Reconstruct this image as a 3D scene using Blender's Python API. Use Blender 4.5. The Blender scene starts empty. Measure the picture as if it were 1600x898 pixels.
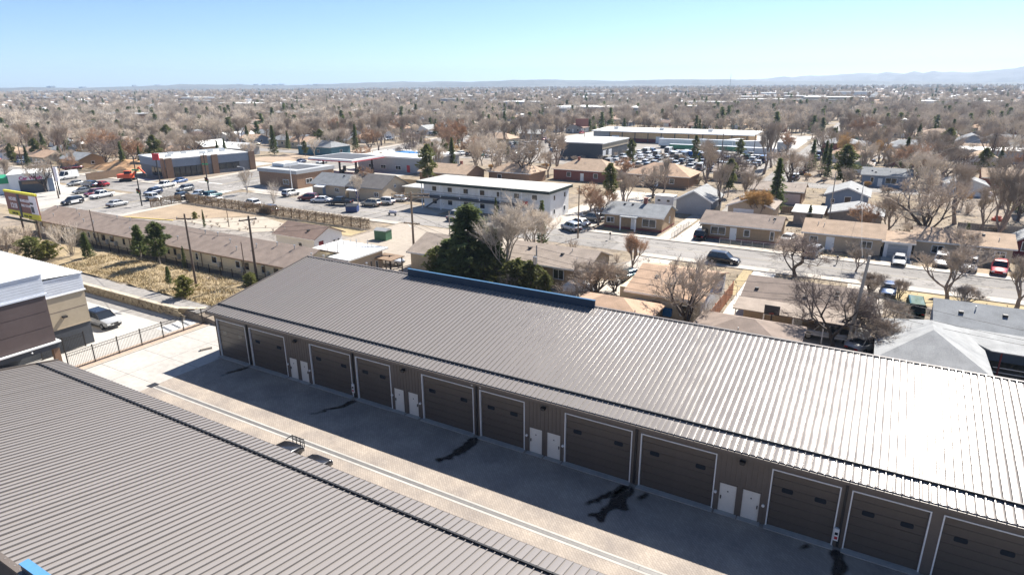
import bpy, math, random
from mathutils import Vector, Matrix

random.seed(11)
SC = bpy.context.scene
COL = SC.collection

# ------------------------------------------------------------------ camera
CH = 25.6                                   # drone height above the lane
FPX, YAW, PITCH, ROLL = 979.95, 0.525417, 0.313086, -0.006761
_f = Vector((-math.sin(YAW) * math.cos(PITCH), math.cos(YAW) * math.cos(PITCH), -math.sin(PITCH)))
_r0 = Vector((math.cos(YAW), math.sin(YAW), 0.0))
_u0 = _r0.cross(_f)
_r = _r0 * math.cos(ROLL) + _u0 * math.sin(ROLL)
_u = -_r0 * math.sin(ROLL) + _u0 * math.cos(ROLL)
cam_d = bpy.data.cameras.new("camera")
cam = bpy.data.objects.new("camera", cam_d)
COL.objects.link(cam)
cam_d.sensor_fit = 'HORIZONTAL'
cam_d.sensor_width = 36.0
cam_d.lens = FPX / 1600.0 * 36.0
cam_d.clip_start = 0.1
cam_d.clip_end = 80000.0
cam.matrix_world = Matrix(((_r.x, _u.x, -_f.x, 0), (_r.y, _u.y, -_f.y, 0), (_r.z, _u.z, -_f.z, CH), (0, 0, 0, 1)))
SC.camera = cam

# ------------------------------------------------------------------ sky, sun, exposure
SUN_EL, SUN_AZ = math.radians(45.5), math.radians(10.5)   # azimuth clockwise from +Y
world = bpy.data.worlds.new("World")
SC.world = world
world.use_nodes = True
wn = world.node_tree.nodes
wn.clear()
sky = wn.new("ShaderNodeTexSky")
sky.sky_type = 'NISHITA'
sky.sun_disc = False
sky.sun_elevation = SUN_EL
sky.sun_rotation = SUN_AZ
sky.altitude = 1600.0
sky.air_density = 0.85
sky.dust_density = 1.1
sky.ozone_density = 5.5
bg = wn.new("ShaderNodeBackground")
bg.inputs[1].default_value = 0.068
wo = wn.new("ShaderNodeOutputWorld")
world.node_tree.links.new(sky.outputs[0], bg.inputs[0])
world.node_tree.links.new(bg.outputs[0], wo.inputs[0])
sun_d = bpy.data.lights.new("sun", 'SUN')
sun_d.energy = 5.0
sun_d.angle = math.radians(0.55)
sun_d.color = (1.0, 0.945, 0.86)
sun = bpy.data.objects.new("sun", sun_d)
COL.objects.link(sun)
SUNV = Vector((math.sin(SUN_AZ) * math.cos(SUN_EL), math.cos(SUN_AZ) * math.cos(SUN_EL), math.sin(SUN_EL)))
sun.rotation_euler = SUNV.to_track_quat('Z', 'Y').to_euler()
SC.view_settings.view_transform = 'Standard'
SC.view_settings.look = 'None'
SC.view_settings.exposure = 1.25
SC.view_settings.gamma = 1.0
SC.view_settings.use_curve_mapping = False
SC.cycles.max_bounces = 5
SC.cycles.diffuse_bounces = 2
SC.cycles.glossy_bounces = 3
SC.cycles.transparent_max_bounces = 8
SC.cycles.volume_bounces = 0
SC.cycles.use_denoising = True
SC.cycles.sample_clamp_indirect = 8.0

# ------------------------------------------------------------------ helpers
def P(px, py, z=0.0):
    """ground point (height z) seen at photo pixel (1600 wide)"""
    d = _r * (px - 800) - _u * (py - 449) + _f * FPX
    t = (z - CH) / d.z
    return Vector((d.x * t, d.y * t, z))

def PJ(q):
    v = Vector(q) - Vector((0, 0, CH))
    z = v.dot(_f)
    if z < 1: return (-9999, -9999)
    return (800 + v.dot(_r) / z * FPX, 449 - v.dot(_u) / z * FPX)

def HT(b, ty):
    lo, hi = 0.0, 60.0
    for _ in range(40):
        m = (lo + hi) / 2
        if PJ((b[0], b[1], b[2] + m))[1] > ty: lo = m
        else: hi = m
    return lo

def sst(a, b, x):
    t = max(0.0, min(1.0, (x - a) / (b - a)))
    return t * t * (3 - 2 * t)

def gz(x, y):
    """height of the ground: the planted bank west of the storage units"""
    if y < 40.15 or y > 78: return 0.0
    k = 1 - sst(-66.5, -58.0, x)
    return k * (0.85 + 0.37 * sst(41.5, 48, y)) * (1 - sst(57.5, 64.5, y))

def nodes(m):
    m.use_nodes = True
    return m.node_tree.nodes, m.node_tree.links

MATS = {}
def mat(name, rgb, rough=0.8, var=0.12, scale=1.0, metal=0.0, spec=0.4, bump=0.0, world_co=False, fine=6.0, rnd=0.0, rgb2=None, detail=5.0, stretch=None):
    if name in MATS: return MATS[name]
    m = bpy.data.materials.new(name)
    n, l = nodes(m)
    b = n["Principled BSDF"]
    b.inputs["Roughness"].default_value = rough
    b.inputs["Metallic"].default_value = metal
    b.inputs["Specular IOR Level"].default_value = spec
    if world_co:
        tc = n.new("ShaderNodeNewGeometry"); co = tc.outputs["Position"]
    else:
        tc = n.new("ShaderNodeTexCoord"); co = tc.outputs["Object"]
    if stretch:
        mp = n.new("ShaderNodeMapping"); mp.inputs["Scale"].default_value = stretch
        l.new(co, mp.inputs[0]); co = mp.outputs[0]
    nt = n.new("ShaderNodeTexNoise"); nt.inputs["Scale"].default_value = scale; nt.inputs["Detail"].default_value = detail
    nf = n.new("ShaderNodeTexNoise"); nf.inputs["Scale"].default_value = scale * fine; nf.inputs["Detail"].default_value = 4
    l.new(co, nt.inputs["Vector"]); l.new(co, nf.inputs["Vector"])
    ad = n.new("ShaderNodeMath"); ad.operation = 'ADD'
    l.new(nt.outputs["Fac"], ad.inputs[0]); l.new(nf.outputs["Fac"], ad.inputs[1])
    cr = n.new("ShaderNodeMapRange")
    cr.inputs["From Min"].default_value = 0.72; cr.inputs["From Max"].default_value = 1.28
    l.new(ad.outputs[0], cr.inputs["Value"])
    mx = n.new("ShaderNodeMix"); mx.data_type = 'RGBA'
    c2 = rgb2 or tuple(min(1, c * (1 + var)) for c in rgb)
    mx.inputs[6].default_value = (*(tuple(c * (1 - var) for c in rgb) if not rgb2 else rgb), 1)
    mx.inputs[7].default_value = (*c2, 1)
    l.new(cr.outputs[0], mx.inputs[0])
    out = mx.outputs[2]
    if rnd > 0:
        oi = n.new("ShaderNodeObjectInfo")
        hs = n.new("ShaderNodeHueSaturation")
        mr = n.new("ShaderNodeMapRange"); mr.inputs["To Min"].default_value = 1 - rnd; mr.inputs["To Max"].default_value = 1 + rnd
        l.new(oi.outputs["Random"], mr.inputs["Value"]); l.new(mr.outputs[0], hs.inputs["Value"])
        l.new(out, hs.inputs["Color"]); out = hs.outputs[0]
    l.new(out, b.inputs["Base Color"])
    if bump > 0:
        bp = n.new("ShaderNodeBump"); bp.inputs["Strength"].default_value = bump; bp.inputs["Distance"].default_value = 0.05
        l.new(nf.outputs["Fac"], bp.inputs["Height"]); l.new(bp.outputs[0], b.inputs["Normal"])
    MATS[name] = m
    return m

class MB:
    """collects faces, builds ONE mesh object"""
    def __init__(s): s.v = []; s.f = []; s.mi = []; s.cur = 0
    def add(s, vs, fs):
        o = len(s.v); s.v.extend(tuple(v) for v in vs)
        for f in fs: s.f.append(tuple(i + o for i in f)); s.mi.append(s.cur)
        return s
    def box(s, x0, x1, y0, y1, z0, z1):
        return s.add([(x0, y0, z0), (x1, y0, z0), (x1, y1, z0), (x0, y1, z0), (x0, y0, z1), (x1, y0, z1), (x1, y1, z1), (x0, y1, z1)],
                     [(0, 3, 2, 1), (4, 5, 6, 7), (0, 1, 5, 4), (1, 2, 6, 5), (2, 3, 7, 6), (3, 0, 4, 7)])
    def cbox(s, c, sx, sy, sz): return s.box(c[0] - sx / 2, c[0] + sx / 2, c[1] - sy / 2, c[1] + sy / 2, c[2], c[2] + sz)
    def quad(s, *q): return s.add(q, [tuple(range(len(q)))])
    def prism(s, poly, z0, z1):
        n = len(poly)
        return s.add([(x, y, z0) for x, y in poly] + [(x, y, z1) for x, y in poly],
                     [tuple(reversed(range(n))), tuple(range(n, 2 * n))] + [(i, (i + 1) % n, n + (i + 1) % n, n + i) for i in range(n)])
    def prismx(s, poly, x0, x1):
        n = len(poly)       # poly of (y,z) extruded along x
        return s.add([(x0, y, z) for y, z in poly] + [(x1, y, z) for y, z in poly],
                     [tuple(range(n)), tuple(reversed(range(n, 2 * n)))] + [(i, n + i, n + (i + 1) % n, (i + 1) % n) for i in range(n)])
    def prismy(s, poly, y0, y1):
        n = len(poly)       # poly of (x,z) extruded along y
        return s.add([(x, y0, z) for x, z in poly] + [(x, y1, z) for x, z in poly],
                     [tuple(reversed(range(n))), tuple(range(n, 2 * n))] + [(i, (i + 1) % n, n + (i + 1) % n, n + i) for i in range(n)])
    def tube(s, a, b, r, r2=None, n=8, cap=True):
        a = Vector(a); b = Vector(b); r2 = r if r2 is None else r2
        d = (b - a)
        if d.length < 1e-6: return s
        d.normalize()
        x = d.orthogonal().normalized(); y = d.cross(x)
        vs = []
        for p, rr in ((a, r), (b, r2)):
            for i in range(n):
                t = 2 * math.pi * i / n
                vs.append(p + x * (rr * math.cos(t)) + y * (rr * math.sin(t)))
        fs = [(i, (i + 1) % n, n + (i + 1) % n, n + i) for i in range(n)]
        if cap: fs += [tuple(reversed(range(n))), tuple(range(n, 2 * n))]
        return s.add(vs, fs)
    def path(s, pts, r, n=6):
        for a, b in zip(pts, pts[1:]): s.tube(a, b, r, n=n)
        return s
    def mesh(s, name, mats, smooth=False):
        me = bpy.data.meshes.new(name)
        me.from_pydata(s.v, [], s.f)
        for m in (mats if isinstance(mats, (list, tuple)) else [mats]): me.materials.append(m)
        if any(s.mi): me.polygons.foreach_set("material_index", s.mi)
        if smooth: me.polygons.foreach_set("use_smooth", [True] * len(s.f))
        me.update()
        return me
    def build(s, name, mats, parent=None, smooth=False, loc=None):
        return ob(name, s.mesh(name, mats, smooth), parent, loc)

def ob(name, me, parent=None, loc=None, rot=None, scale=None):
    o = bpy.data.objects.new(name, me)
    COL.objects.link(o)
    if parent is not None: o.parent = parent
    if loc is not None: o.location = loc
    if rot is not None: o.rotation_euler = rot
    if scale is not None: o.scale = scale
    return o

def tag(o, label=None, cat=None, group=None, kind=None):
    if label: o["label"] = label
    if cat: o["category"] = cat
    if group: o["group"] = group
    if kind: o["kind"] = kind
    return o

def thing(name, label, cat, loc=(0, 0, 0), rz=0.0, group=None):
    o = ob(name, None, None, loc, (0, 0, rz))
    o.empty_display_size = 0.3
    return tag(o, label, cat, group)

def struct(name, mb, m, loc=None):
    return tag(mb.build(name, m, None, loc=loc), kind="structure")

def copy_tree(o, parent=None):
    c = o.copy(); COL.objects.link(c); c.parent = parent
    for ch in o.children: copy_tree(ch, c)
    return c

_cache = {}
def shared(key, fn):
    if key not in _cache: _cache[key] = fn()
    return _cache[key]

# ------------------------------------------------------------------ materials
M = {}
def paint(name, rgb, rough=0.55, var=0.06, **k): M[name] = mat(name, rgb, rough, var, **k); return M[name]
paint("white_wall", (0.74, 0.74, 0.73), 0.7, scale=0.7, rnd=0.05)
paint("white_trim", (0.80, 0.80, 0.79), 0.5)
paint("cream_wall", (0.56, 0.47, 0.33), 0.8, 0.1, scale=0.5)
paint("tan_brick", (0.37, 0.265, 0.165), 0.85, 0.16, scale=3.0)
paint("tan_wall", (0.52, 0.41, 0.29), 0.8, 0.1, scale=0.6)
paint("red_brick", (0.23, 0.09, 0.07), 0.85, 0.18, scale=3.0)
paint("brown_brick", (0.27, 0.17, 0.11), 0.85, 0.18, scale=3.0)
paint("grey_wall", (0.36, 0.37, 0.38), 0.75, 0.08, scale=0.7)
paint("blue_wall", (0.20, 0.25, 0.33), 0.75, 0.08, scale=0.7)
paint("green_wall", (0.26, 0.36, 0.29), 0.75, 0.08, scale=0.7)
paint("teal_wall", (0.08, 0.18, 0.22), 0.75, 0.08, scale=0.7)
paint("pinkish_wall", (0.48, 0.38, 0.36), 0.75, 0.08, scale=0.7)
paint("dark_wall", (0.07, 0.075, 0.085), 0.7, 0.1, scale=0.7)
paint("barn_red", (0.16, 0.025, 0.03), 0.7, 0.1)
paint("wood_red", (0.30, 0.12, 0.06), 0.8, 0.22, scale=2.0)
paint("wood_brown", (0.22, 0.15, 0.10), 0.85, 0.22, scale=2.0)
paint("wood_grey", (0.27, 0.24, 0.21), 0.85, 0.2, scale=2.0)
paint("wood_dark", (0.055, 0.045, 0.04), 0.8, 0.2, scale=2.0)
paint("wood_pale", (0.50, 0.38, 0.22), 0.85, 0.2, scale=2.0)
for nm, c in dict(sh_brown=(0.20, 0.145, 0.12), sh_tan=(0.37, 0.275, 0.20), sh_grey=(0.22, 0.23, 0.24), sh_dark=(0.15, 0.14, 0.135),
                  sh_red=(0.26, 0.185, 0.15), sh_lgrey=(0.31, 0.315, 0.315), sh_mauve=(0.225, 0.18, 0.152), sh_orange=(0.41, 0.285, 0.20), sh_taupe=(0.30, 0.25, 0.21)).items():
    M[nm] = mat(nm, c, 0.92, 0.2, scale=0.9, spec=0.2, bump=0.5, fine=14, rnd=0.08)
paint("flat_white", (0.74, 0.74, 0.71), 0.7, 0.12, scale=0.35)
paint("flat_dirty", (0.44, 0.43, 0.40), 0.8, 0.3, scale=0.25)
paint("fascia_white", (0.72, 0.70, 0.66), 0.6, rnd=0.1)
paint("dark_metal", (0.025, 0.025, 0.027), 0.5)
paint("grey_metal", (0.32, 0.33, 0.34), 0.45, metal=0.6)
paint("galv", (0.50, 0.51, 0.52), 0.4, metal=0.7)
paint("rubber", (0.02, 0.02, 0.02), 0.85)
paint("rim", (0.42, 0.43, 0.44), 0.35, metal=0.8)
paint("black_plastic", (0.03, 0.03, 0.032), 0.5)
paint("lamp_red", (0.35, 0.02, 0.02), 0.3)
paint("lamp_clear", (0.75, 0.75, 0.72), 0.2)
paint("pole_wood", (0.26, 0.19, 0.13), 0.9, 0.25, scale=1.5, stretch=(4, 4, 0.4))
paint("pole_grey", (0.34, 0.31, 0.27), 0.9, 0.2, scale=1.5, stretch=(4, 4, 0.4))
paint("pole_dark", (0.12, 0.09, 0.07), 0.9, 0.25, scale=1.5, stretch=(4, 4, 0.4))
paint("dumpster_green", (0.05, 0.13, 0.07), 0.6, 0.15)
paint("dumpster_blue", (0.025, 0.05, 0.16), 0.55, 0.2)
paint("sign_yellow", (0.70, 0.62, 0.06), 0.6)
paint("sign_brown", (0.23, 0.10, 0.08), 0.6)
paint("sign_white", (0.78, 0.74, 0.78), 0.6)
paint("sign_red", (0.45, 0.03, 0.04), 0.5)
paint("sign_green", (0.02, 0.26, 0.12), 0.5)
paint("sign_blue", (0.04, 0.05, 0.25), 0.5)
paint("sign_magenta", (0.40, 0.01, 0.16), 0.5)
paint("orange_paint", (0.62, 0.10, 0.04), 0.5)
paint("blue_tarp", (0.02, 0.16, 0.42), 0.6, 0.2)
paint("green_metal", (0.06, 0.24, 0.14), 0.55, 0.15)
paint("yellow_paint", (0.65, 0.45, 0.03), 0.6)
paint("road_yellow", (0.34, 0.29, 0.19), 0.85, 0.2)
paint("road_white", (0.68, 0.66, 0.62), 0.8, 0.2, world_co=True)
g = bpy.data.materials.new("glass_dark"); gn, gl = nodes(g)
gb = gn["Principled BSDF"]; gb.inputs["Base Color"].default_value = (0.018, 0.022, 0.028, 1); gb.inputs["Roughness"].default_value = 0.06; gb.inputs["Specular IOR Level"].default_value = 0.7
M["glass"] = g

# road surfaces
M["concrete"] = mat("concrete", (0.385, 0.365, 0.335), 0.85, 0.14, scale=0.22, world_co=True, fine=9, bump=0.15)
M["sidewalk"] = mat("sidewalk", (0.41, 0.37, 0.32), 0.85, 0.12, scale=0.3, world_co=True, fine=9)
def worn(name, rgb, st=(1, 1, 1)):
    """worn asphalt: patches, tyre-polished bands, sealed cracks"""
    m = bpy.data.materials.new(name); n, l = nodes(m); b = n["Principled BSDF"]; b.inputs["Roughness"].default_value = .9; b.inputs["Specular IOR Level"].default_value = .25
    geo = n.new("ShaderNodeNewGeometry"); mp = n.new("ShaderNodeMapping"); mp.inputs["Scale"].default_value = st; l.new(geo.outputs["Position"], mp.inputs[0])
    def rampn(sc, lo, hi, a, c, src=None, de=5):
        t = n.new("ShaderNodeTexNoise"); t.inputs["Scale"].default_value = sc; t.inputs["Detail"].default_value = de; l.new(src or geo.outputs["Position"], t.inputs["Vector"])
        r = n.new("ShaderNodeMapRange"); r.inputs["From Min"].default_value = lo; r.inputs["From Max"].default_value = hi; r.inputs["To Min"].default_value = a; r.inputs["To Max"].default_value = c; l.new(t.outputs["Fac"], r.inputs[0]); return r.outputs[0]
    v = n.new("ShaderNodeTexVoronoi"); v.feature = 'DISTANCE_TO_EDGE'; v.inputs["Scale"].default_value = .16
    nz = n.new("ShaderNodeTexNoise"); nz.inputs["Scale"].default_value = .6; l.new(geo.outputs["Position"], nz.inputs["Vector"])
    vm = n.new("ShaderNodeMix"); vm.data_type = 'VECTOR'; vm.inputs[0].default_value = .16; l.new(geo.outputs["Position"], vm.inputs[4]); 
    sc_ = n.new("ShaderNodeVectorMath"); sc_.operation = 'SCALE'; sc_.inputs["Scale"].default_value = 30; l.new(nz.outputs["Color"], sc_.inputs[0]); l.new(sc_.outputs[0], vm.inputs[5]); l.new(vm.outputs[1], v.inputs["Vector"])
    cr = n.new("ShaderNodeMapRange"); cr.inputs["From Min"].default_value = 0; cr.inputs["From Max"].default_value = .035; cr.inputs["To Min"].default_value = .55; cr.inputs["To Max"].default_value = 1; l.new(v.outputs["Distance"], cr.inputs[0])
    v2 = n.new("ShaderNodeTexVoronoi"); v2.inputs["Scale"].default_value = .07; v2.distance = 'CHEBYCHEV'; l.new(geo.outputs["Position"], v2.inputs["Vector"])
    sp = n.new("ShaderNodeSeparateColor"); l.new(v2.outputs["Color"], sp.inputs[0])
    pt = n.new("ShaderNodeMapRange"); pt.inputs["From Min"].default_value = .0; pt.inputs["From Max"].default_value = 1; pt.inputs["To Min"].default_value = .86; pt.inputs["To Max"].default_value = 1.08; l.new(sp.outputs[0], pt.inputs[0])
    acc = pt.outputs[0]
    for o_ in (cr.outputs[0], rampn(.5, .35, .7, .88, 1.12, mp.outputs[0]), rampn(6, .3, .7, .9, 1.1), rampn(.06, .3, .7, .88, 1.1)):
        k = n.new("ShaderNodeMath"); k.operation = 'MULTIPLY'; l.new(acc, k.inputs[0]); l.new(o_, k.inputs[1]); acc = k.outputs[0]
    hs = n.new("ShaderNodeHueSaturation"); hs.inputs["Color"].default_value = (*rgb, 1); l.new(acc, hs.inputs["Value"]); l.new(hs.outputs[0], b.inputs["Base Color"])
    MATS[name] = m; return m
M["asphalt"] = worn("asphalt", (0.25, 0.235, 0.22), (.08, 1, 1))
M["asphalt_lot"] = worn("asphalt_lot", (0.26, 0.235, 0.21))
M["asphalt_dark"] = mat("asphalt_dark", (0.15, 0.145, 0.14), 0.9, 0.15, scale=0.15, world_co=True, fine=12)
M["gravel"] = mat("gravel", (0.25, 0.235, 0.22), 0.95, 0.22, scale=1.2, world_co=True, fine=10, bump=0.6)
M["dirt"] = mat("dirt", (0.34, 0.26, 0.19), 0.95, 0.2, scale=0.2, world_co=True, fine=10)
M["dry_lawn"] = mat("dry_lawn", (0.33, 0.26, 0.145), 0.95, 0.25, scale=0.35, world_co=True, fine=12, bump=0.6)
M["brown_lawn"] = mat("brown_lawn", (0.30, 0.23, 0.16), 0.95, 0.2, scale=0.3, world_co=True, fine=12, bump=0.4)
# ------------------------------------------------------------------ ground
def ground_material():
    m = bpy.data.materials.new("ground_dry"); n, l = nodes(m)
    b = n["Principled BSDF"]; b.inputs["Roughness"].default_value = 0.95; b.inputs["Specular IOR Level"].default_value = 0.1
    geo = n.new("ShaderNodeNewGeometry")
    def noise(sc, de=5):
        t = n.new("ShaderNodeTexNoise"); t.inputs["Scale"].default_value = sc; t.inputs["Detail"].default_value = de
        l.new(geo.outputs["Position"], t.inputs["Vector"]); return t
    def ramp(src, stops):
        r = n.new("ShaderNodeValToRGB"); e = r.color_ramp.elements
        while len(e) < len(stops): e.new(0.5)
        for i, (p, c) in enumerate(stops): e[i].position = p; e[i].color = (*c, 1)
        l.new(src, r.inputs[0]); return r
    a = noise(0.035, 6); c = noise(0.5, 6); d = noise(3.0, 5)
    r1 = ramp(a.outputs["Fac"], [(0.30, (0.21, 0.175, 0.14)), (0.45, (0.28, 0.23, 0.165)), (0.56, (0.25, 0.21, 0.17)), (0.72, (0.31, 0.262, 0.215))])
    r2 = ramp(c.outputs["Fac"], [(0.3, (0.55, 0.55, 0.56)), (0.5, (1, 1, 1)), (0.75, (1.25, 1.2, 1.12))])
    r3 = ramp(d.outputs["Fac"], [(0.3, (0.7, 0.7, 0.7)), (0.7, (1.2, 1.2, 1.2))])
    mx = n.new("ShaderNodeMix"); mx.data_type = 'RGBA'; mx.blend_type = 'MULTIPLY'; mx.inputs[0].default_value = 1
    l.new(r1.outputs[0], mx.inputs[6]); l.new(r2.outputs[0], mx.inputs[7])
    m2 = n.new("ShaderNodeMix"); m2.data_type = 'RGBA'; m2.blend_type = 'MULTIPLY'; m2.inputs[0].default_value = 0.8
    l.new(mx.outputs[2], m2.inputs[6]); l.new(r3.outputs[0], m2.inputs[7])
    l.new(m2.outputs[2], b.inputs["Base Color"])
    bp = n.new("ShaderNodeBump"); bp.inputs["Strength"].default_value = 0.6; bp.inputs["Distance"].default_value = 0.15
    l.new(d.outputs["Fac"], bp.inputs["Height"]); l.new(bp.outputs[0], b.inputs["Normal"])
    return m
M["ground"] = ground_material()
xs = [-40000, -9000, -3000, -1200, -600, -350, -250, -200] + [-180 + 3 * i for i in range(46)] + [-42, -30, -10, 10, 40, 100, 300, 900, 3000, 9000, 40000]
ys = [-3000, -300, -60, 0, 20, 36, 39.8, 40.12, 40.4, 41.5, 43, 45, 47, 49, 51, 54, 57, 60, 63, 66, 69, 72, 75, 78, 82, 90, 110, 150, 220, 400, 800, 2000, 6000, 15000, 40000]
mb = MB()
rg = random.Random(3)
for y in ys:
    for x in xs:
        z = gz(x, y)
        if z > 0.3 and 42 < y < 52: z += rg.uniform(-0.14, 0.14)
        mb.v.append((x, y, z))
nx = len(xs)
for j in range(len(ys) - 1):
    for i in range(nx - 1):
        a = j * nx + i
        mb.f.append((a, a + 1, a + nx + 1, a + nx)); mb.mi.append(0)
struct("ground", mb, M["ground"])

def sheet(name, poly, z, m):
    return struct(name, MB().quad(*[(p[0], p[1], z) for p in poly]), m)
def rect(name, x0, x1, y0, y1, z, m): return sheet(name, [(x0, y0), (x1, y0), (x1, y1), (x0, y1)], z, m)

# lane of pavers between the two rows of storage units
def paver_material():
    m = bpy.data.materials.new("pavers"); n, l = nodes(m)
    b = n["Principled BSDF"]; b.inputs["Roughness"].default_value = 0.85; b.inputs["Specular IOR Level"].default_value = 0.25
    geo = n.new("ShaderNodeNewGeometry")
    mp = n.new("ShaderNodeMapping"); mp.inputs["Rotation"].default_value = (0, 0, math.radians(45)); l.new(geo.outputs["Position"], mp.inputs[0])
    br = n.new("ShaderNodeTexBrick"); br.inputs["Scale"].default_value = 1.0
    br.inputs["Brick Width"].default_value = 0.30; br.inputs["Row Height"].default_value = 0.15; br.inputs["Mortar Size"].default_value = 0.010
    br.inputs["Color1"].default_value = (0.365, 0.318, 0.272, 1); br.inputs["Color2"].default_value = (0.315, 0.272, 0.232, 1); br.inputs["Mortar"].default_value = (0.235, 0.205, 0.178, 1)
    l.new(mp.outputs[0], br.inputs["Vector"])
    nz = n.new("ShaderNodeTexNoise"); nz.inputs["Scale"].default_value = 0.45; nz.inputs["Detail"].default_value = 6; l.new(geo.outputs["Position"], nz.inputs["Vector"])
    rp = n.new("ShaderNodeValToRGB"); rp.color_ramp.elements[0].position = 0.32; rp.color_ramp.elements[0].color = (0.74, 0.74, 0.76, 1)
    rp.color_ramp.elements[1].position = 0.72; rp.color_ramp.elements[1].color = (1.12, 1.1, 1.06, 1); l.new(nz.outputs["Fac"], rp.inputs[0])
    mx = n.new("ShaderNodeMix"); mx.data_type = 'RGBA'; mx.blend_type = 'MULTIPLY'; mx.inputs[0].default_value = 1
    l.new(br.outputs["Color"], mx.inputs[6]); l.new(rp.outputs[0], mx.inputs[7]); l.new(mx.outputs[2], b.inputs["Base Color"])
    bp = n.new("ShaderNodeBump"); bp.inputs["Strength"].default_value = 0.4; bp.inputs["Distance"].default_value = 0.01; bp.invert = True
    l.new(br.outputs["Fac"], bp.inputs["Height"]); l.new(bp.outputs[0], b.inputs["Normal"])
    return m
M["pavers"] = paver_material()
lane = rect("paved_lane", -53.6, 40, 20.5, 35.2, 0.012, M["pavers"])
# drain channel: pale concrete collars with a grey grate between
dr = MB().box(-53.3, 40, 27.68, 27.86, -0.05, 0.022); dr.box(-53.3, 40, 28.16, 28.30, -0.05, 0.022)
dr.build("drain_collar", M["concrete"], lane)["kind"] = "stuff"
gr = MB().quad((-53.3, 27.86, 0.016), (40, 27.86, 0.016), (40, 28.16, 0.016), (-53.3, 28.16, 0.016)); gr.build("drain_grate", M["asphalt_dark"], lane)
for i in range(24):
    x0 = -53.2 + i * 3.0
    MB().box(x0, x0 + 2.96, 27.88, 28.14, 0.0165, 0.021).build("grate_section", shared("gratem", lambda: mat("grate_iron", (0.16, 0.155, 0.15), 0.6, 0.15, metal=0.3)), lane)
MB().box(-54.1, -53.35, 27.6, 28.4, -0.05, 0.024).build("drain_basin_lid", M["dark_metal"], lane)

# wet streaks running out from the downspouts
M["wet"] = mat("wet_pavers", (0.022, 0.02, 0.02), 0.22, 0.2, scale=2, spec=0.5)
_n, _l = M["wet"].node_tree.nodes, M["wet"].node_tree.links
_at = _n.new("ShaderNodeAttribute"); _at.attribute_name = "wet"; _tr = _n.new("ShaderNodeBsdfTransparent"); _mx = _n.new("ShaderNodeMixShader")
_nz = _n.new("ShaderNodeTexNoise"); _nz.inputs["Scale"].default_value = 9.0; _ge = _n.new("ShaderNodeNewGeometry"); _l.new(_ge.outputs["Position"], _nz.inputs["Vector"])
_ad = _n.new("ShaderNodeMath"); _ad.operation = 'MULTIPLY_ADD'; _ad.inputs[1].default_value = 0.9; _ad.inputs[2].default_value = -0.45; _l.new(_nz.outputs["Fac"], _ad.inputs[0])
_sm = _n.new("ShaderNodeMath"); _sm.operation = 'ADD'; _sm.use_clamp = True; _l.new(_at.outputs["Fac"], _sm.inputs[0]); _l.new(_ad.outputs[0], _sm.inputs[1])
_mm = _n.new("ShaderNodeMath"); _mm.operation = 'MULTIPLY'; _mm.use_clamp = True; _l.new(_sm.outputs[0], _mm.inputs[0]); _l.new(_at.outputs["Fac"], _mm.inputs[1])
_l.new(_mm.outputs[0], _mx.inputs[0]); _l.new(_tr.outputs[0], _mx.inputs[1]); _l.new(_n["Principled BSDF"].outputs[0], _mx.inputs[2]); _l.new(_mx.outputs[0], _n["Material Output"].inputs["Surface"])
def stain(x, y0, length, seed, wide=1.0, lean=-0.25):
    r = random.Random(seed)
    pts = []
    cx, cy, w = x, y0, 0.34 * wide
    for i in range(int(length / 0.12)):
        cx += lean * 0.12 + r.uniform(-0.10, 0.10); cy -= 0.12
        pts.append((cx, cy, max(0.05, w * r.uniform(0.35, 1.1) * (1.0 if i * 0.12 < length * 0.55 else 0.55))))
        if r.random() < 0.3:
            bx, by = cx, cy; dx = r.choice((-1, 1))
            for k in range(r.randint(3, 8)):
                bx += dx * r.uniform(0.03, 0.14); by -= r.uniform(-0.02, 0.11); pts.append((bx, by, 0.10 * wide * r.uniform(0.5, 1.2)))
    cell = 0.075; on = set()
    for (a, b, w_) in pts:
        k = int(w_ / cell) + 1
        for i in range(-k, k + 1):
            for j in range(-k, k + 1):
                if math.hypot(i, j) * cell < w_ * r.uniform(0.7, 1.05): on.add((int(round(a / cell)) + i, int(round(b / cell)) + j))
    q = MB(); idx = {}
    def vv(i, j):
        if (i, j) not in idx:
            idx[(i, j)] = len(q.v); q.v.append((i * cell + r.uniform(-.025, .025), j * cell + r.uniform(-.025, .025), 0.0165))
        return idx[(i, j)]
    for (i, j) in on: q.f.append((vv(i, j), vv(i + 1, j), vv(i + 1, j + 1), vv(i, j + 1))); q.mi.append(0)
    grow = set()
    for (i, j) in on:
        for di in range(-2, 3):
            for dj in range(-2, 3): grow.add((i + di, j + dj))
    for (i, j) in grow - on: q.f.append((vv(i, j), vv(i + 1, j), vv(i + 1, j + 1), vv(i, j + 1))); q.mi.append(0)
    o = q.build("water_stain", M["wet"], lane)
    w_ = [0.0] * len(q.v)
    for (i, j), k in idx.items():
        c_ = sum((i + a, j + b) in on for a in range(-3, 3) for b in range(-3, 3)); w_[k] = max(0.0, min(1.0, (c_ - 3) / 20.0))
    at = o.data.attributes.new("wet", 'FLOAT', 'POINT'); at.data.foreach_set("value", w_)
stain(-49.4, 34.7, 2.6, 1, 0.7, -0.3); stain(-35.8, 34.7, 3.4, 2, 0.75, -0.35); stain(-23.4, 34.8, 3.9, 3, 1.1, -0.25)
stain(-11.2, 34.8, 4.2, 4, 1.5, -0.1); stain(-11.5, 34.6, 3.0, 8, 0.9, -0.45); stain(-10.1, 34.8, 1.6, 5, 0.45, 0.0); stain(1.1, 34.8, 3.2, 6, 1.1, 0.12); stain(-0.2, 34.8, 0.9, 7, 0.5, 0.0)

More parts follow.
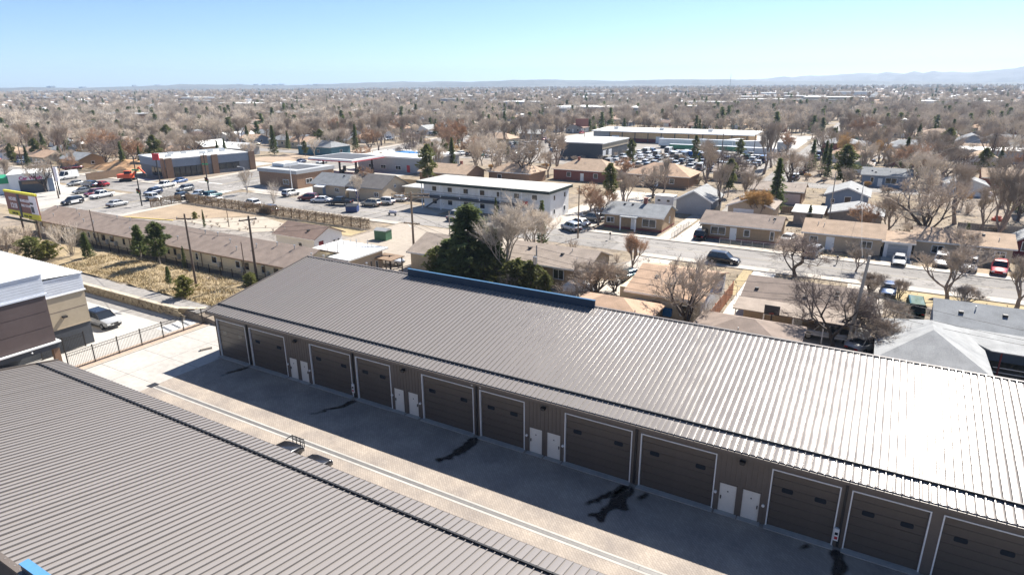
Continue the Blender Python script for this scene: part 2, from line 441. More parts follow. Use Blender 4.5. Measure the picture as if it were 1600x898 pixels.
# concrete apron, parking court and gravel west of the lane
apron = rect("concrete_apron", -62.6, -53.6, 24.0, 42.5, 0.012, M["concrete"])
for yy in (28.2, 32.3, 36.6):
    MB().quad((-62.5, yy, 0.0145), (-53.7, yy, 0.0145), (-53.7, yy + 0.06, 0.0145), (-62.5, yy + 0.06, 0.0145)).build("saw_joint", M["asphalt"], apron)
MB().quad((-58.1, 24.1, 0.0145), (-58.04, 24.1, 0.0145), (-58.04, 42.4, 0.0145), (-58.1, 42.4, 0.0145)).build("saw_joint", M["asphalt"], apron)
M["rust_gravel"] = mat("rust_gravel", (0.38, 0.29, 0.225), 0.95, 0.18, scale=2.0, world_co=True, fine=8, bump=0.5)
rect("gravel_strip", -64.4, -62.6, 24.0, 42.5, 0.010, M["rust_gravel"])
kb = MB().box(-62.72, -62.56, 24, 42.5, -0.1, 0.09); struct("kerb", kb, M["sidewalk"])
court = rect("parking_court", -100, -64.4, 24, 39.6, 0.008, mat("court_concrete", (0.40, 0.38, 0.35), 0.85, 0.1, scale=0.2, world_co=True, fine=8))
rect("gutter_strip", -100, -64.9, 37.7, 38.9, 0.014, M["gravel"])
# pale bay with slanted grey stripes beside the gate
hb = MB().quad((-66.9, 36.4, 0.016), (-64.6, 36.4, 0.016), (-64.6, 41.9, 0.016), (-66.9, 41.9, 0.016))
hb.build("pale_bay", M["road_white"], court)
for i in range(5):
    y = 36.9 + i * 1.05
    MB().quad((-66.8, y, 0.020), (-64.7, y - 0.3, 0.020), (-64.7, y + 0.05, 0.020), (-66.8, y + 0.35, 0.020)).build("bay_stripe", M["grey_metal"], court)
# curved gravel walk climbing the bank
gw = MB()
pp = [P(285, 490, .9), P(300, 478, 1.0), P(330, 470, 1.0), P(365, 463, .9), P(400, 460, .7)]
qq = [P(250, 478, 1.0), P(285, 466, 1.2), P(325, 457, 1.2), P(365, 452, 1.2), P(400, 448, 1.0)]
for (a, b), (c, d) in zip(zip(pp, pp[1:]), zip(qq, qq[1:])):
    gw.quad((a.x, a.y, gz(a.x, a.y) + .06), (b.x, b.y, gz(b.x, b.y) + .06), (d.x, d.y, gz(d.x, d.y) + .1), (c.x, c.y, gz(c.x, c.y) + .1))
struct("gravel_walk", gw, M["gravel"])
gv = MB()
for i in range(30):
    x0, x1 = -95 + i * 1.0, -94 + i * 1.0
    gv.quad((x0, 40.42, gz(x0, 40.42) + .05), (x1, 40.42, gz(x1, 40.42) + .05), (x1, 42.6, gz(x1, 42.6) + .07), (x0, 42.6, gz(x0, 42.6) + .07))
struct("gravel_verge", gv, M["gravel"])

# sunlit dry slope of the bank
bk = MB(); nbx, nby = 40, 8; rb_ = random.Random(21)
for j in range(nby + 1):
    for i in range(nbx + 1):
        x, y = -121 + 60 * i / nbx, 42.5 + 7.9 * j / nby
        bk.v.append((x, y, gz(x, y) + .16 + rb_.uniform(-.16, .16)))
for j in range(nby):
    for i in range(nbx): a = j * (nbx + 1) + i; bk.f.append((a, a + 1, a + nbx + 2, a + nbx + 1)); bk.mi.append(0)
struct("dry_bank", bk, mat("bank_straw", (0.22, 0.165, 0.10), 0.95, 0.3, scale=0.5, world_co=True, fine=9, bump=.9, rgb2=(0.36, 0.285, 0.175)))
# streets
rect("street", -139, 75, 93.6, 103.4, 0.02, M["asphalt"])
rect("street", -420, -160, 90.0, 101.0, 0.02, M["asphalt"])
def bx(y, off): return -137.5 - 0.18 * (y - 77) - off
def blv(name, o0, o1, y0, y1, z, m): return sheet(name, [(bx(y0, o0), y0), (bx(y1, o0), y1), (bx(y1, o1), y1), (bx(y0, o1), y0)], z, m)
blv("boulevard", 0, 23, -20, 700, 0.028, M["asphalt"])
for k, off in enumerate((3.9, 7.6, 15.4, 19.2)):
    y = 40
    while y < 230:
        if not (84 < y < 106):
            blv("lane_dash", off, off + 0.14, y, y + 3.2, 0.033, M["road_white"])
        y += 9.5
for y0, y1 in ((30, 86), (108, 330)):
    blv("centre_line", 11.1, 11.3, y0, y1, 0.033, M["road_yellow"]); blv("centre_line", 11.7, 11.9, y0, y1, 0.033, M["road_yellow"])
for i in range(9):      # zebra crossings
    y = 93 + i * 1.15
    blv("crossing_bar", 20.4 - 0 * i, 23.3, y, y + 0.55, 0.034, M["road_white"])
    blv("crossing_bar", 0.2, 3.1, y + 0.4, y + 0.95, 0.034, M["road_white"])
blv("stop_line", 0.4, 11.0, 86.2, 86.8, 0.034, M["road_white"]); blv("stop_line", 12.0, 22.6, 109.4, 110.0, 0.034, M["road_white"])
for (x0, x1) in ((-137, 75),):
    rect("centre_line", x0, x1, 98.4, 98.5, 0.026, M["road_yellow"])
def pavement(name, x0, x1, y0, y1):
    struct(name, MB().box(x0, x1, y0, y1, -0.1, 0.13), M["sidewalk"])
pavement("pavement", -44, 75, 103.4, 105.3); pavement("pavement", -136, -122, 103.4, 105.3); pavement("pavement", -72, -57, 103.4, 104.9)
pavement("pavement", -136.5, -79, 91.6, 93.6); pavement("pavement", -30, 75, 91.7, 93.6); pavement("pavement", -420, -164, 101, 102.8)
for o0, o1, y0, y1 in ((-2.2, 0, -20, 90), (-2.2, 0, 106, 600), (23, 25.4, -20, 88), (23, 25.4, 103, 600)):
    mbk = MB().prism([(bx(y0, o0), y0), (bx(y1, o0), y1), (bx(y1, o1), y1), (bx(y0, o1), y0)][::-1], -0.1, 0.13); struct("pavement", mbk, M["sidewalk"])
# side road running north past the warehouse
rect("side_road", -27.2, -20.2, 104, 900, 0.018, M["asphalt"])
for yy in (181, 262, 345, 428, 512, 596, 690, 800): rect("street", -900, -200, yy - 4.5, yy + 4.5, 0.016, M["asphalt"]); rect("street", -20, 700, yy - 4.5, yy + 4.5, 0.016, M["asphalt"])
for yy in (262, 372, 470, 596, 690, 800): rect("street", -165, -27, yy - 4.5, yy + 4.5, 0.016, M["asphalt"])
# lots
rect("car_lot", -139, -78, 64.6, 79.5, 0.006, M["asphalt_lot"])
rect("yard_lot", -79, -50, 58, 93, 0.010, mat("pale_dirt", (0.33, 0.285, 0.235), 0.95, 0.16, scale=0.12, world_co=True, fine=12))
rect("filling_station_lot", -168, -122, 106, 176, 0.012, M["concrete"])
rect("parking_row", -121, -86, 103.4, 109.5, 0.014, M["asphalt_lot"])
rect("motel_drive", -86, -78, 103.4, 150, 0.014, M["sidewalk"])
rect("motel_drive", -56, -45, 103.4, 150, 0.014, M["sidewalk"])
rect("store_lot", -215, -178, 100, 106, 0.012, M["concrete"])
rect("store_lot", -204, -181, 112, 150, 0.011, M["concrete"])
rect("car_wash_lot", -210, -162, 58, 88, 0.012, M["concrete"])
rect("storage_yard", -140, -29.5, 192, 282, 0.012, M["asphalt_lot"])
rect("warehouse_lot", -142, -29.5, 282, 352, 0.011, M["concrete"])
rect("worksite_dirt", -202, -176, 152, 196, 0.013, M["dirt"])
# front gardens and drives on the north side of the street
for (x0, x1) in ((-42.5, -37), (-21.2, -17.8), (-17.0, -12.4), (-10, -2)): rect("lawn", x0, x1, 105.4, 108.2, 0.02, M["dry_lawn"])
rect("driveway", -31.5, -29.2, 103.4, 128, 0.03, M["sidewalk"])
rect("driveway", -28.7, -25.2, 103.4, 128, 0.032, mat("bright_concrete", (0.50, 0.47, 0.43), 0.85, 0.08, scale=0.3, world_co=True))
rect("driveway", 2.4, 6.4, 103.4, 109, 0.03, M["sidewalk"])
rect("driveway", -12.0, -8.6, 103.4, 120, 0.03, M["dirt"])
rect("driveway", 7.5, 18, 103.4, 111, 0.03, M["brown_lawn"])
# gardens between the storage units and the street
rect("driveway", -30.5, -24.9, 72, 93.6, 0.02, M["sidewalk"])
rect("driveway", -13.2, -10.2, 68, 93.6, 0.02, MATS["bright_concrete"])
rect("patio_slab", -12, 1.5, 60, 70.5, 0.024, M["concrete"])
rect("lawn", -14.6, -13.3, 79, 91.6, 0.02, M["dry_lawn"])
rect("driveway", -1.2, 3.0, 80, 93.6, 0.02, M["sidewalk"])
rect("lawn", 4.0, 30, 86, 91.6, 0.02, M["dry_lawn"])
# lawn and rock garden behind the hedge
sheet("lawn", [(-134.5, 70.5), (-121, 73.5), (-110, 85.2), (-138, 86.5)], 0.03, M["brown_lawn"])
sheet("garden_bed", [(-121, 74), (-98, 73.5), (-92, 80), (-108, 84.5)], 0.034, mat("pale_gravel", (0.37, 0.325, 0.265), 0.95, 0.15, scale=1.0, world_co=True))
rect("lawn", -97, -80, 80.3, 84.8, 0.03, M["dry_lawn"])
rect("walkway", -120, -88, 67.5, 70.2, 0.02, M["sidewalk"])
struct("kerb", MB().prism([(-134.9, 70.1), (-121, 73.1), (-121, 73.4), (-134.6, 70.5)][::1], -.1, .12), mat("kerb_yellow", (0.55, 0.42, 0.10), 0.8))

# ------------------------------------------------------------------ hills on the horizon
def ridge(name, dist, az0, az1, prof, m, seed, n=90, depth=1600):
    """a long hill range; prof(t) gives its crest height"""
    r = random.Random(seed); q = MB()
    for i in range(n + 1):
        t = i / n; az = math.radians(az0 + (az1 - az0) * t)
        dx, dy = math.sin(az), math.cos(az)
        h = max(2.0, prof(t) * (1 + r.uniform(-.05, .05)))
        for k, (dd, hh) in enumerate(((0, -3), (0.30, 0.42), (0.62, 0.8), (1.0, 1.0), (1.5, 0.5), (2.2, -.01))):
            d = dist + depth * dd
            q.v.append((dx * d, dy * d, h * hh * (1 + r.uniform(-.08, .08)) if hh > 0 else hh))
    for i in range(n):
        for k in range(5):
            a = i * 6 + k
            q.f.append((a, a + 6, a + 7, a + 1)); q.mi.append(0)
    struct(name, q, m)
M["hill"] = mat("hill_scrub", (0.11, 0.105, 0.09), 0.95, 0.25, scale=0.002, world_co=True, fine=7)
M["mountain"] = mat("mountain_rock", (0.17, 0.165, 0.16), 0.95, 0.3, scale=0.0012, world_co=True, fine=6)
import math as _m
def bump(t, c, w): return _m.exp(-((t - c) / w) ** 2)
# azimuths: image left edge is about -68, centre -30, right edge +9
ridge("hills", 4700, -72, 14, lambda t: 20 + 30 * bump(t, 0.62, 0.18) + 22 * bump(t, 0.42, .12) + 14 * bump(t, 0.2, .1) + 5 * _m.sin(t * 40), M["hill"], 5, depth=500)
ridge("hills", 4300, -74, 14, lambda t: 8 + 6 * _m.sin(t * 23) + 8 * bump(t, .5, .2), M["hill"], 6, depth=400)
ridge("mountains", 5600, -27, 26, lambda t: 26 + 52 * sst(0.12, .5, t) + 80 * bump(t, 0.72, 0.075) + 56 * bump(t, .85, .12) + 18 * bump(t, .5, .1) + 22 * bump(t, 0.14, 0.03), M["mountain"], 9, depth=600)
# ------------------------------------------------------------------ storage units
def roof_metal():
    m = bpy.data.materials.new("roof_metal"); n, l = nodes(m)
    b = n["Principled BSDF"]
    b.inputs["Base Color"].default_value = (0.36, 0.33, 0.31, 1)
    b.inputs["Roughness"].default_value = 0.40; b.inputs["Metallic"].default_value = 0.08; b.inputs["Specular IOR Level"].default_value = 0.26
    tc = n.new("ShaderNodeTexCoord"); geo = n.new("ShaderNodeNewGeometry")
    nz = n.new("ShaderNodeTexNoise"); nz.inputs["Scale"].default_value = 0.8; nz.inputs["Detail"].default_value = 3; l.new(geo.outputs["Position"], nz.inputs["Vector"])
    oi = n.new("ShaderNodeObjectInfo")
    hs = n.new("ShaderNodeHueSaturation"); hs.inputs["Color"].default_value = (0.232, 0.213, 0.200, 1)
    mr = n.new("ShaderNodeMapRange"); mr.inputs["To Min"].default_value = 0.98; mr.inputs["To Max"].default_value = 1.02
    l.new(oi.outputs["Random"], mr.inputs["Value"]); l.new(mr.outputs[0], hs.inputs["Value"]); l.new(hs.outputs[0], b.inputs["Base Color"])
    mr2 = n.new("ShaderNodeMapRange"); mr2.inputs["From Min"].default_value = 0.3; mr2.inputs["From Max"].default_value = 0.7
    mr2.inputs["To Min"].default_value = 0.17; mr2.inputs["To Max"].default_value = 0.26
    l.new(nz.outputs["Fac"], mr2.inputs["Value"]); l.new(mr2.outputs[0], b.inputs["Roughness"])
    n2 = n.new("ShaderNodeTexNoise"); n2.inputs["Scale"].default_value = 1.3; n2.inputs["Detail"].default_value = 1
    mp = n.new("ShaderNodeMapping"); mp.inputs["Scale"].default_value = (2.2, 0.5, 1); l.new(geo.outputs["Position"], mp.inputs[0]); l.new(mp.outputs[0], n2.inputs["Vector"])
    bp = n.new("ShaderNodeBump"); bp.inputs["Strength"].default_value = 0.35; bp.inputs["Distance"].default_value = 0.02
    l.new(n2.outputs["Fac"], bp.inputs["Height"]); l.new(bp.outputs[0], b.inputs["Normal"])
    return m
M["roof_metal"] = roof_metal()
M["bronze"] = mat("bronze_steel", (0.14, 0.117, 0.099), 0.38, 0.06, scale=0.6, spec=0.4)
M["bronze_door"] = mat("bronze_door", (0.10, 0.083, 0.070), 0.27, 0.05, scale=0.6, spec=0.4)
M["blue_metal"] = mat("blue_metal", (0.016, 0.038, 0.068), 0.45, 0.06, scale=0.6)
M["man_door"] = mat("pale_door", (0.72, 0.70, 0.64), 0.5, 0.04, scale=0.8)
SLOPE = 0.177
PW = 0.406

def seam_panel_mesh(length):
    """one standing-seam pan, low end at y=0; x 0..PW; raised seam on its left edge"""
    q = MB()
    prof = [(0.0, 0.0), (0.0, 0.08), (0.042, 0.08), (0.044, 0.0), (0.085, 0.0075), (0.13, 0.0135), (0.18, 0.0165), (0.27, 0.0165), (0.32, 0.0135), (0.365, 0.0075), (PW, 0.0)]
    y1, z1 = length, length * SLOPE
    for x, z in prof: q.v.append((x, 0, z)); q.v.append((x, y1, z1 + z))
    for i in range(len(prof) - 1): q.f.append((2 * i, 2 * i + 2, 2 * i + 3, 2 * i + 1)); q.mi.append(0)
    o = len(q.v)
    for x, z in prof: q.v.append((x, 0, z))
    for x, z in prof: q.v.append((x, 0, -0.06))
    k = len(prof)
    for i in range(k - 1): q.f.append((o + k + i, o + k + i + 1, o + i + 1, o + i)); q.mi.append(0)
    return q.mesh("roof_panel", M["roof_metal"])

def seam_roof(root, x0, x1, ylow, sgn, zlow, length):
    me = shared(("panel", length), lambda: seam_panel_mesh(length))
    n = int(round((x1 - x0) / PW)); r = random.Random(int(abs(ylow)))
    for i in range(n):
        o = ob("roof_panel", me, root)
        if sgn > 0: o.location = (x0 + i * PW, ylow, zlow); rz = 0
        else: o.location = (x0 + (i + 1) * PW, ylow, zlow); rz = math.pi
        o.rotation_euler = (r.uniform(-0.0008, 0.0008), r.uniform(-0.005, 0.005), rz)

def storage(root, x0, x1, yw, sgn, L):
    """shared shell: yw = lane-side wall, building extends sgn along y"""
    ylow = yw - 0.6 * sgn
    seam_roof(root, x0 - 0.15, x1, ylow, sgn, 4.86, L)
    def Y(d): return yw + sgn * d
    def B(name, m, xa, xb, d0, d1, z0, z1):
        return MB().box(xa, xb, min(Y(d0), Y(d1)), max(Y(d0), Y(d1)), z0, z1).build(name, m, root)
    # gutter, eave soffit, gable trims, back wall
    B("gutter", M["bronze"], x0 - 0.2, x1, -0.72, -0.60, 4.62, 4.80)
    B("soffit", M["bronze"], x0, x1, -0.6, 0.0, 4.66, 4.70)
    B("back_wall", M["bronze"], x0, x1, 12.2, 12.35, 0, 6.9)
    q = MB()
    ys = [(Y(-0.62), 4.62), (Y(L - .6), 4.62 + SLOPE * L), (Y(L - .6), 5.0 + SLOPE * L), (Y(-0.62), 5.0)]
    q.prismx(ys if sgn > 0 else ys[::-1], x0 - 0.22, x0 - 0.14); q.build("gable_trim", M["bronze"], root)
    q = MB(); ys = [(Y(0.0), 0), (Y(12.2), 0), (Y(12.2), 4.72 + SLOPE * 12.8), (Y(0.0), 4.72 + SLOPE * 0.6)]
    q.prismx(ys if sgn > 0 else ys[::-1], x0, x0 + 0.15); q.build("gable_wall", M["bronze"], root)
    # ridge cap
    yr = Y(L - 0.6); zr = 4.86 + SLOPE * L
    q = MB().box(x0 - 0.2, x1, min(yr - 0.12, yr + 0.12), max(yr - 0.12, yr + 0.12), zr - 0.02, zr + 0.075); q.build("ridge_cap", M["bronze"], root)
    # notched closure strip under the ridge cap
    # snow guard rail on brackets
    yg = Y(0.82); zg = 4.86 + SLOPE * 1.42
    q = MB().box(x0 - 0.1, x1, yg - 0.05, yg + 0.05, zg + 0.03, zg + 0.15); rail = q.build("snow_guard", M["dark_metal"], root)
    br = shared("sgb", lambda: MB().box(-0.03, 0.03, -0.06, 0.06, 0.0, 0.12).mesh("guard_bracket", M["dark_metal"]))
    n = int((x1 - x0) / (PW * 2))
    for i in range(n): ob("guard_bracket", br, rail, (x0 - 0.15 + 0.026 + i * PW * 2, yg, zg + 0.03))

MX0, MX1, YW = -54.25, 26.0, 35.25
main = thing("storage_building", "long brown storage building with seamed metal roof and overhead doors along the shaded lane", "storage building", (0, 0, 0))
storage(main, MX0, MX1, YW, 1, 13.25)
# blue box parapet on the back edge
bp_ = MB().box(-39.8, -19.4, 47.55, 47.78, 6.95, 7.86).build("blue_parapet", M["blue_metal"], main)
MB().box(-39.85, -19.35, 47.53, 47.80, 7.865, 7.90).build("parapet_cap", mat("blue_cap", (0.045, 0.12, 0.22), 0.4, 0.05), bp_)

ODOORS = [(-53.97, -49.74), (-49.2, -44.37), (-41.19, -36.3), (-35.75, -31.94), (-28.75, -23.85), (-23.3, -19.44), (-16.26, -11.36), (-10.78, -5.92), (-2.75, 0.92), (1.44, 5.2), (5.72, 9.6), (13.2, 17.0), (17.5, 21.3)]
MDOORS = [(-44.02, -43.04), (-42.64, -41.66), (-31.68, -30.68), (-30.22, -29.22), (-19.05, -18.03), (-17.62, -16.58), (-5.59, -4.59), (-4.21, -3.21), (10.0, 11.0), (11.6, 12.6)]
OH, MH = 3.97, 2.04
# front wall: piers between the openings and the band above
q = MB(); ops = sorted([(a, b, OH) for a, b in ODOORS] + [(a, b, MH) for a, b in MDOORS])
x = MX0
for a, b, h in ops:
    q.box(x, a, YW, YW + 0.16, 0, OH); x = b
    if h < OH: q.box(a, b, YW, YW + 0.16, h, OH)
q.box(x, MX1, YW, YW + 0.16, 0, OH)
q.box(MX0, MX1, YW, YW + 0.16, OH, 4.75)
q.build("front_wall", M["bronze"], main)
# siding ribs
q = MB()
x = MX0 + 0.1
while x < MX1:
    seg = next(((a, b, h) for a, b, h in ops if a - 0.14 < x < b + 0.14), None)
    z0 = 0.02 if seg is None else seg[2] + 0.14
    q.box(x, x + 0.04, YW - 0.022, YW + 0.001, z0, 4.66)
    x += 0.3048
rb = q.build("siding_rib", M["bronze"], main); rb["kind"] = "stuff"
NP = 7
def lite_mesh(w, h):
    pts = []
    for cx, cz, a0 in ((w / 2 - .09, h / 2 - .09, 0), (-w / 2 + .09, h / 2 - .09, 90), (-w / 2 + .09, -h / 2 + .09, 180), (w / 2 - .09, -h / 2 + .09, 270)):
        for k in range(4):
            a = math.radians(a0 + k * 30); pts.append((cx + .09 * math.cos(a), cz + .09 * math.sin(a)))
    return MB().prismy(pts, 0, 0.03).mesh("door_window", [M["glass"]])
litem = lite_mesh(0.62, 0.30); litef = None
for a, b in ODOORS:
    w = b - a; cx = (a + b) / 2
    d = MB().box(a + .02, b - .02, YW + 0.14, YW + 0.155, 0.04, OH - 0.02).build("overhead_door", M["bronze_door"], main)
    ph = (OH - 0.06) / NP
    pm = shared(("opanel", round(w, 2)), lambda: MB().prismx([(0, 0.012), (0.0, ph - 0.02), (0.02, ph - 0.006), (0.06, ph - 0.006), (0.06, 0.0), (0.02, 0.0)], 0, w - 0.2).mesh("door_panel", M["bronze_door"]))
    for k in range(NP): ob("door_panel", pm, d, (a + 0.1, YW + 0.075, 0.04 + k * ph))
    for s in (-1, 1): ob("door_window", litem, d, (cx + s * (w / 2 - 0.95), YW + 0.06, 2.68))
    t = MB().box(a, a + 0.07, YW - 0.04, YW + 0.13, 0.02, OH); t.box(b - 0.07, b, YW - 0.04, YW + 0.13, 0.02, OH); t.box(a + 0.07, b - 0.07, YW - 0.04, YW + 0.13, OH - 0.07, OH)
    t.build("door_trim", M["white_trim"], d)
    MB().box(a - 0.05, b + 0.05, YW - 0.42, YW + 0.14, -0.02, 0.055).build("door_sill", M["concrete"], d)
for i, (a, b) in enumerate(MDOORS):
    d = MB().box(a, b, YW + 0.03, YW + 0.09, 0.05, MH).build("entry_door", M["man_door"], main)
    s = 1 if i % 2 else -1
    hx = (b - 0.11) if s > 0 else (a + 0.11)
    MB().box(hx - 0.03, hx + 0.03, YW - 0.02, YW + 0.035, 0.92, 1.14).build("handle", M["dark_metal"], d)
    MB().box((a + b) / 2 - .04, (a + b) / 2 + .04, YW + 0.02, YW + 0.035, 1.48, 1.56).build("spy_hole", M["dark_metal"], d)
    fr = MB().box(a - .07, a, YW - .02, YW + .1, 0.05, MH + .07); fr.box(b, b + .07, YW - .02, YW + .1, 0.05, MH + .07); fr.box(a, b, YW - .02, YW + .1, MH, MH + .07); fr.build("door_frame", M["bronze"], d)
    MB().tube(((b + .22) if s > 0 else (a - .22), YW - 0.10, 1.32), ((b + .22) if s > 0 else (a - .22), YW, 1.32), 0.09, n=10).build("porch_light", M["white_trim"], main)
    MB().box(a - 0.15, b + 0.15, YW - 0.36, YW + 0.1, -0.02, 0.05).build("door_sill", M["concrete"], d)
for x in (-42.86, -30.5, -17.9, -4.43, 11.3):
    l_ = MB().box(x - 0.16, x + 0.16, YW - 0.28, YW, 3.83, 3.99).build("wall_pack_light", M["dark_metal"], main)
    MB().box(x - 0.12, x + 0.12, YW - 0.30, YW - 0.05, 3.80, 3.828).build("lens", M["glass"], l_)
for x in (-49.47, -36.02, -23.57, -11.07, 1.18):
    MB().box(x - 0.07, x + 0.07, YW - 0.14, YW - 0.023, 0.12, 4.66).build("downspout", M["dark_metal"], main)
for x in (-36.12, 1.04):
    bx_ = MB().box(x - 0.13, x + 0.13, YW - 0.22, YW - 0.045, 0.55, 1.35).build("meter_box", M["white_trim"], main)
    MB().box(x - 0.08, x + 0.08, YW - 0.235, YW - 0.221, 0.95, 1.12).build("meter_face", M["glass"], bx_)
    MB().box(x - 0.08, x + 0.08, YW - 0.235, YW - 0.221, 0.66, 0.84).build("warning_plate", M["sign_red"], bx_)
for x in (-23.9, -23.15):
    MB().tube((x, YW - 0.14, 4.28), (x, YW, 4.28), 0.09, n=10).build("camera_dome", M["white_trim"], main)

near = thing("storage_building", "near brown storage building seen from above, blue parapet at its lower left corner", "storage building", (0, 0, 0))
storage(near, MX0, 8.0, 20.95, -1, 13.85)
q = MB().box(-27.0, -8, 7.72, 8.0, 6.9, 7.72).build("blue_parapet", M["blue_metal"], near)
MB().box(-27.02, -8, 7.69, 8.03, 7.725, 7.77).build("parapet_cap", mat("blue_cap_bright", (0.09, 0.24, 0.44), 0.4, 0.05), q)
MB().box(MX0, 8, 20.8, 20.95, 0, 4.7).build("front_wall", M["bronze"], near)

# concrete wheel stop by the gable
ws = MB().prismx([(-0.2, 0), (0.2, 0), (0.15, 0.22), (-0.15, 0.22)], -0.55, 0.55).build("wheel_stop", M["sidewalk"])
ws.location = P(322, 546); ws.rotation_euler = (0, 0, 1.2); tag(ws, "short pale concrete wheel stop beside the brown gable wall", "wheel stop")

# ------------------------------------------------------------------ iron fence and stone retaining wall
M["iron"] = mat("black_iron", (0.03, 0.026, 0.024), 0.5)
def iron_fence(label, a, b, h, npan, z=0.0, group=None):
    a = Vector(a); b = Vector(b); L = (b - a).length; d = (b - a).normalized()
    t = thing("iron_fence", label, "fence", (a.x, a.y, z), math.atan2(d.y, d.x), group)
    pl = L / npan
    pm = shared(("ifp", round(h, 2)), lambda: MB().box(-.045, .045, -.045, .045, 0, h + 0.12).mesh("post", M["iron"]))
    def panel():
        q = MB(); q.box(.05, pl - .05, -.02, .02, h - .06, h - .02); q.box(.05, pl - .05, -.02, .02, h - .32, h - .28); q.box(.05, pl - .05, -.02, .02, .12, .16)
        k = int(pl / 0.14)
        for i in range(1, k): q.box(pl * i / k - .010, pl * i / k + .010, -.010, .010, .05, h)
        return q.mesh("picket_panel", M["iron"])
    gm = shared(("ifpan", round(h, 2), round(pl, 3)), panel)
    for i in range(npan + 1): ob("post", pm, t, (i * pl, 0, 0))
    for i in range(npan): ob("picket_panel", gm, t, (i * pl, 0, 0))["kind"] = "stuff"
    return t
iron_fence("black iron picket fence with tall posts along the concrete apron", (-63.6, 25.9, 0), (-63.6, 42.2, 0), 1.75, 7)
iron_fence("short black iron fence section standing below the white building's dark base", (-68.6, 25.9, 0), (-68.6, 29.9, 0), 1.55, 2)
tf = iron_fence("long thin wire fence on dark posts along the top of the dry bank", (-118, 50.4, 0), (-60, 50.4, 0), 1.3, 24, z=1.2)

def stone_wall_material():
    m = bpy.data.materials.new("stone_wall"); n, l = nodes(m)
    b = n["Principled BSDF"]; b.inputs["Roughness"].default_value = 0.9
    geo = n.new("ShaderNodeNewGeometry"); vo = n.new("ShaderNodeTexVoronoi"); vo.inputs["Scale"].default_value = 2.6
    mp = n.new("ShaderNodeMapping"); mp.inputs["Scale"].default_value = (0.8, 0.8, 1.6); l.new(geo.outputs["Position"], mp.inputs[0]); l.new(mp.outputs[0], vo.inputs["Vector"])
    r = n.new("ShaderNodeValToRGB"); e = r.color_ramp.elements; e[0].color = (0.22, 0.17, 0.11, 1); e[1].color = (0.44, 0.36, 0.24, 1)
    l.new(vo.outputs["Color"], r.inputs[0]); l.new(r.outputs[0], b.inputs["Base Color"])
    v2 = n.new("ShaderNodeTexVoronoi"); v2.feature = 'DISTANCE_TO_EDGE'; v2.inputs["Scale"].default_value = 2.6; l.new(mp.outputs[0], v2.inputs["Vector"])
    bp = n.new("ShaderNodeBump"); bp.inputs["Strength"].default_value = 0.8; bp.inputs["Distance"].default_value = 0.04; l.new(v2.outputs["Distance"], bp.inputs["Height"]); l.new(bp.outputs[0], b.inputs["Normal"])
    return m
M["stone"] = stone_wall_material()
rw = thing("retaining_wall", "low tan stone retaining wall with pale coping beside the parking court", "wall", (0, 0, 0))
pts = [(-100, 39.7), (-90, 39.7), (-80, 39.75), (-72, 39.75), (-68.5, 39.9), (-66.8, 40.6), (-65.6, 41.8), (-63.8, 42.8), (-61, 43.4), (-57.5, 43.6)]
rs = random.Random(5)
q = MB(); cap = MB()
for i, ((x0, y0), (x1, y1)) in enumerate(zip(pts, pts[1:])):
    d = Vector((x1 - x0, y1 - y0, 0)).normalized(); nn = Vector((-d.y, d.x, 0)) * 0.4
    h0 = 1.0 if i < 6 else 1.0 - 0.12 * (i - 5); h1 = 1.0 if i < 5 else 1.0 - 0.12 * (i - 4)
    q.add([(x0, y0, 0), (x1, y1, 0), (x1 + nn.x, y1 + nn.y, 0), (x0 + nn.x, y0 + nn.y, 0), (x0, y0, h0), (x1, y1, h1), (x1 + nn.x, y1 + nn.y, h1), (x0 + nn.x, y0 + nn.y, h0)],
          [(0, 1, 5, 4), (1, 2, 6, 5), (2, 3, 7, 6), (3, 0, 4, 7), (4, 5, 6, 7)])
q.build("stone_face", M["stone"], rw)
def along(s):
    for (x0, y0), (x1, y1) in zip(pts, pts[1:]):
        L = math.hypot(x1 - x0, y1 - y0)
        if s <= L: return Vector((x0 + (x1 - x0) * s / L, y0 + (y1 - y0) * s / L, 0)), math.atan2(y1 - y0, x1 - x0)
        s -= L
    return Vector((*pts[-1], 0)), 0
csm = MB().box(0.01, 0.98, -0.06, 0.48, 0, 0.09).mesh("coping_stone", mat("coping", (0.46, 0.40, 0.31), 0.9, 0.12, rnd=0.12))
for k in range(43):
    p_, a_ = along(k * 1.0)
    ob("coping_stone", csm, rw, (p_.x, p_.y, (1.0 if p_.x < -66.8 else max(0.55, 1.0 - 0.12 * (k - 33)))), (0, 0, a_))
# face stones, proud of the wall, uneven
stm = [MB().box(-w / 2, w / 2, -0.05, 0.02, 0, h).mesh("stone", M["stone"]) for w, h in ((0.55, 0.22), (0.4, 0.28), (0.75, 0.24), (0.34, 0.2))]
x = -97.0; n_st = 0
for row in range(4):
    x = -91 + rs.uniform(0, .5)
    while x < -67.2:
        k = rs.randrange(4); w = (0.55, 0.4, 0.75, 0.34)[k]
        if rs.random() < 0.75:
            ob("stone", stm[k], rw, (x + w / 2, 39.72 + rs.uniform(-.03, .02), 0.03 + row * 0.245), (0, 0, rs.uniform(-.05, .05)))
        x += w + 0.03

# ------------------------------------------------------------------ white and brown building at left
M["white_corr"] = mat("white_corrugated", (0.70, 0.73, 0.78), 0.45, 0.05, scale=0.5, metal=0.1)
M["white_roof"] = mat("white_membrane", (0.78, 0.78, 0.76), 0.6, 0.05, scale=0.3)
M["brown_panel"] = mat("brown_panel", (0.115, 0.085, 0.08), 0.6, 0.08, scale=0.5)
M["beige_panel"] = mat("beige_panel", (0.42, 0.35, 0.25), 0.8, 0.06, scale=0.5)
wb = thing("commercial_building", "white corrugated building with brown and beige panels beside the parking court", "building", (0, 0, 0))
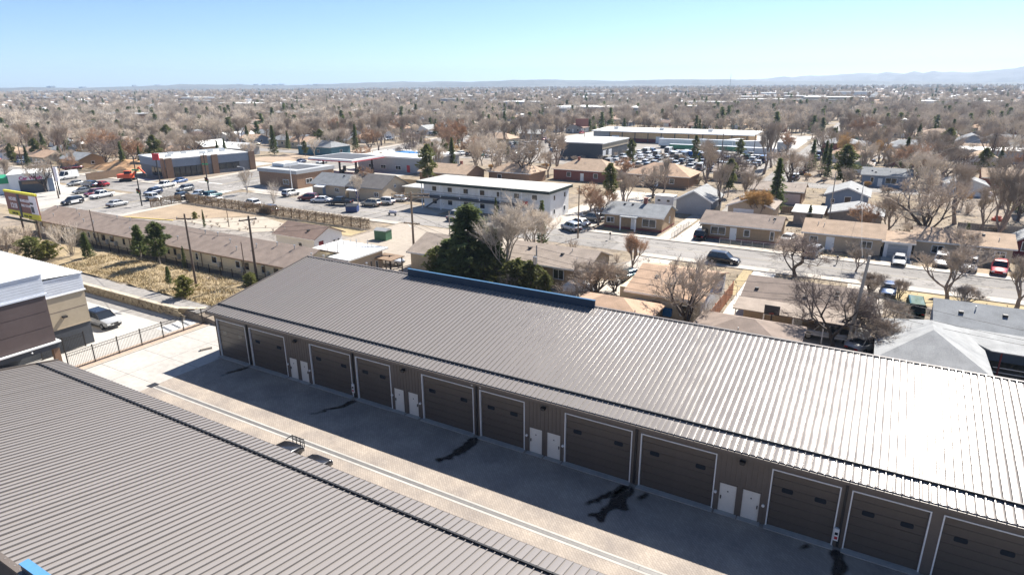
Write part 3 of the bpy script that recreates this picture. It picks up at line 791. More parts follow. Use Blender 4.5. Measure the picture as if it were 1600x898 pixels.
# rear body: right wall X=-69, Y 12..31
BX = -69.0
MB().box(-130, BX, 6, 31.0, 0, 2.45).build("base_wall", M["dark_wall"], wb)
MB().box(-130, BX + 0.05, 6, 31.05, 2.45, 5.85).build("beige_wall", M["beige_panel"], wb)
MB().box(-130, BX + 0.08, 6, 31.08, 2.40, 2.50).build("ledge", M["beige_panel"], wb)
for yy in (27.4,): MB().box(BX + 0.05, BX + 0.062, yy, yy + 0.04, 2.52, 5.8).build("panel_joint", M["brown_panel"], wb)
MB().box(BX + 0.05, BX + 0.062, 25.9, 31.0, 4.2, 4.24).build("panel_joint", M["brown_panel"], wb)
for k in range(7):
    MB().box(-130, BX + 0.10 + (k % 2) * 0.0, 6, 31.1, 5.88 + k * 0.25, 6.10 + k * 0.25).build("corrugated_course", M["white_corr"], wb)
MB().box(-130, BX + 0.16, 5.9, 31.2, 5.78, 5.88).build("flashing", M["white_trim"], wb)
q = MB(); q.add([(-130, 31.25, 7.62), (BX + .2, 31.25, 7.62), (BX + .2, 6, 9.2), (-130, 6, 9.2)], [(0, 1, 2, 3)])
q.build("roof_deck", M["white_roof"], wb)
rsm = MB().add([(-.03, 31.3, 7.63), (.03, 31.3, 7.63), (.03, 6, 9.21), (-.03, 6, 9.21), (-.03, 31.3, 7.69), (.03, 31.3, 7.69), (.03, 6, 9.27), (-.03, 6, 9.27)], [(4, 5, 6, 7), (0, 1, 5, 4), (1, 2, 6, 5), (3, 0, 4, 7)]).mesh("roof_seam", M["white_roof"])
for i in range(62): ob("roof_seam", rsm, wb, (BX - 0.1 - i * 0.5, 0, 0))
# projecting brown bay over the entrance canopy
FX = -64.6
q = MB().box(-68.9, FX, 16.6, 25.8, 2.95, 7.45); q.build("brown_bay", M["brown_panel"], wb)
for yy, zz, w, h in ((16.8, 0, 0, 0),):
    for k in range(3):
        for j in range(2):
            MB().box(FX, FX + 0.04, 16.8 + j * 4.5, 21.15 + j * 4.5, 3.05 + k * 1.47, 4.46 + k * 1.47).build("cladding_panel", M["brown_panel"], wb)
        MB().box(-68.8, FX - .1, 25.8, 25.84, 3.05 + k * 1.47, 4.46 + k * 1.47).build("cladding_panel", M["brown_panel"], wb)
MB().box(-69.0, FX + 0.12, 16.4, 25.95, 7.46, 7.62).build("bay_coping", M["white_corr"], wb)
for k in range(7): MB().box(-68.9, FX + 0.02, 12.0, 25.85, 7.64 + k * 0.25, 7.87 + k * 0.25).build("corrugated_course", M["white_corr"], wb)
MB().box(-69.0, FX + 0.1, 12.0, 25.95, 9.40, 9.47).build("parapet_cap", M["white_corr"], wb)
for k in range(22): MB().box(-68.9, FX + 0.01, 6.0, 16.5, 2.95 + k * 0.2046, 3.14 + k * 0.2046).build("corrugated_course", M["white_corr"], wb)
MB().box(-68.9, FX + 0.28, 6.0, 26.1, 2.80, 2.93).build("canopy_edge", M["white_trim"], wb)
MB().box(-68.9, FX + 0.18, 6.0, 26.0, 2.30, 2.79).build("canopy_fascia", M["dark_wall"], wb)
for yy in (13, 18.5, 25.4): MB().box(FX - 0.4, FX + 0.05, yy, yy + 0.5, 0, 2.28).build("column", M["brown_brick"], wb)
for yy in (8, 12.2, 16.0, 20.0, 23.6): MB().tube((FX + 0.24, yy, 2.5), (FX + 0.24, yy, 2.62), 0.08, n=8).build("fascia_light", M["white_trim"], wb)
MB().box(-68.8, FX - 0.5, 6.0, 25.7, 0, 0.03).build("canopy_floor", MATS["court_concrete"], wb)
lp = MB().box(BX + 0.05, BX + 0.45, 28.5, 28.9, 3.55, 3.72).build("wall_light", M["dark_metal"], wb)
MB().box(BX + 0.02, BX + 0.32, 24.3, 24.55, 1.35, 1.7).build("meter_box", M["white_trim"], wb)
MB().tube((BX + 0.1, 24.0, 1.3), (BX + 0.1, 22.0, 1.3), 0.06).build("conduit", M["galv"], wb)

# ------------------------------------------------------------------ long cream building with brown roof
lb = thing("motel_block", "very long low cream building with brown shingle roof beyond the dry bank", "building", (-95.5, 52.2, 1.2), 0.0)
LX0, LX1, LD, LH = -32.5, 33.5, 8.2, 2.3
MB().box(LX0, LX1, 0, LD, 0, LH).prismx([(0, LH), (LD, LH), (LD / 2, LH + 1.5)], LX0, LX1).build("wall", mat("cream_stucco", (0.72, 0.59, 0.38), 0.85, 0.08, scale=.5), lb)
q = MB(); e = 0.35; rise = 1.62
for s0, s1, z0, z1 in ((-e, LD / 2, LH - 0.02, LH + rise), (LD + e, LD / 2, LH - 0.02, LH + rise)):
    pr = [(s0, z0), (s1, z1), (s1, z1 + .14), (s0, z0 + .14)]
    q.prismx(pr if s0 < s1 else pr[::-1], LX0 - .4, LX1 + .4)
q.build("roof", M["sh_mauve"], lb)
MB().box(LX0 - .4, LX1 + .4, -e - .09, -e, LH - .06, LH + .1).build("gutter", M["wood_brown"], lb)
r = random.Random(8)
x = LX0 + 2
while x < LX1 - 1:
    w = r.choice((0.9, 1.1, 0.6)); 
    f = MB().box(x, x + w, -.03, 0.0, .95, 1.95); o = f.build("window", M["white_trim"] if r.random() < .5 else M["wood_brown"], lb)
    MB().box(x + .07, x + w - .07, -.045, -.031, 1.02, 1.88).build("pane", M["glass"], o)
    if r.random() < .45: MB().box(x + w + .5, x + w + .9, -.35, 0, 0.6, 1.3).build("wall_unit", M["galv"], lb)
    x += r.choice((2.4, 3.6, 5.1, 1.6))
for x in [LX0 + 3 + 4.4 * i for i in range(17)]:
    MB().box(x, x + .08, -.09, -.002, .1, LH - .1).build("downpipe", M["wood_brown"], lb)
vm = MB().tube((0, 0, -.2), (0, 0, .45), .07, n=8).tube((0, 0, .45), (0, 0, .55), .14, n=8).mesh("roof_vent", M["galv"])
for i in range(24):
    yy = r.choice((1.2, 2.4, 3.4)); ob("roof_vent", vm, lb, (LX0 + 2 + i * 3.2 + r.uniform(-.6, .6), yy, LH + .1 + rise * (yy + e) / (LD / 2 + e)))
# ------------------------------------------------------------------ houses
def win_meshes(w, h):
    def f():
        q = MB(); t = 0.09
        q.box(-w / 2, -w / 2 + t, -.05, .0, 0, h); q.box(w / 2 - t, w / 2, -.05, .0, 0, h); q.box(-w / 2 + t, w / 2 - t, -.05, 0, 0, t); q.box(-w / 2 + t, w / 2 - t, -.05, 0, h - t, h)
        if w > 1.3: q.box(-.035, .035, -.045, 0, t, h - t)
        g_ = MB().box(-w / 2 + t, w / 2 - t, -.02, -.004, t, h - t)
        return q.mesh("window", M["white_trim"]), g_.mesh("pane", M["glass"])
    return shared(("win", w, h), f)
def door_meshes(w, h):
    def f():
        q = MB().box(-w / 2, w / 2, -.05, .0, 0, h)
        return q.mesh("door", M["white_trim"]), MB().box(w / 2 - .16, w / 2 - .08, -.085, -.051, h * .46, h * .52).mesh("handle", M["dark_metal"])
    return shared(("door", w, h), f)

def side_xf(side, w, d, u):
    if side == 'f': return (u, -.001, 0), 0.0
    if side == 'b': return (-u, d + .001, 0), math.pi
    if side == 'l': return (-w / 2 - .001, d / 2 - u, 0), -math.pi / 2
    return (w / 2 + .001, d / 2 + u, 0), math.pi / 2

def add_openings(root, w, d, wins, doors, garages=(), wall_m=None):
    for s, u, z, ww, hh in wins:
        (x, y, _), rz = side_xf(s, w, d, u); a, b = win_meshes(ww, hh)
        o = ob("window", a, root, (x, y, z), (0, 0, rz)); ob("pane", b, o)
    for s, u, ww, hh, m in doors:
        (x, y, _), rz = side_xf(s, w, d, u); a, b = door_meshes(ww, hh)
        o = ob("door", a, root, (x, y, 0.1), (0, 0, rz)); ob("handle", b, o)
        if m is not None: o.material_slots[0].link = 'OBJECT'; o.material_slots[0].material = m
    for s, u, ww, hh, m in garages:
        (x, y, _), rz = side_xf(s, w, d, u)
        def gm():
            q = MB(); n = 4
            for k in range(n): q.box(-ww / 2, ww / 2, -.05, 0, 0.02 + k * hh / n, (k + 1) * hh / n - 0.02)
            return q.mesh("garage_door", M["white_trim"])
        o = ob("garage_door", shared(("gar", ww, hh), gm), root, (x, y, 0), (0, 0, rz))
        if m is not None: o.material_slots[0].link = 'OBJECT'; o.material_slots[0].material = m

def wall_mesh(w, d, h, roof, rise):
    q = MB().box(-w / 2, w / 2, 0, d, -0.3, h)
    if roof == 'gx': q.prismx([(0.0, h), (d, h), (d / 2, h + rise)], -w / 2, w / 2)
    if roof == 'gy': q.prismy([(-w / 2, h), (w / 2, h), (0, h + rise)], 0, d)
    return q.mesh("wall", M["white_wall"])

def roof_mesh(w, d, h, roof, rise, e, t=0.16):
    q = MB()
    if roof == 'gx':
        k = rise / (d / 2); z0 = h - e * k
        for a, b in ((-e, d / 2), (d + e, d / 2)):
            pr = [(a, z0), (b, h + rise), (b, h + rise + t), (a, z0 + t)]
            q.prismx(pr if a < b else pr[::-1], -w / 2 - e, w / 2 + e)
    elif roof == 'gy':
        k = rise / (w / 2); z0 = h - e * k
        for a, b in ((-w / 2 - e, 0), (w / 2 + e, 0)):
            pr = [(a, z0), (b, h + rise), (b, h + rise + t), (a, z0 + t)]
            q.prismy(pr[::-1] if a > b else pr, -e, d + e)
    elif roof == 'hip':
        m = min(w, d) / 2 + e; x0, x1, y0, y1 = -w / 2 - e, w / 2 + e, -e, d + e
        rr = [(x0 + m, (y0 + y1) / 2), (x1 - m, (y0 + y1) / 2)] if w >= d else [((x0 + x1) / 2, y0 + m), ((x0 + x1) / 2, y1 - m)]
        zb, zt = h, h + rise
        vs = [(x0, y0, zb), (x1, y0, zb), (x1, y1, zb), (x0, y1, zb), (*rr[0], zt), (*rr[1], zt), (x0, y0, zb - .12), (x1, y0, zb - .12), (x1, y1, zb - .12), (x0, y1, zb - .12)]
        if w >= d: fs = [(0, 1, 5, 4), (1, 2, 5), (2, 3, 4, 5), (3, 0, 4)]
        else: fs = [(0, 1, 4), (1, 2, 5, 4), (2, 3, 5), (3, 0, 4, 5)]
        q.add(vs, fs + [(6, 7, 1, 0), (7, 8, 2, 1), (8, 9, 3, 2), (9, 6, 0, 3), (9, 8, 7, 6)])
    elif roof == 'flat':
        q.box(-w / 2 - e, w / 2 + e, -e, d + e, h, h + rise)
    elif roof == 'shed':      # low at the front
        q.prismx([(-e, h), (d + e, h + rise), (d + e, h + rise + t), (-e, h + t)], -w / 2 - e, w / 2 + e)
    return q.mesh("roof", M["sh_brown"])

def setm(o, m):
    if m is not None and o.material_slots:
        o.material_slots[0].link = 'OBJECT'; o.material_slots[0].material = m

VENTM = MB().tube((0, 0, -.25), (0, 0, .4), .06, n=7).mesh("roof_vent", M["galv"])
BOXVM = MB().box(-.2, .2, -.2, .2, -.2, .18).mesh("roof_vent", M["dark_metal"])
def roof_z(roof, w, d, h, rise, x, y):
    if roof == 'gx': return h + rise * (1 - abs(y - d / 2) / (d / 2)) + .16
    if roof == 'gy': return h + rise * (1 - abs(x) / (w / 2)) + .16
    if roof == 'hip': return h + rise * min(1, min(y, d - y, x + w / 2, w / 2 - x) / (min(w, d) / 2)) * .95
    return h + rise

def house(label, x0, x1, yf, d, h, roof, rise, wall, rm, wins=(), doors=(), garages=(), vents=3, chimney=None, e=0.45, z=0.0, name="house", cat="house", rz=0.0, group=None, fascia=True, seed=0, base=None):
    w = x1 - x0
    t = thing(name, label, cat, ((x0 + x1) / 2, yf, z), rz, group)
    o = ob("wall", shared(("wall", w, d, h, roof, rise), lambda: wall_mesh(w, d, h, roof, rise)), t); setm(o, wall)
    ro = ob("roof", shared(("roof", w, d, h, roof, rise, e), lambda: roof_mesh(w, d, h, roof, rise, e)), t); setm(ro, rm)
    if fascia:
        if roof == 'gx':
            z0 = h - e * rise / (d / 2)
            MB().box(-w / 2 - e, w / 2 + e, -e - .06, -e - .002, z0 - .06, z0 + .13).build("fascia", M["fascia_white"], t)
        elif roof in ('hip', 'flat'):
            f0, f1 = (h - .16, h - .002) if roof == 'hip' else (h, h + rise - .02)
            MB().box(-w / 2 - e, w / 2 + e, -e - .05, -e - .003, f0, f1).build("fascia", M["fascia_white"], t)
        elif roof == 'gy':
            k = rise / (w / 2); z0 = h - e * k
            for s in (-1, 1):
                pr = [(s * (w / 2 + e), z0 - .1), (0, h + rise - .1), (0, h + rise + .16), (s * (w / 2 + e), z0 + .16)]
                MB().prismy(pr if s < 0 else pr[::-1], -e - .05, -e - .003).build("fascia", M["fascia_white"], t)
    if base is not None:
        MB().box(-w / 2 - .02, w / 2 + .02, -.02, d + .02, -.3, .45).build("foundation", base, t)
    add_openings(t, w, d, wins, doors, garages)
    r = random.Random(seed + int(x0 * 7 + yf * 3))
    for i in range(vents):
        x = r.uniform(-w / 2 + .8, w / 2 - .8); y = r.uniform(.12, .42) * d if roof != 'flat' else r.uniform(.2, .8) * d
        ob("roof_vent", VENTM if r.random() < .6 else BOXVM, ro, (x, y, roof_z(roof, w, d, h, rise, x, y)))
    if chimney:
        cx, cy = chimney; zt = roof_z(roof, w, d, h, rise, cx, cy)
        MB().box(cx - .3, cx + .3, cy - .3, cy + .3, zt - .8, zt + .9).box(cx - .36, cx + .36, cy - .36, cy + .36, zt + .9, zt + 1.0).build("chimney", M["red_brick"], ro)
    return t

W2, W3 = (1.0, 1.1), (2.2, 1.3)
# --- west of the pines: small buildings behind the long cream one
h = house("small white house with brown gable roof and red-brown door beside the hedge", -83.5, -74.8, 67.3, 6.0, 2.8, 'gx', 1.3, M["white_wall"], M["sh_brown"], [('f', 1.2, 1.0, .9, .9), ('r', 1.2, 1.1, .7, .8), ('r', 2.1, 1.1, .7, .8)], [('r', -1.6, .95, 2.05, M["barn_red"])], vents=2, z=0.0)
t = house("flat white-roofed tan cottage with pipes standing on its roof", -66.6, -58.6, 58.2, 6.6, 3.4, 'flat', 0.22, M["tan_wall"], M["flat_white"], [('r', -1.2, 0.9, 1.2, 1.3), ('r', 2.0, 1.0, .5, 1.1)], [], vents=0, e=.6, z=0.3)
rr_ = random.Random(2)
for i in range(10):
    x, y = rr_.uniform(-3.4, 3.4), rr_.uniform(.8, 5.8); hh = rr_.choice((.7, .9, 1.3, 1.6))
    MB().tube((x, y, 3.6), (x, y, 3.6 + hh), .07, n=7).build("roof_pipe", M["galv"], t)
MB().box(4.05, 5.6, 2.5, 6.5, 0, .35).box(5.4, 5.55, 2.6, 2.75, .35, 2.8).box(5.4, 5.55, 6.3, 6.45, .35, 2.8).build("porch", M["wood_dark"], t)
h = house("brown-roofed house with open dark wood porch beside the tall pole", -57.0, -48.0, 69.0, 9.0, 2.7, 'gx', 1.7, M["cream_wall"], M["sh_taupe"], [('f', 2.5, 1, 1.1, 1.1)], [('l', 0, .95, 2.0, None)], vents=2)
pr_ = thing("porch", "dark timber porch with open railings in front of the tall pole", "porch", (-57.5, 64.6, 0))
MB().box(-1.6, 1.6, -1.3, 1.3, 0.35, 0.5).build("deck", M["wood_dark"], pr_)
for x in (-1.5, 1.5):
    for y in (-1.2, 1.2): MB().box(x - .07, x + .07, y - .07, y + .07, 0, 2.7).build("post", M["wood_dark"], pr_)
MB().box(-1.8, 1.8, -1.5, 1.5, 2.7, 2.82).build("porch_roof", M["wood_brown"], pr_)
for y in (-1.2, 1.2): 
    for zz in (.7, 1.0, 1.3): MB().box(-1.5, 1.5, y - .03, y + .03, zz, zz + .07).build("rail", M["wood_dark"], pr_)
# --- houses between the storage units and the street
a5 = house("tan brick ranch with grey-brown roof behind the green junipers", -43.6, -30.8, 72.0, 8.4, 2.7, 'gx', 1.5, M["tan_brick"], M["sh_taupe"], [('f', -4.5, 1.0, 1.0, 1.3), ('f', 2.6, .9, 1.6, 1.4), ('r', 0, 1, 1.2, 1.2)], [('f', -2.8, .95, 2.05, M["white_trim"])], vents=5, seed=4)
a6 = house("low tan-roofed garage hugging the blue parapet's right end", -27.2, -18.6, 58.5, 6.5, 2.2, 'hip', 1.35, M["cream_wall"], M["sh_orange"], [], [], vents=2, name="garage", cat="garage")
a7 = house("yellow bungalow with orange-tan roof behind the bare backyard tree", -22.8, -14.6, 66.2, 12.0, 3.0, 'gx', 1.5, M["cream_wall"], M["sh_orange"], [('f', -2.6, 1.0, 1.2, 1.1), ('f', 2.6, .9, 1.3, 1.3), ('r', -2.5, 1.1, 1.0, 1.2), ('r', 1, 1.1, 1.0, 1.2), ('r', 4, 1.1, 1.0, 1.3)], [('f', -.8, .95, 2.05, M["wood_brown"])], vents=5, seed=9)
wn_ = MB().box(-5.9, -4.11, 2.0, 9.0, 0, 2.6).build("side_wing", M["cream_wall"], a7)
MB().box(4.11, 4.2, -.2, 12.2, 0, 3.0).build("white_siding", M["white_wall"], a7)
MB().box(0.1, 1.1, -.45, -.06, .7, 1.6).build("blue_awning", M["blue_tarp"], a7)
a8 = house("mauve-brown hip-roofed garage touching the storage roof's back edge", -13.6, -4.2, 57.0, 8.0, 2.3, 'hip', 1.5, M["tan_wall"], M["sh_mauve"], [], [], vents=1, name="garage", cat="garage")
a9 = house("mauve-brown roofed ranch with open white-posted patio facing the storage units", -10.8, 0.6, 70.9, 8.0, 2.8, 'gx', 1.25, M["tan_wall"], M["sh_mauve"], [('f', -3, 1, 1.2, 1.2), ('f', 2.5, .9, 1.8, 1.4)], [('f', 0, .95, 2.05, None)], vents=6, seed=3)
po = MB().add([(-6.3, -.3, 2.75), (5.8, -.3, 2.75), (5.8, -3.6, 2.35), (-6.3, -3.6, 2.35), (-6.3, -.3, 2.85), (5.8, -.3, 2.85), (5.8, -3.6, 2.45), (-6.3, -3.6, 2.45)], [(0, 1, 2, 3), (7, 6, 5, 4), (3, 2, 6, 7), (0, 3, 7, 4), (2, 1, 5, 6)]).build("patio_roof", M["sh_taupe"], a9)
for x in (-6.0, -3.1, -.2, 2.7, 5.6): MB().box(x - .06, x + .06, -3.5, -3.38, 0, 2.37).build("patio_post", M["white_trim"], a9)
MB().box(-6.0, 5.6, -3.47, -3.41, .85, .92).build("patio_rail", M["white_trim"], a9)
hoop = thing("basketball_hoop", "dark basketball backboard standing before the mauve-roofed ranch's patio", "hoop", (-7.3, 66.3, 0))
MB().tube((0, 0, 0), (0, 0, 2.9), .06).build("pole", M["dark_metal"], hoop); MB().box(-.75, .75, -.22, -.17, 2.75, 3.75).build("backboard", M["black_plastic"], hoop)
q = MB(); 
for k in range(12):
    a0, a1 = k * math.pi / 6, (k + 1) * math.pi / 6
    q.tube((.22 * math.cos(a0), -.46 + .22 * math.sin(a0), 2.95), (.22 * math.cos(a1), -.46 + .22 * math.sin(a1), 2.95), .02, n=5)
q.build("rim", M["orange_paint"], hoop)
a10 = house("pale grey hip-roofed garage with a lone bare shrub's shadow", 2.6, 10.4, 60.4, 10.6, 2.4, 'hip', 2.0, M["grey_wall"], M["sh_lgrey"], [], [], vents=0, name="garage", cat="garage")
a11 = house("long grey shingle ranch with covered red-posted patio at right edge", 7.4, 26, 71.0, 7.8, 2.9, 'gx', 1.3, M["blue_wall"], M["sh_grey"], [('f', 2.5, .9, 1.8, 1.4), ('f', 6, .9, 1.8, 1.4)], [('f', -.5, 1.0, 2.05, None)], vents=9, seed=8)
MB().add([(-9.4, -.3, 2.85), (9.6, -.3, 2.85), (9.6, -4.6, 2.45), (-5.4, -4.6, 2.45), (-9.4, -.3, 2.95), (9.6, -.3, 2.95), (9.6, -4.6, 2.55), (-5.4, -4.6, 2.55)], [(0, 1, 2, 3), (7, 6, 5, 4), (3, 2, 6, 7), (0, 3, 7, 4)]).build("patio_roof", M["sh_lgrey"], a11)
for x in (-4.6, -1.6, 1.4, 4.4, 7.4): MB().box(x - .06, x + .06, -4.4, -4.28, 0, 2.47).build("patio_post", M["barn_red"], a11)
for zz in (.5, .95): MB().box(-5.0, 9.5, -4.37, -4.31, zz, zz + .06).build("patio_rail", M["fascia_white"], a11)
MB().tube((4.0, 2.6, 3.9), (4.0, 2.6, 4.4), .25, n=10).tube((4, 2.6, 4.4), (4, 2.6, 4.55), .45, r2=.2, n=12).build("satellite_dish", M["white_trim"], a11)
# --- north side of the street
h1 = house("tan brick ranch with grey roof and small white-posted porch", -43.0, -32.0, 108.9, 8.0, 2.75, 'gx', 1.45, M["tan_brick"], M["sh_grey"], [('f', -4.3, .95, 1.5, 1.1), ('f', 3.1, .75, 2.6, 1.5), ('r', .5, 1, .6, 1.2)], [('f', .2, 1.0, 2.1, None)], vents=2, chimney=(1.0, 4.0), base=M["red_brick"])
MB().box(-2.0, 1.2, -1.7, .1, 2.45, 2.62).build("porch_roof", M["sh_grey"], h1)
for x in (-1.8, 1.0): MB().box(x - .1, x + .1, -1.6, -1.4, 0, 2.45).build("porch_post", M["white_trim"], h1)
h2 = house("long tan brick ranch with mauve-brown roof behind the black driveway truck", -25.0, -12.6, 109.0, 8.0, 2.7, 'gx', 1.3, M["tan_brick"], M["sh_mauve"], [('f', -3.4, .8, 2.5, 1.4), ('f', 1.3, .9, 1.0, 1.2), ('f', 5.3, .7, .7, 1.5)], [('f', -.9, 1.1, 2.1, None)], vents=3, base=M["red_brick"])
h3 = house("low tan-roofed ranch half hidden by the near bare tree and mailbox", -8.8, 2.2, 109.6, 8.0, 2.7, 'gx', 1.35, M["tan_wall"], M["sh_tan"], [('f', -4, .9, 1.2, 1.2), ('f', 3.5, .9, 1.6, 1.2)], [('f', -1.6, 1.2, 2.1, None)], vents=2)
h4 = house("white single garage with pale blue-grey door facing the street", 2.6, 6.2, 109.2, 8.0, 2.5, 'gx', .7, M["white_wall"], M["sh_tan"], [], [], [('f', 0, 2.6, 2.1, M["grey_wall"])], vents=0, name="garage", cat="garage")
h5 = house("long tan-roofed ranch right of the white garage, bare trees in front", 6.6, 18.6, 111.6, 8.0, 2.7, 'gx', 1.2, M["tan_wall"], M["sh_tan"], [('f', 4.6, .9, 1.4, 1.2), ('f', -3, .9, 1.6, 1.2)], [('f', 1, 1.0, 2.05, None)], vents=3)
sh = house("dark red barn-shaped shed with white trim at the right edge", 19.4, 23.0, 117.5, 4.0, 2.6, 'gy', 1.3, M["barn_red"], M["sh_lgrey"], [('f', 0, 1.2, 1.6, 1.5)], [], vents=0, name="shed", cat="shed")
g1 = house("white-grey gable garage behind the tan brick ranches", -35.0, -28.0, 128.2, 10.0, 2.9, 'gy', 1.9, M["grey_wall"], M["sh_lgrey"], [], [], [('f', .4, 4.2, 2.3, M["grey_wall"])], vents=0, name="garage", cat="garage")
setm(g1.children[0], M["white_wall"])
g2 = house("tan-roofed garage with white door half behind the golden shrub", -24.5, -16.2, 127.5, 9.0, 2.7, 'gy', 1.6, M["tan_wall"], M["sh_taupe"], [], [], [('f', -1.2, 3.8, 2.2, M["white_trim"])], vents=0, name="garage", cat="garage")
g3 = house("small pale travel trailer-like shed left of the white-grey garage", -40.4, -36.4, 131.0, 2.6, 2.4, 'flat', .12, M["white_wall"], M["flat_white"], [('f', -1.1, 1.2, .8, .6), ('f', .9, 1.2, .8, .6)], [], vents=0, e=.05, z=.35, name="shed", cat="shed")
g4 = house("flat-topped open shed with pale roof behind the small yellow lawn", -12.5, -7.8, 128.0, 5.0, 2.3, 'shed', .5, M["wood_grey"], M["flat_dirty"], [], [], vents=0, name="shed", cat="shed")
g5 = house("pale grey low-pitched garage beside the dark green conical conifer", -6.5, 2.0, 130.5, 8.0, 2.4, 'gy', 1.0, M["wood_grey"], M["sh_lgrey"], [], [], vents=0, name="garage", cat="garage")
c1 = house("blue-grey gabled bungalow with white-framed window and steel lamp post", -8.6, -.8, 147.5, 10.0, 3.2, 'gy', 1.5, M["blue_wall"], M["sh_lgrey"], [('f', .2, 1.3, 1.3, 1.6), ('f', -2.6, 1.3, .8, 1.0)], [('f', .3, 1.0, 1.2, M["sign_blue"])], vents=2)
c2 = house("blue house with grey roof and white picture window behind the gabled bungalow", -3.2, 7.5, 186.0, 8.0, 3.0, 'gx', 1.3, M["blue_wall"], M["sh_grey"], [('f', 1.2, .9, 2.6, 1.5), ('f', -3, 1, .8, 1.4)], [('f', -1.2, 1.0, 2.05, None)], vents=3)
c3 = house("grey-brown ranch with pinkish front room behind the street-side sheds", -24.5, -13.5, 150.0, 8.0, 2.8, 'gx', 1.2, M["brown_brick"], M["sh_taupe"], [('f', -3.5, 1, 1.0, 1.2)], [('f', .4, 1.0, 2.05, M["dark_wall"])], vents=2)
MB().box(1.6, 5.2, -.5, -.01, 0, 2.3).build("front_room", M["pinkish_wall"], c3)
c4 = house("white-grey cottage with hipped gable among the far right trees", 14.5, 22.5, 180.0, 9.0, 2.6, 'gy', 1.5, M["white_wall"], M["sh_lgrey"], [('f', 0, 1, 1.2, 1.2)], [], vents=0)
c5 = house("tan-roofed shed with open dark front near the right power poles", 34.0, 43.0, 165.0, 7.0, 2.7, 'gx', 1.0, M["wood_dark"], M["sh_tan"], [], [], vents=0, name="shed", cat="shed")
c6 = house("grey gable cottage peeking out left of the tan open shed", 28.5, 36.5, 185.0, 8.0, 2.6, 'gy', 1.6, M["grey_wall"], M["sh_tan"], [('f', 0, 1, 1, 1)], [], vents=0)
c7 = house("big red brick house with grey hip roof at the right edge", 40.0, 56.0, 222.0, 11, 4.2, 'hip', 2.0, M["red_brick"], M["sh_taupe"], [('f', -4, 1, 1.2, 1.4), ('f', 0, 1, 1.2, 1.4), ('f', 4, 1, 1.2, 1.4)], [], vents=2)
c8 = house("long dark red building with bright white flat roof at right edge", 48.0, 90.0, 268.0, 14, 4.0, 'flat', .3, M["barn_red"], M["flat_white"], [], [], vents=2, name="building", cat="building")
c9 = house("long white flat-roofed row left of the dark red building", 18.0, 46.0, 262.0, 12, 3.6, 'flat', .3, M["grey_wall"], M["flat_white"], [('f', -8, 1, 1.2, 1.2), ('f', 0, 1, 1.2, 1.2), ('f', 8, 1, 1.2, 1.2)], [], vents=3, name="building", cat="building")
c10 = house("bright blue gabled house standing behind the long white flat-roofed row", 24, 35, 296.0, 10, 4.0, 'gy', 2.4, M["blue_wall"], M["sh_grey"], [('f', 0, 1.2, 1.4, 1.4)], [], vents=0)
c11 = house("tan hip-roofed brick house behind the white-grey right hand cottages", 12.0, 28.0, 330, 12, 3.4, 'hip', 2.6, M["brown_brick"], M["sh_tan"], [('f', -4, 1, 1.4, 1.3), ('f', 3, 1, 1.4, 1.3)], [], vents=0)
# two-storey red brick row by the side road
c12 = house("red brick house with pale grey hip roof by the side road's parked cars", -19.0, -6.5, 262, 10, 4.4, 'hip', 1.9, M["red_brick"], M["sh_lgrey"], [('f', -3, 1, 1.2, 1.3), ('f', 2, 1, 1.2, 1.3)], [], vents=0)
c13 = house("second brick house with grey roof right of the side road", 2.5, 13.5, 236, 9, 3.2, 'gx', 1.4, M["red_brick"], M["sh_taupe"], [('f', -2, 1, 1.4, 1.3)], [], vents=2)
# brick houses north of the motel
b1 = house("red brick house with brown hip roof and chimney left of the tall pine", -79.0, -61.5, 160.0, 11.0, 3.0, 'hip', 2.6, M["red_brick"], M["sh_tan"], [('f', -4, 1, 1.3, 1.3), ('f', 4, 1, 1.3, 1.3), ('r', -2, 1, .8, 1.6), ('r', 1.5, 1, .8, 1.6)], [('f', 0, 1.0, 2.05, None)], vents=2, chimney=(-3.0, 4.5))
b2 = house("brick house with orange-tan hip roof right of the tall pine", -57.5, -41.0, 160.0, 11.0, 3.0, 'hip', 2.6, M["brown_brick"], M["sh_orange"], [('f', -4, 1, 1.3, 1.3), ('f', 4, 1, 1.3, 1.3)], [('f', 0, 1.0, 2.05, None)], vents=2)
b3 = house("low grey-roofed bungalow behind bare trees left of the side road", -39, -29.5, 178, 8, 2.7, 'gx', 1.4, M["tan_wall"], M["sh_taupe"], [('f', 2, 1, 1.2, 1.2)], [], vents=1)
b4 = house("brown brick house with tan roof and timber fence behind the tan cottages", -110.0, -94.5, 139.0, 9.0, 2.9, 'gx', 1.8, M["brown_brick"], M["sh_tan"], [('f', -4, 1, 1.3, 1.2), ('f', 3, 1, 1.3, 1.2)], [('f', 0, 1.0, 2.05, M["barn_red"])], vents=1, chimney=(3.0, 5.0))
b5 = house("brown-roofed house directly behind the white motel", -93.0, -80.0, 148.0, 9.0, 2.9, 'hip', 2.2, M["brown_brick"], M["sh_tan"], [('f', -3, 1, 1.3, 1.2)], [], vents=1)
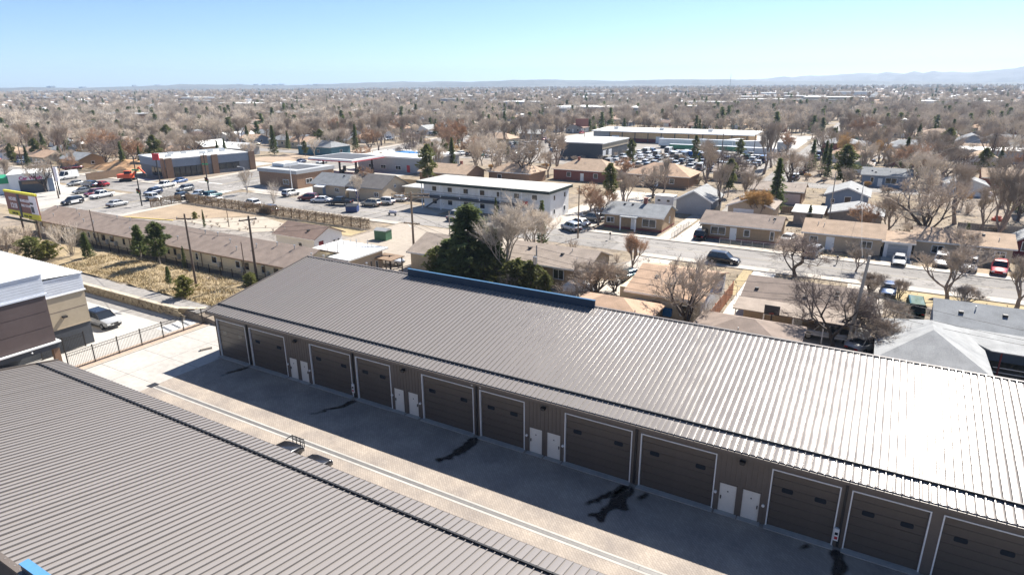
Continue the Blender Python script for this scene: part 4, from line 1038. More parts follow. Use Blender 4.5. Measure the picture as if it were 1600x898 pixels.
# grey pair facing the street with parked cars
d1 = house("grey shingle house with white door canopy behind the maroon car", -121.0, -110.0, 110.2, 8.0, 2.8, 'gx', 1.9, M["tan_wall"], M["sh_grey"], [('f', 2.8, .9, 1.4, 1.1)], [('f', -1.5, 1.0, 2.05, M["blue_wall"])], vents=2)
MB().add([(-3.4, -1.6, 2.1), (-.2, -1.6, 2.1), (-.2, -.05, 2.5), (-3.4, -.05, 2.5), (-3.4, -1.6, 2.2), (-.2, -1.6, 2.2), (-.2, -.05, 2.6), (-3.4, -.05, 2.6)], [(4, 5, 6, 7), (0, 3, 2, 1), (0, 1, 5, 4), (1, 2, 6, 5), (3, 0, 4, 7)]).build("door_canopy", M["white_trim"], d1)
d2 = house("grey gabled house with white canopy behind the blue dumpster", -108.5, -98.0, 109.8, 9.0, 3.0, 'gx', 2.3, M["tan_wall"], M["sh_dark"], [('f', 3.4, .9, 1.4, 1.1), ('r', 0, 2.6, .7, .8)], [('f', -2.5, 1.0, 2.05, M["sign_blue"])], vents=2)
setm(d2.children[1], M["sh_grey"])
MB().add([(-4.6, -1.6, 2.1), (-1.2, -1.6, 2.1), (-1.2, -.05, 2.5), (-4.6, -.05, 2.5), (-4.6, -1.6, 2.2), (-1.2, -1.6, 2.2), (-1.2, -.05, 2.6), (-4.6, -.05, 2.6)], [(4, 5, 6, 7), (0, 3, 2, 1), (0, 1, 5, 4), (1, 2, 6, 5), (3, 0, 4, 7)]).build("door_canopy", M["white_trim"], d2)
d3 = house("flat-roofed cream cottage right of the grey gabled house", -96.5, -88.0, 116.0, 7.5, 2.7, 'flat', .2, M["cream_wall"], M["flat_dirty"], [('r', -1, 1, .8, .9), ('f', 2, 1, .9, .9)], [('r', 2, .9, 2.0, M["wood_brown"])], vents=1)

# ------------------------------------------------------------------ white motel
mo = thing("motel", "white two-storey motel with balcony and dark-edged flat roof", "motel", (-70.0, 109.2, 0))
MW, MD, MHt = 31.0, 8.4, 5.5
MB().box(-MW / 2, MW / 2, 0, MD, 0, MHt).build("wall", M["white_wall"], mo)
ro = MB().box(-MW / 2 - .5, MW / 2 + .6, -1.7, MD + .5, MHt + .42, MHt + .46).build("roof", M["flat_dirty"], mo)
MB().box(-MW / 2 - .55, MW / 2 + .65, -1.8, MD + .55, MHt - .12, MHt + .419).build("roof_edge", mat("dark_green_trim", (0.02, 0.035, 0.03), 0.6), mo)
MB().box(-MW / 2 - .4, MW / 2 - 5, -1.6, -.002, 2.42, 2.78).build("balcony", M["dark_wall"], mo)
for x in [-14.9 + 4.95 * i for i in range(6)]: MB().box(x - .08, x + .08, -1.55, -1.4, 0, MHt).build("balcony_post", M["white_trim"], mo)
for zz in (3.25, 3.75): MB().box(-MW / 2 - .3, MW / 2 - 5, -1.56, -1.5, zz, zz + .06).build("balcony_rail", M["dark_metal"], mo)
r = random.Random(4)
ws_, dsr = [], []
for fl in (0.9, 3.65):
    for i in range(7):
        x = -12.6 + i * 4.1
        ws_.append(('f', x, fl, 1.3, 1.15))
    for y in (-2.5, 2.2): ws_.append(('r', y, fl, .9, 1.1))
add_openings(mo, MW, MD, ws_, [('f', -10.6 + i * 4.1, 1.0, 2.05, None) for i in range(6)])
for i in range(6):
    a, b = door_meshes(1.0, 2.05); o = ob("door", a, mo, (-10.6 + i * 4.1, -.001, 2.8)); ob("handle", b, o)
st = MB()
for k in range(14): st.box(-14.4 + k * .3, -14.1 + k * .3, -1.5, -.5, .2 + k * .18, .26 + k * .18)
st.build("stair", M["dark_metal"], mo)["kind"] = "stuff"
MB().box(9.6, 10.8, -1.2, -.6, 2.8, 3.5).build("hanging_cloth", M["sign_red"], mo)

# ------------------------------------------------------------------ store, filling station and other business buildings west
stg = thing("store_building", "dark flat-roofed store with brown corner pillars across the boulevard", "store", (-179.5, 109.2, 0), math.radians(79))
# local x runs away along the boulevard, y away from it
SL, SD = 26.5, 19.0
MB().box(0, SL, 0, SD, 0, 3.1).build("lower_wall", mat("store_grey", (0.17, 0.175, 0.19), 0.7), stg)
MB().box(-.1, SL + .1, -.1, SD + .1, 3.1, 5.4).build("upper_wall", mat("store_slate", (0.20, 0.235, 0.29), 0.6), stg)
MB().box(.3, SL - .3, .3, SD - .3, 5.42, 5.46).build("roof", M["flat_white"], stg)
MB().box(-.2, SL + .2, -.2, .1, 5.4, 5.7).build("parapet", M["flat_white"], stg); MB().box(-.2, SL + .2, SD - .1, SD + .2, 5.4, 5.7).build("parapet", M["flat_white"], stg)
for x in (0.0, 10.2, 13.4, SL - 1.2): MB().box(x, x + 1.8, -.6, -.101, 0, 5.8).build("pillar", M["brown_brick"], stg)
MB().box(-.6, -.101, 0.0, 1.8, 0, 5.8).build("pillar", M["brown_brick"], stg)
for i in range(5): 
    o = MB().box(2.2 + i * 1.6, 3.7 + i * 1.6, -.14, -.02, .3, 3.1).build("shop_window", M["dark_metal"], stg); MB().box(2.3 + i * 1.6, 3.6 + i * 1.6, -.16, -.141, .4, 3.0).build("pane", M["glass"], o)
for i in range(3):
    o = MB().box(15.5 + i * 2.2, 17.5 + i * 2.2, -.14, -.02, 1.1, 2.9).build("shop_window", M["dark_metal"], stg); MB().box(15.6 + i * 2.2, 17.4 + i * 2.2, -.16, -.141, 1.2, 2.8).build("pane", M["glass"], o)
for i in range(3):
    o = MB().box(-.14, -.02, 3.0 + i * 2.6, 5.2 + i * 2.6, .3, 2.8).build("shop_window", M["dark_metal"], stg); MB().box(-.16, -.141, 3.1 + i * 2.6, 5.1 + i * 2.6, .4, 2.7).build("pane", M["glass"], o)
r = random.Random(1)
for i in range(6): 
    x, y = 3 + i * 3.6, r.uniform(5, 15); MB().box(x, x + 1.5, y, y + 1.2, 5.46, 6.2).build("roof_unit", M["galv"], stg)

gs = thing("filling_station_canopy", "red-striped flat canopy on posts at the filling station", "canopy", (-139.5, 134.5, 0), math.radians(2))
MB().box(-8.5, 8.5, 0, 14.5, 4.5, 5.25).build("canopy_deck", M["white_trim"], gs)
MB().box(-8.55, 8.55, -.05, 14.55, 4.45, 4.72).build("red_band", M["sign_red"], gs)
MB().box(-7.7, 7.7, 1, 13.5, 5.26, 5.30).build("canopy_top", M["dark_wall"], gs)
for x in (-6.5, 0, 6.5):
    for y in (4, 11): MB().box(x - .2, x + .2, y - .2, y + .2, 0, 4.5).build("post", M["dark_metal"], gs)
for i, x in enumerate((-4, 2.2, 7.6)):
    for y in (4, 11):
        pu = thing("fuel_pump", "small dark fuel pump standing under the red-striped canopy", "fuel pump", tuple(gs.location + Vector((x - 1.2, y, 0))), 0, "fuel pumps under the canopy")
        MB().box(-.4, .4, -.3, .3, 0, 1.7).build("cabinet", M["dark_metal"], pu); MB().box(-.3, .3, -.32, -.301, 1.0, 1.5).build("display", M["glass"], pu)
kb_ = house("long white-roofed shop with blue roof patch behind the filling canopy", -145, -118, 152.0, 18, 4.2, 'flat', .5, M["grey_wall"], M["flat_white"], [('f', -8, .6, 2.2, 1.3), ('f', -3, .6, 2.2, 1.3), ('f', 3, .6, 2.2, 1.3)], [('f', 7, 1.2, 2.1, M["sign_red"])], vents=3, name="shop_building", cat="shop")
MB().box(-6, 4, 9, 13.5, 4.72, 4.80).build("blue_panel", M["blue_tarp"], kb_)
of = house("small dark brick office with grey fascia on the street corner", -144.5, -130.0, 113.5, 13.0, 3.8, 'flat', .9, M["brown_brick"], M["grey_wall"], [('r', -2.5, 1.0, 2.2, 1.3), ('f', 3, .9, 2.2, 1.3)], [('r', 2.5, 1.0, 2.1, None)], vents=0, e=.25, name="office_building", cat="office", fascia=False)
MB().box(-5.5, 5.5, 2.5, 10.5, 4.70, 4.74).build("roof_well", M["dark_wall"], of)
MB().box(-6.5, -2, 4, 9, 4.75, 5.6).build("roof_unit", M["flat_white"], of)
tg = house("teal walled cottage with grey roof beyond the boulevard", -199.0, -181, 176.0, 10, 3.2, 'hip', 2.0, M["teal_wall"], M["sh_grey"], [('f', 2, .9, 1.4, 1.2), ('r', 0, .9, 1.3, 1.2)], [], vents=0)
cw = thing("car_wash", "white car wash with magenta lettering above its dark bay", "car wash", (-186.4, 77.6, 0), math.radians(60))
MB().box(-4.6, 4.6, 0, 12, 0, 4.6).build("wall", M["white_wall"], cw)
MB().box(-4.8, 4.8, -.2, 12.2, 4.6, 4.85).build("roof", M["flat_white"], cw)
MB().box(-2.6, 3.0, -.06, -.005, 0, 3.2).build("wash_bay", M["dark_wall"], cw)
MB().box(-2.0, 2.4, -.09, -.061, 2.2, 2.9).build("bay_curtain", M["wood_brown"], cw)
MB().box(3.4, 4.6, -.06, -.005, 0, 3.4).build("blue_panel", M["blue_wall"], cw)
wingw = MB().box(-16, -4.61, 1.0, 9, 0, 2.6).build("wing", M["white_wall"], cw)
MB().box(-16.2, -4.61, .7, 9.2, 2.6, 4.0).build("green_fascia", M["sign_green"], cw)

def text_part(name, s, size, parent, loc, rot, m, ext=0.01, align='LEFT'):
    cu = bpy.data.curves.new(name, 'FONT'); cu.body = s; cu.size = size; cu.extrude = ext; cu.align_x = align; cu.offset = size * .03
    tmp = bpy.data.objects.new(name, cu); COL.objects.link(tmp)
    me = bpy.data.meshes.new_from_object(tmp.evaluated_get(bpy.context.evaluated_depsgraph_get()))
    bpy.data.objects.remove(tmp); me.name = name
    me.materials.clear(); me.materials.append(m)
    return ob(name, me, parent, loc, rot)
text_part("lettering", "Car Wash", 1.15, cw, (-2.4, -.03, 3.35), (math.pi / 2, 0, 0), M["sign_magenta"], .04)

# billboard
bb_p = P(47, 374, 1.2)
bb = thing("billboard", "yellow-edged brown billboard with white lettering at left edge", "billboard", tuple(bb_p), 0.0)
BH1 = HT(bb_p, 303); BW, BH0 = 10.4, BH1 - 3.7
for x in (-2.6, 2.6): MB().tube((x, .5, 0), (x, .5, BH1 - .3), .16, n=10).build("support_post", M["pole_dark"], bb)
MB().box(-BW / 2, BW / 2, 0, .25, BH0, BH1).build("panel", M["sign_brown"], bb)
MB().box(-BW / 2 - .1, BW / 2 + .1, -.06, .3, BH1, BH1 + .35).build("top_band", M["sign_yellow"], bb)
MB().box(-BW / 2 + .1, -1.0, -.05, -.002, BH0 - .1, BH0 + .75).build("yellow_strip", M["sign_yellow"], bb)
MB().box(-.2, BW / 2 + .4, -.05, -.002, BH0 - .3, BH0 + .6).build("yellow_strip", M["sign_yellow"], bb)
MB().box(-.95, -.25, -.07, -.002, BH0 - .3, BH1).build("figure_band", M["dark_wall"], bb)
MB().box(3.05, BW / 2 + .1, -.06, -.002, BH0 + .65, BH1 - .1).build("white_patch", M["sign_white"], bb)
MB().box(3.2, 4.15, -.08, -.061, BH0 + .85, BH0 + 1.9).build("code_block", M["dark_wall"], bb)
MB().box(3.15, 4.2, -.08, -.061, BH0 + 2.2, BH0 + 2.55).build("code_block", M["dark_wall"], bb)
RX = (math.pi / 2, 0, 0)
for s, size, x, z in (("HOUSE", .78, -3.9, BH0 + 2.45), ("1218", 1.15, -3.8, BH0 + 1.2), ("BUNDLES/N218", .62, -.1, BH0 + 2.45), ("FREE COUNSEL", .56, 0.0, BH0 + 1.65)):
    text_part("lettering", s, size, bb, (x, -.03, z), RX, M["sign_white"], .015)
text_part("lettering", "BLVD 100", .45, bb, (-3.7, -.07, BH0 + .1), RX, M["wood_dark"], .012)
text_part("lettering", "RELAX - FIRST", .42, bb, (.2, -.07, BH0 - .05), RX, M["wood_dark"], .012)
MB().box(-BW / 2, BW / 2, -1.0, -.3, BH0 - .55, BH0 - .45).build("catwalk", M["dark_metal"], bb)

# red pylon sign by the store; car wash pylon; brown pylon by the motel
def pylon(label, loc, h, w, hh, m, txt=None, rz=0.5, pm="pole_grey"):
    t = thing("pylon_sign", label, "sign", loc, rz)
    MB().box(-.12, .12, -.12, .12, 0, h).build("post", M["dark_metal"], t)
    p_ = MB().box(-w / 2, w / 2, -.2, .2, h, h + hh).build("sign_box", m, t)
    if txt: text_part("lettering", txt, hh * .5, p_, (0, -.21, h + hh * .3), RX, M["white_trim"], .01, 'CENTER')
    return t
pylon("red square sign on a post beside the dark store", (-174.0, 103.5, 0), 6.2, 1.8, 1.8, M["sign_red"])
pylon("tall white and green sign near the car wash tree", (-176.5, 79.0, 0), 3.4, 1.1, 3.4, M["sign_white"])
pylon("red-brown roadside sign beyond the flat-roofed shop", tuple(P(909, 208)), 3.4, 7, 4.2, M["sign_brown"])
pylon("small dark blue sign panel at left edge below the car wash", (-158.0, 62.0, 0), .4, 1.6, 2.2, M["sign_blue"])

# shop, warehouse
sp = house("white-roofed workshop with dark side wall beside the storage yard", -100.0, -84.0, 208.0, 26, 5.6, 'flat', .4, M["dark_wall"], M["flat_white"], [('r', -9, 1.2, 1.0, 2.2)], [], [('r', -5.5, 3.0, 3.4, M["white_trim"]), ('r', -11, 2.6, 3.4, M["white_trim"])], vents=5, name="workshop", cat="workshop", e=.3)
MB().box(8.01, 8.08, 0, 26, 3.8, 5.6).build("upper_band", M["beige_panel"], sp)
wh = thing("warehouse", "long cream and maroon warehouse with broad white roof", "warehouse", (-83.5, 282, 0), math.radians(0))
WL, WD, WHt = 70.0, 19.0, 4.4
MB().box(-WL / 2, WL / 2, 0, WD, 0, 1.7).build("lower_wall", M["barn_red"], wh)
MB().box(-WL / 2 + 8, WL / 2, -.05, WD, 1.7, WHt).build("upper_wall", mat("warehouse_tan", (0.62, 0.42, 0.23), 0.8), wh)
MB().box(-WL / 2, -WL / 2 + 8, -.06, WD, 1.7, WHt).build("end_bay", M["grey_wall"], wh)
MB().add([(-WL / 2 - .6, -1.2, WHt), (WL / 2 + 2, -1.2, WHt), (WL / 2 + 2, WD, WHt + .5), (-WL / 2 - .6, WD, WHt + .5), (-WL / 2 - .6, -1.2, WHt + .4), (WL / 2 + 2, -1.2, WHt + .4), (WL / 2 + 2, WD, WHt + .9), (-WL / 2 - .6, WD, WHt + .9)],
         [(0, 3, 2, 1), (4, 5, 6, 7), (0, 1, 5, 4), (1, 2, 6, 5), (2, 3, 7, 6), (3, 0, 4, 7)]).build("roof", M["flat_white"], wh)
for i in range(11): MB().box(-WL / 2 + 8 + i * 6.1, -WL / 2 + 8.35 + i * 6.1, -.18, -.051, 0, WHt).build("pilaster", M["dark_wall"], wh)
for x in (-24, -3, 16, 27): MB().box(x - 1.8, x + 1.8, -.12, -.07, 0, 2.8).build("roll_door", M["white_trim"], wh)
for i in range(3): MB().box(-28 + i * 22, -26 + i * 22, 8, 10, WHt + .5, WHt + 1.7).build("roof_unit", M["galv"], wh)
# ------------------------------------------------------------------ trees
M["bark"] = mat("bark", (0.24, 0.19, 0.16), 0.95, 0.2, scale=2.0, rnd=0.15)
M["bark_pale"] = mat("bark_pale", (0.38, 0.33, 0.27), 0.95, 0.15, scale=2.0, rnd=0.12)
M["bark_dark"] = mat("bark_dark", (0.085, 0.068, 0.058), 0.95, 0.2, scale=2.0, rnd=0.15)
M["twig"] = mat("twig", (0.40, 0.33, 0.265), 0.95, 0.15, scale=0.8, rnd=0.22)
M["twig_pale"] = mat("twig_pale", (0.58, 0.50, 0.41), 0.95, 0.15, scale=0.8, rnd=0.12)
M["twig_dark"] = mat("twig_dark", (0.22, 0.175, 0.15), 0.95, 0.15, scale=0.8, rnd=0.15)
M["twig_gold"] = mat("twig_gold", (0.55, 0.36, 0.16), 0.95, 0.2, scale=0.8, rnd=0.15)
M["twig_brown"] = mat("twig_brown", (0.44, 0.29, 0.19), 0.95, 0.2, scale=0.8, rnd=0.15)
M["needle"] = mat("needle", (0.145, 0.175, 0.066), 0.8, 0.35, scale=1.2, rnd=0.2)
M["needle_olive"] = mat("needle_olive", (0.17, 0.18, 0.065), 0.8, 0.35, scale=1.2, rnd=0.2)
M["needle_yellow"] = mat("needle_yellow", (0.24, 0.24, 0.07), 0.8, 0.3, scale=1.2, rnd=0.15)
M["dry_leaf"] = mat("dry_leaf", (0.30, 0.22, 0.12), 0.9, 0.3, scale=2, rnd=0.15)

for k_ in ("needle", "needle_olive", "needle_yellow"):      # thin foliage lets light through
    n_, l_ = M[k_].node_tree.nodes, M[k_].node_tree.links
    p_ = n_["Principled BSDF"]; tb = n_.new("ShaderNodeBsdfTranslucent"); ms = n_.new("ShaderNodeMixShader"); ms.inputs[0].default_value = .45
    l_.new(p_.inputs["Base Color"].links[0].from_socket, tb.inputs["Color"]); l_.new(p_.outputs[0], ms.inputs[1]); l_.new(tb.outputs[0], ms.inputs[2]); l_.new(ms.outputs[0], n_["Material Output"].inputs["Surface"])
def rdir(r, d, spread):
    o = d.orthogonal().normalized(); p = d.cross(o)
    a = r.uniform(0, 2 * math.pi)
    return (d * math.cos(spread) + (o * math.cos(a) + p * math.sin(a)) * math.sin(spread)).normalized()

def sliver(q, a, b, w):
    d = (b - a); s = d.orthogonal().normalized() * w
    t = d.cross(s).normalized() * w
    o = len(q.v); q.v.extend((tuple(a + s), tuple(a - s * .5 + t * .87), tuple(a - s * .5 - t * .87), tuple(b)))
    q.f.extend(((o, o + 1, o + 3), (o + 1, o + 2, o + 3), (o + 2, o, o + 3))); q.mi.extend((0, 0, 0))

def gen_bare(seed, H=10.0, limbs=4, spread=.55, trunk=.2, up=.25, lv=4, kids=(3, 4), twigs=7, tw=.012, lf=.68, thick=.024, multi=1, droop=0.0, sub=5):
    """returns (trunk mesh builder, crown mesh builder) for a leafless tree"""
    r = random.Random(seed); T, C = MB(), MB()
    def limb(p, d, L, rad, lev):
        seg = 3 if lev < 3 else 2
        pts = [p]; dd = d.copy()
        for i in range(seg):
            dd = (dd + Vector((r.uniform(-.2, .2), r.uniform(-.2, .2), up * .35 - droop * (lev > 2) * .5))).normalized()
            pts.append(pts[-1] + dd * (L / seg))
        rr = [rad * (1 - .42 * i / seg) for i in range(seg + 1)]
        tgt = T if lev <= 2 else C
        for i in range(seg): tgt.tube(pts[i], pts[i + 1], rr[i], rr[i + 1], n=(7 if lev == 0 else 5 if lev < 2 else 4 if lev < 3 else 3), cap=False)
        if lev >= lv:
            for k in range(twigs):
                t = r.uniform(.15, 1.0); i = min(seg - 1, int(t * seg)); b = pts[i].lerp(pts[i + 1], t * seg - i)
                d2 = rdir(r, dd, r.uniform(.3, .9)); d2 = (d2 + Vector((0, 0, up * .6 - droop))).normalized()
                e = b + d2 * L * r.uniform(.55, 1.15); sliver(C, b, e, tw)
                for s in range(sub):
                    u = r.uniform(.25, 1); b2 = b.lerp(e, u); d3 = rdir(r, d2, r.uniform(.35, .95)); d3 = (d3 + Vector((0, 0, .1 - droop))).normalized()
                    sliver(C, b2, b2 + d3 * L * r.uniform(.25, .6), tw * .75)
            return
        n = r.randint(*kids) if lev else limbs
        for k in range(n):
            t = 1.0 if k < 2 else r.uniform(.45, .95)
            i = min(seg - 1, int(t * seg)); b = pts[i].lerp(pts[i + 1], min(1, t * seg - i))
            d2 = rdir(r, dd, r.uniform(.6, 1.25) * spread); d2 = (d2 + Vector((0, 0, up))).normalized()
            limb(b, d2, L * lf * r.uniform(.8, 1.15) * (1.75 if lev == 0 else 1), rad * (.62 if k < 2 else .48), lev + 1)
    for m_ in range(multi):
        d0 = Vector((r.uniform(-.06, .06), r.uniform(-.06, .06), 1)) if multi == 1 else rdir(r, Vector((0, 0, 1)), .35)
        limb(Vector((r.uniform(-.25, .25), r.uniform(-.25, .25), -.1)) if multi > 1 else Vector((0, 0, -.1)), d0.normalized(), H * trunk, H * thick * (1 if multi == 1 else .7), 0)
    nC = len(C.v); cx_ = sum(v[0] for v in C.v) / nC; cy_ = sum(v[1] for v in C.v) / nC; cz_ = sum(v[2] for v in C.v) / nC
    for b_ in (T, C): b_.v = [(x - cx_ * z / cz_, y - cy_ * z / cz_, z) for x, y, z in b_.v]      # keep the crown over its trunk
    zs = max(v[2] for v in C.v); k = H / zs
    for b_ in (T, C): b_.v = [(x * k, y * k, z * k) for x, y, z in b_.v]
    return T, C

def gen_conifer(seed, H=10.0, rb=2.6, n=900, base=.08, taper=1.0, leaf=.5, round_=False, trunk_r=.16):
    r = random.Random(seed); T, C = MB(), MB()
    T.tube((0, 0, -.1), (0, 0, H * .96), trunk_r, .03, n=7, cap=False)
    for i in range(n):
        t = r.random() ** .85
        z = H * (base + (1 - base) * t)
        if round_: R = rb * math.sqrt(max(0.02, 1 - (2 * t - .85) ** 2 / 1.35)) * (.75 + .25 * math.sin(seed + t * 17))
        else: R = rb * (1 - t) ** taper * (.82 + .18 * math.sin(t * 46 + seed)) + .12
        a = r.uniform(0, 2 * math.pi); R *= (.8 + .25 * math.sin(a * 3 + seed + t * 5))
        rho = R * math.sqrt(r.uniform(.12, 1.05))
        c = Vector((math.cos(a) * rho, math.sin(a) * rho, z + r.uniform(-.2, .1)))
        out = Vector((math.cos(a), math.sin(a), r.uniform(-.35, .45))).normalized()
        L = leaf * r.uniform(.6, 1.35)
        for k in range(3):
            d = rdir(r, out, r.uniform(.1, .7)); s = rdir(r, d, math.pi / 2) * L * .24
            o = len(C.v); C.v.extend((tuple(c - d * L * .4 - s), tuple(c - d * L * .4 + s), tuple(c + d * L * .7)))
            C.f.append((o, o + 1, o + 2)); C.mi.append(0)
        if i % 14 == 0: T.tube((0, 0, z - .1), c, .03, .01, n=3, cap=False)
    return T, C

def gen_shrub(seed, H=3.0, stems=14, spread=.5, sub=14, tw=.014):
    r = random.Random(seed); T, C = MB(), MB()
    for i in range(stems):
        d = rdir(r, Vector((0, 0, 1)), r.uniform(.05, spread)); p0 = Vector((r.uniform(-.2, .2), r.uniform(-.2, .2), -.05)); p1 = p0 + d * H * r.uniform(.4, .6)
        T.tube(p0, p1, .035, .02, n=4, cap=False)
        d2 = (d + Vector((r.uniform(-.2, .2), r.uniform(-.2, .2), .1))).normalized(); p2 = p1 + d2 * H * r.uniform(.3, .5)
        C.tube(p1, p2, .02, .008, n=3, cap=False)
        for k in range(sub):
            b = p0.lerp(p1, r.uniform(.4, 1)) if r.random() < .4 else p1.lerp(p2, r.random())
            d3 = rdir(r, d, r.uniform(.2, .9)); e = b + d3 * H * r.uniform(.12, .34); sliver(C, b, e, tw)
            for j in range(3): b2 = b.lerp(e, r.uniform(.3, 1)); sliver(C, b2, b2 + rdir(r, d3, .6) * H * r.uniform(.05, .14), tw * .8)
    return T, C

TREES = {}
def reg(key, gen, tm, cm):
    T, C = gen
    TREES[key] = (T.mesh("trunk", tm), C.mesh("crown", cm), max(v[2] for v in C.v))
reg("vase", gen_bare(21, 10, limbs=4, spread=.5, trunk=.17, up=.30), M["bark"], M["twig"])
reg("wide", gen_bare(22, 9, limbs=5, spread=.80, trunk=.16, up=.16), M["bark_dark"], M["twig"])
reg("tall", gen_bare(23, 12, limbs=4, spread=.42, trunk=.22, up=.38), M["bark"], M["twig"])
reg("round", gen_bare(24, 9, limbs=5, spread=.62, trunk=.20, up=.22), M["bark"], M["twig"])
reg("pale", gen_bare(25, 11, limbs=5, spread=.55, trunk=.30, up=.30, tw=.016), M["bark_pale"], M["twig_pale"])
reg("bigpale", gen_bare(50, 12, limbs=6, spread=.62, trunk=.30, up=.28, tw=.016, twigs=9, sub=7, kids=(3, 4)), M["bark_pale"], M["twig_pale"])
reg("dark", gen_bare(26, 9, limbs=5, spread=.85, trunk=.2, up=.10, tw=.013), M["bark_dark"], M["twig_dark"])
reg("willow", gen_bare(27, 9, limbs=5, spread=.62, trunk=.2, up=.18, droop=.22, tw=.015, sub=6), M["bark"], M["twig_gold"])
reg("brown", gen_bare(28, 8, limbs=5, spread=.65, trunk=.18, up=.2, tw=.018), M["bark"], M["twig_brown"])
reg("clump", gen_bare(29, 8, limbs=3, spread=.6, trunk=.16, up=.3, multi=4, lv=3, twigs=10, sub=7), M["bark_dark"], M["twig"])
reg("goldbush", gen_bare(30, 6, limbs=3, spread=.5, trunk=.14, up=.3, multi=5, lv=3, twigs=10, sub=7, tw=.016), M["bark"], M["twig_gold"])
reg("spruce", gen_conifer(31, 10, 2.5, 1100, .06), M["bark_dark"], M["needle"])
reg("spruce2", gen_conifer(32, 10, 1.9, 900, .05, taper=.8), M["bark_dark"], M["needle"])
reg("pine", gen_conifer(33, 10, 2.9, 1000, .25, round_=True, leaf=.62), M["bark"], M["needle_olive"])
reg("juniper", gen_conifer(34, 8, 2.6, 1500, .02, taper=.55, leaf=.5), M["bark_dark"], M["needle"])
reg("cone", gen_conifer(35, 6, 1.7, 900, .0, taper=.9, leaf=.35), M["bark_dark"], M["needle"])
reg("young_pine", gen_conifer(36, 6, 1.75, 750, .22, taper=.6, leaf=.5, trunk_r=.12), M["bark_pale"], M["needle"])
reg("young_pine2", gen_conifer(37, 6.5, 2.0, 800, .25, round_=True, leaf=.5, trunk_r=.12), M["bark_pale"], M["needle"])
reg("ybush", gen_conifer(38, 2.6, 1.5, 420, .0, round_=True, leaf=.4, trunk_r=.06), M["bark"], M["needle_yellow"])
reg("gbush", gen_conifer(39, 3.0, 1.7, 480, .0, round_=True, leaf=.42, trunk_r=.06), M["bark"], M["needle_olive"])
reg("shrub", gen_shrub(40, 3.2), M["bark"], M["twig"])
reg("palshrub", gen_shrub(41, 4.5, stems=16, spread=.55, sub=12), M["bark_pale"], M["twig_pale"])
reg("upright", gen_bare(42, 7, limbs=8, spread=.45, trunk=.2, up=.42, lv=3, twigs=9, sub=6, thick=.02), M["bark"], M["twig_brown"])

def tree(kind, loc, h, label, group=None, name=None, cat=None, sx=1.0, rz=None, r=random):
    T, C, H0 = TREES[kind]
    nm = name or {"shrub": "shrub", "palshrub": "shrub", "ybush": "bush", "gbush": "bush", "goldbush": "shrub"}.get(kind, "conifer_tree" if kind in ("spruce", "spruce2", "pine", "juniper", "cone", "young_pine", "young_pine2") else "bare_tree")
    t = thing(nm, label, cat or ("shrub" if nm in ("shrub", "bush") else "tree"), loc, r.uniform(0, 6.28) if rz is None else rz, group)
    k = h / H0; t.scale = (k * sx, k * sx, k)
    ob("trunk", T, t); ob("crown", C, t)
    return t
def tpx(kind, bx_, by_, ty, label, z=0.0, **k):
    b = P(bx_, by_, z); return tree(kind, b, HT(b, ty), label, **k)

# hand-placed, from near to far
tpx("young_pine", 222, 408, 350, "dark young pine with bare lower trunk, left of the pair on the bank", z=1.2, sx=.95)
tpx("young_pine2", 251, 415, 344, "larger dark pine with pale trunk, right of the pair on the bank", z=1.2, sx=1.05)
tpx("juniper", 138, 402, 362, "dark shaggy evergreen with brown dead skirt standing on the dry bank", z=1.4, sx=.9)
tpx("cone", 290, 420, 384, "narrow dark evergreen close to the cream wall", z=1.2, sx=.55)
tpx("young_pine", 266, 450, 415, "spindly little green pine low on the dry bank", z=1.2, sx=.6)
tpx("ybush", 290, 462, 428, "yellow-green bushy pine at the foot of the bank", z=1.1, sx=1.05)
tpx("gbush", 393, 450, 424, "green bush behind the storage building's left gable", z=1.0, sx=1.0)
tpx("gbush", 52, 402, 368, "dark green spreading bush above the white roof", z=1.3, sx=1.3)
tpx("ybush", 78, 402, 374, "olive-yellow bush right of the dark green one above the white roof", z=1.3, sx=1.3)
tpx("palshrub", 112, 398, 342, "pale leafless multi-stemmed shrub below the brown roof's left end", z=1.4, sx=1.2)
tpx("palshrub", 88, 385, 345, "pale leafless shrub leaning under the billboard", z=1.4, sx=1.3)
for i, (x, y, t_) in enumerate(((8, 400, 352), (30, 396, 358), (-8, 392, 350), (20, 380, 352), (48, 384, 348))):
    tpx("shrub", x, y, t_, "grey leafless thicket shrub at the left edge below the billboard", z=1.3, sx=1.5, group="thicket shrubs under the billboard")
tpx("juniper", 733, 440, 316, "big dark green juniper behind the blue parapet", sx=1.6)
tpx("juniper", 722, 438, 365, "broad low juniper in front of the big one", sx=1.7)
tpx("gbush", 757, 447, 395, "rounded green evergreen at the right foot of the junipers", sx=1.2)
tpx("juniper", 700, 432, 372, "medium juniper filling the left side of the big one", sx=1.5)
tpx("juniper", 772, 440, 355, "dark juniper between the big juniper and pale bare tree", sx=1.3)
tpx("gbush", 683, 430, 383, "light green bush at the left foot of the junipers", sx=.95)
tpx("gbush", 829, 455, 405, "tallest light green evergreen touching the transformer pole", sx=1.0)
tpx("gbush", 808, 452, 402, "pale green rounded evergreen left of the transformer pole", sx=1.15)
tpx("gbush", 853, 455, 425, "small green evergreen right of the transformer pole", sx=.9)
tpx("bigpale", 793, 442, 290, "tall pale leafless tree rising over the junipers", sx=1.2, rz=.4)
tpx("bigpale", 835, 402, 306, "second pale leafless tree screening the motel's right half", sx=1.3, rz=2.4)
tpx("pale", 822, 392, 325, "pale bushy leafless tree left of the slim dark spruce", sx=1.2)
tpx("spruce2", 846, 388, 312, "slim dark green spruce in front of the motel's right end", sx=.9)
tpx("spruce", 775, 352, 308, "slender conifer by the motel's front yard", sx=.7)
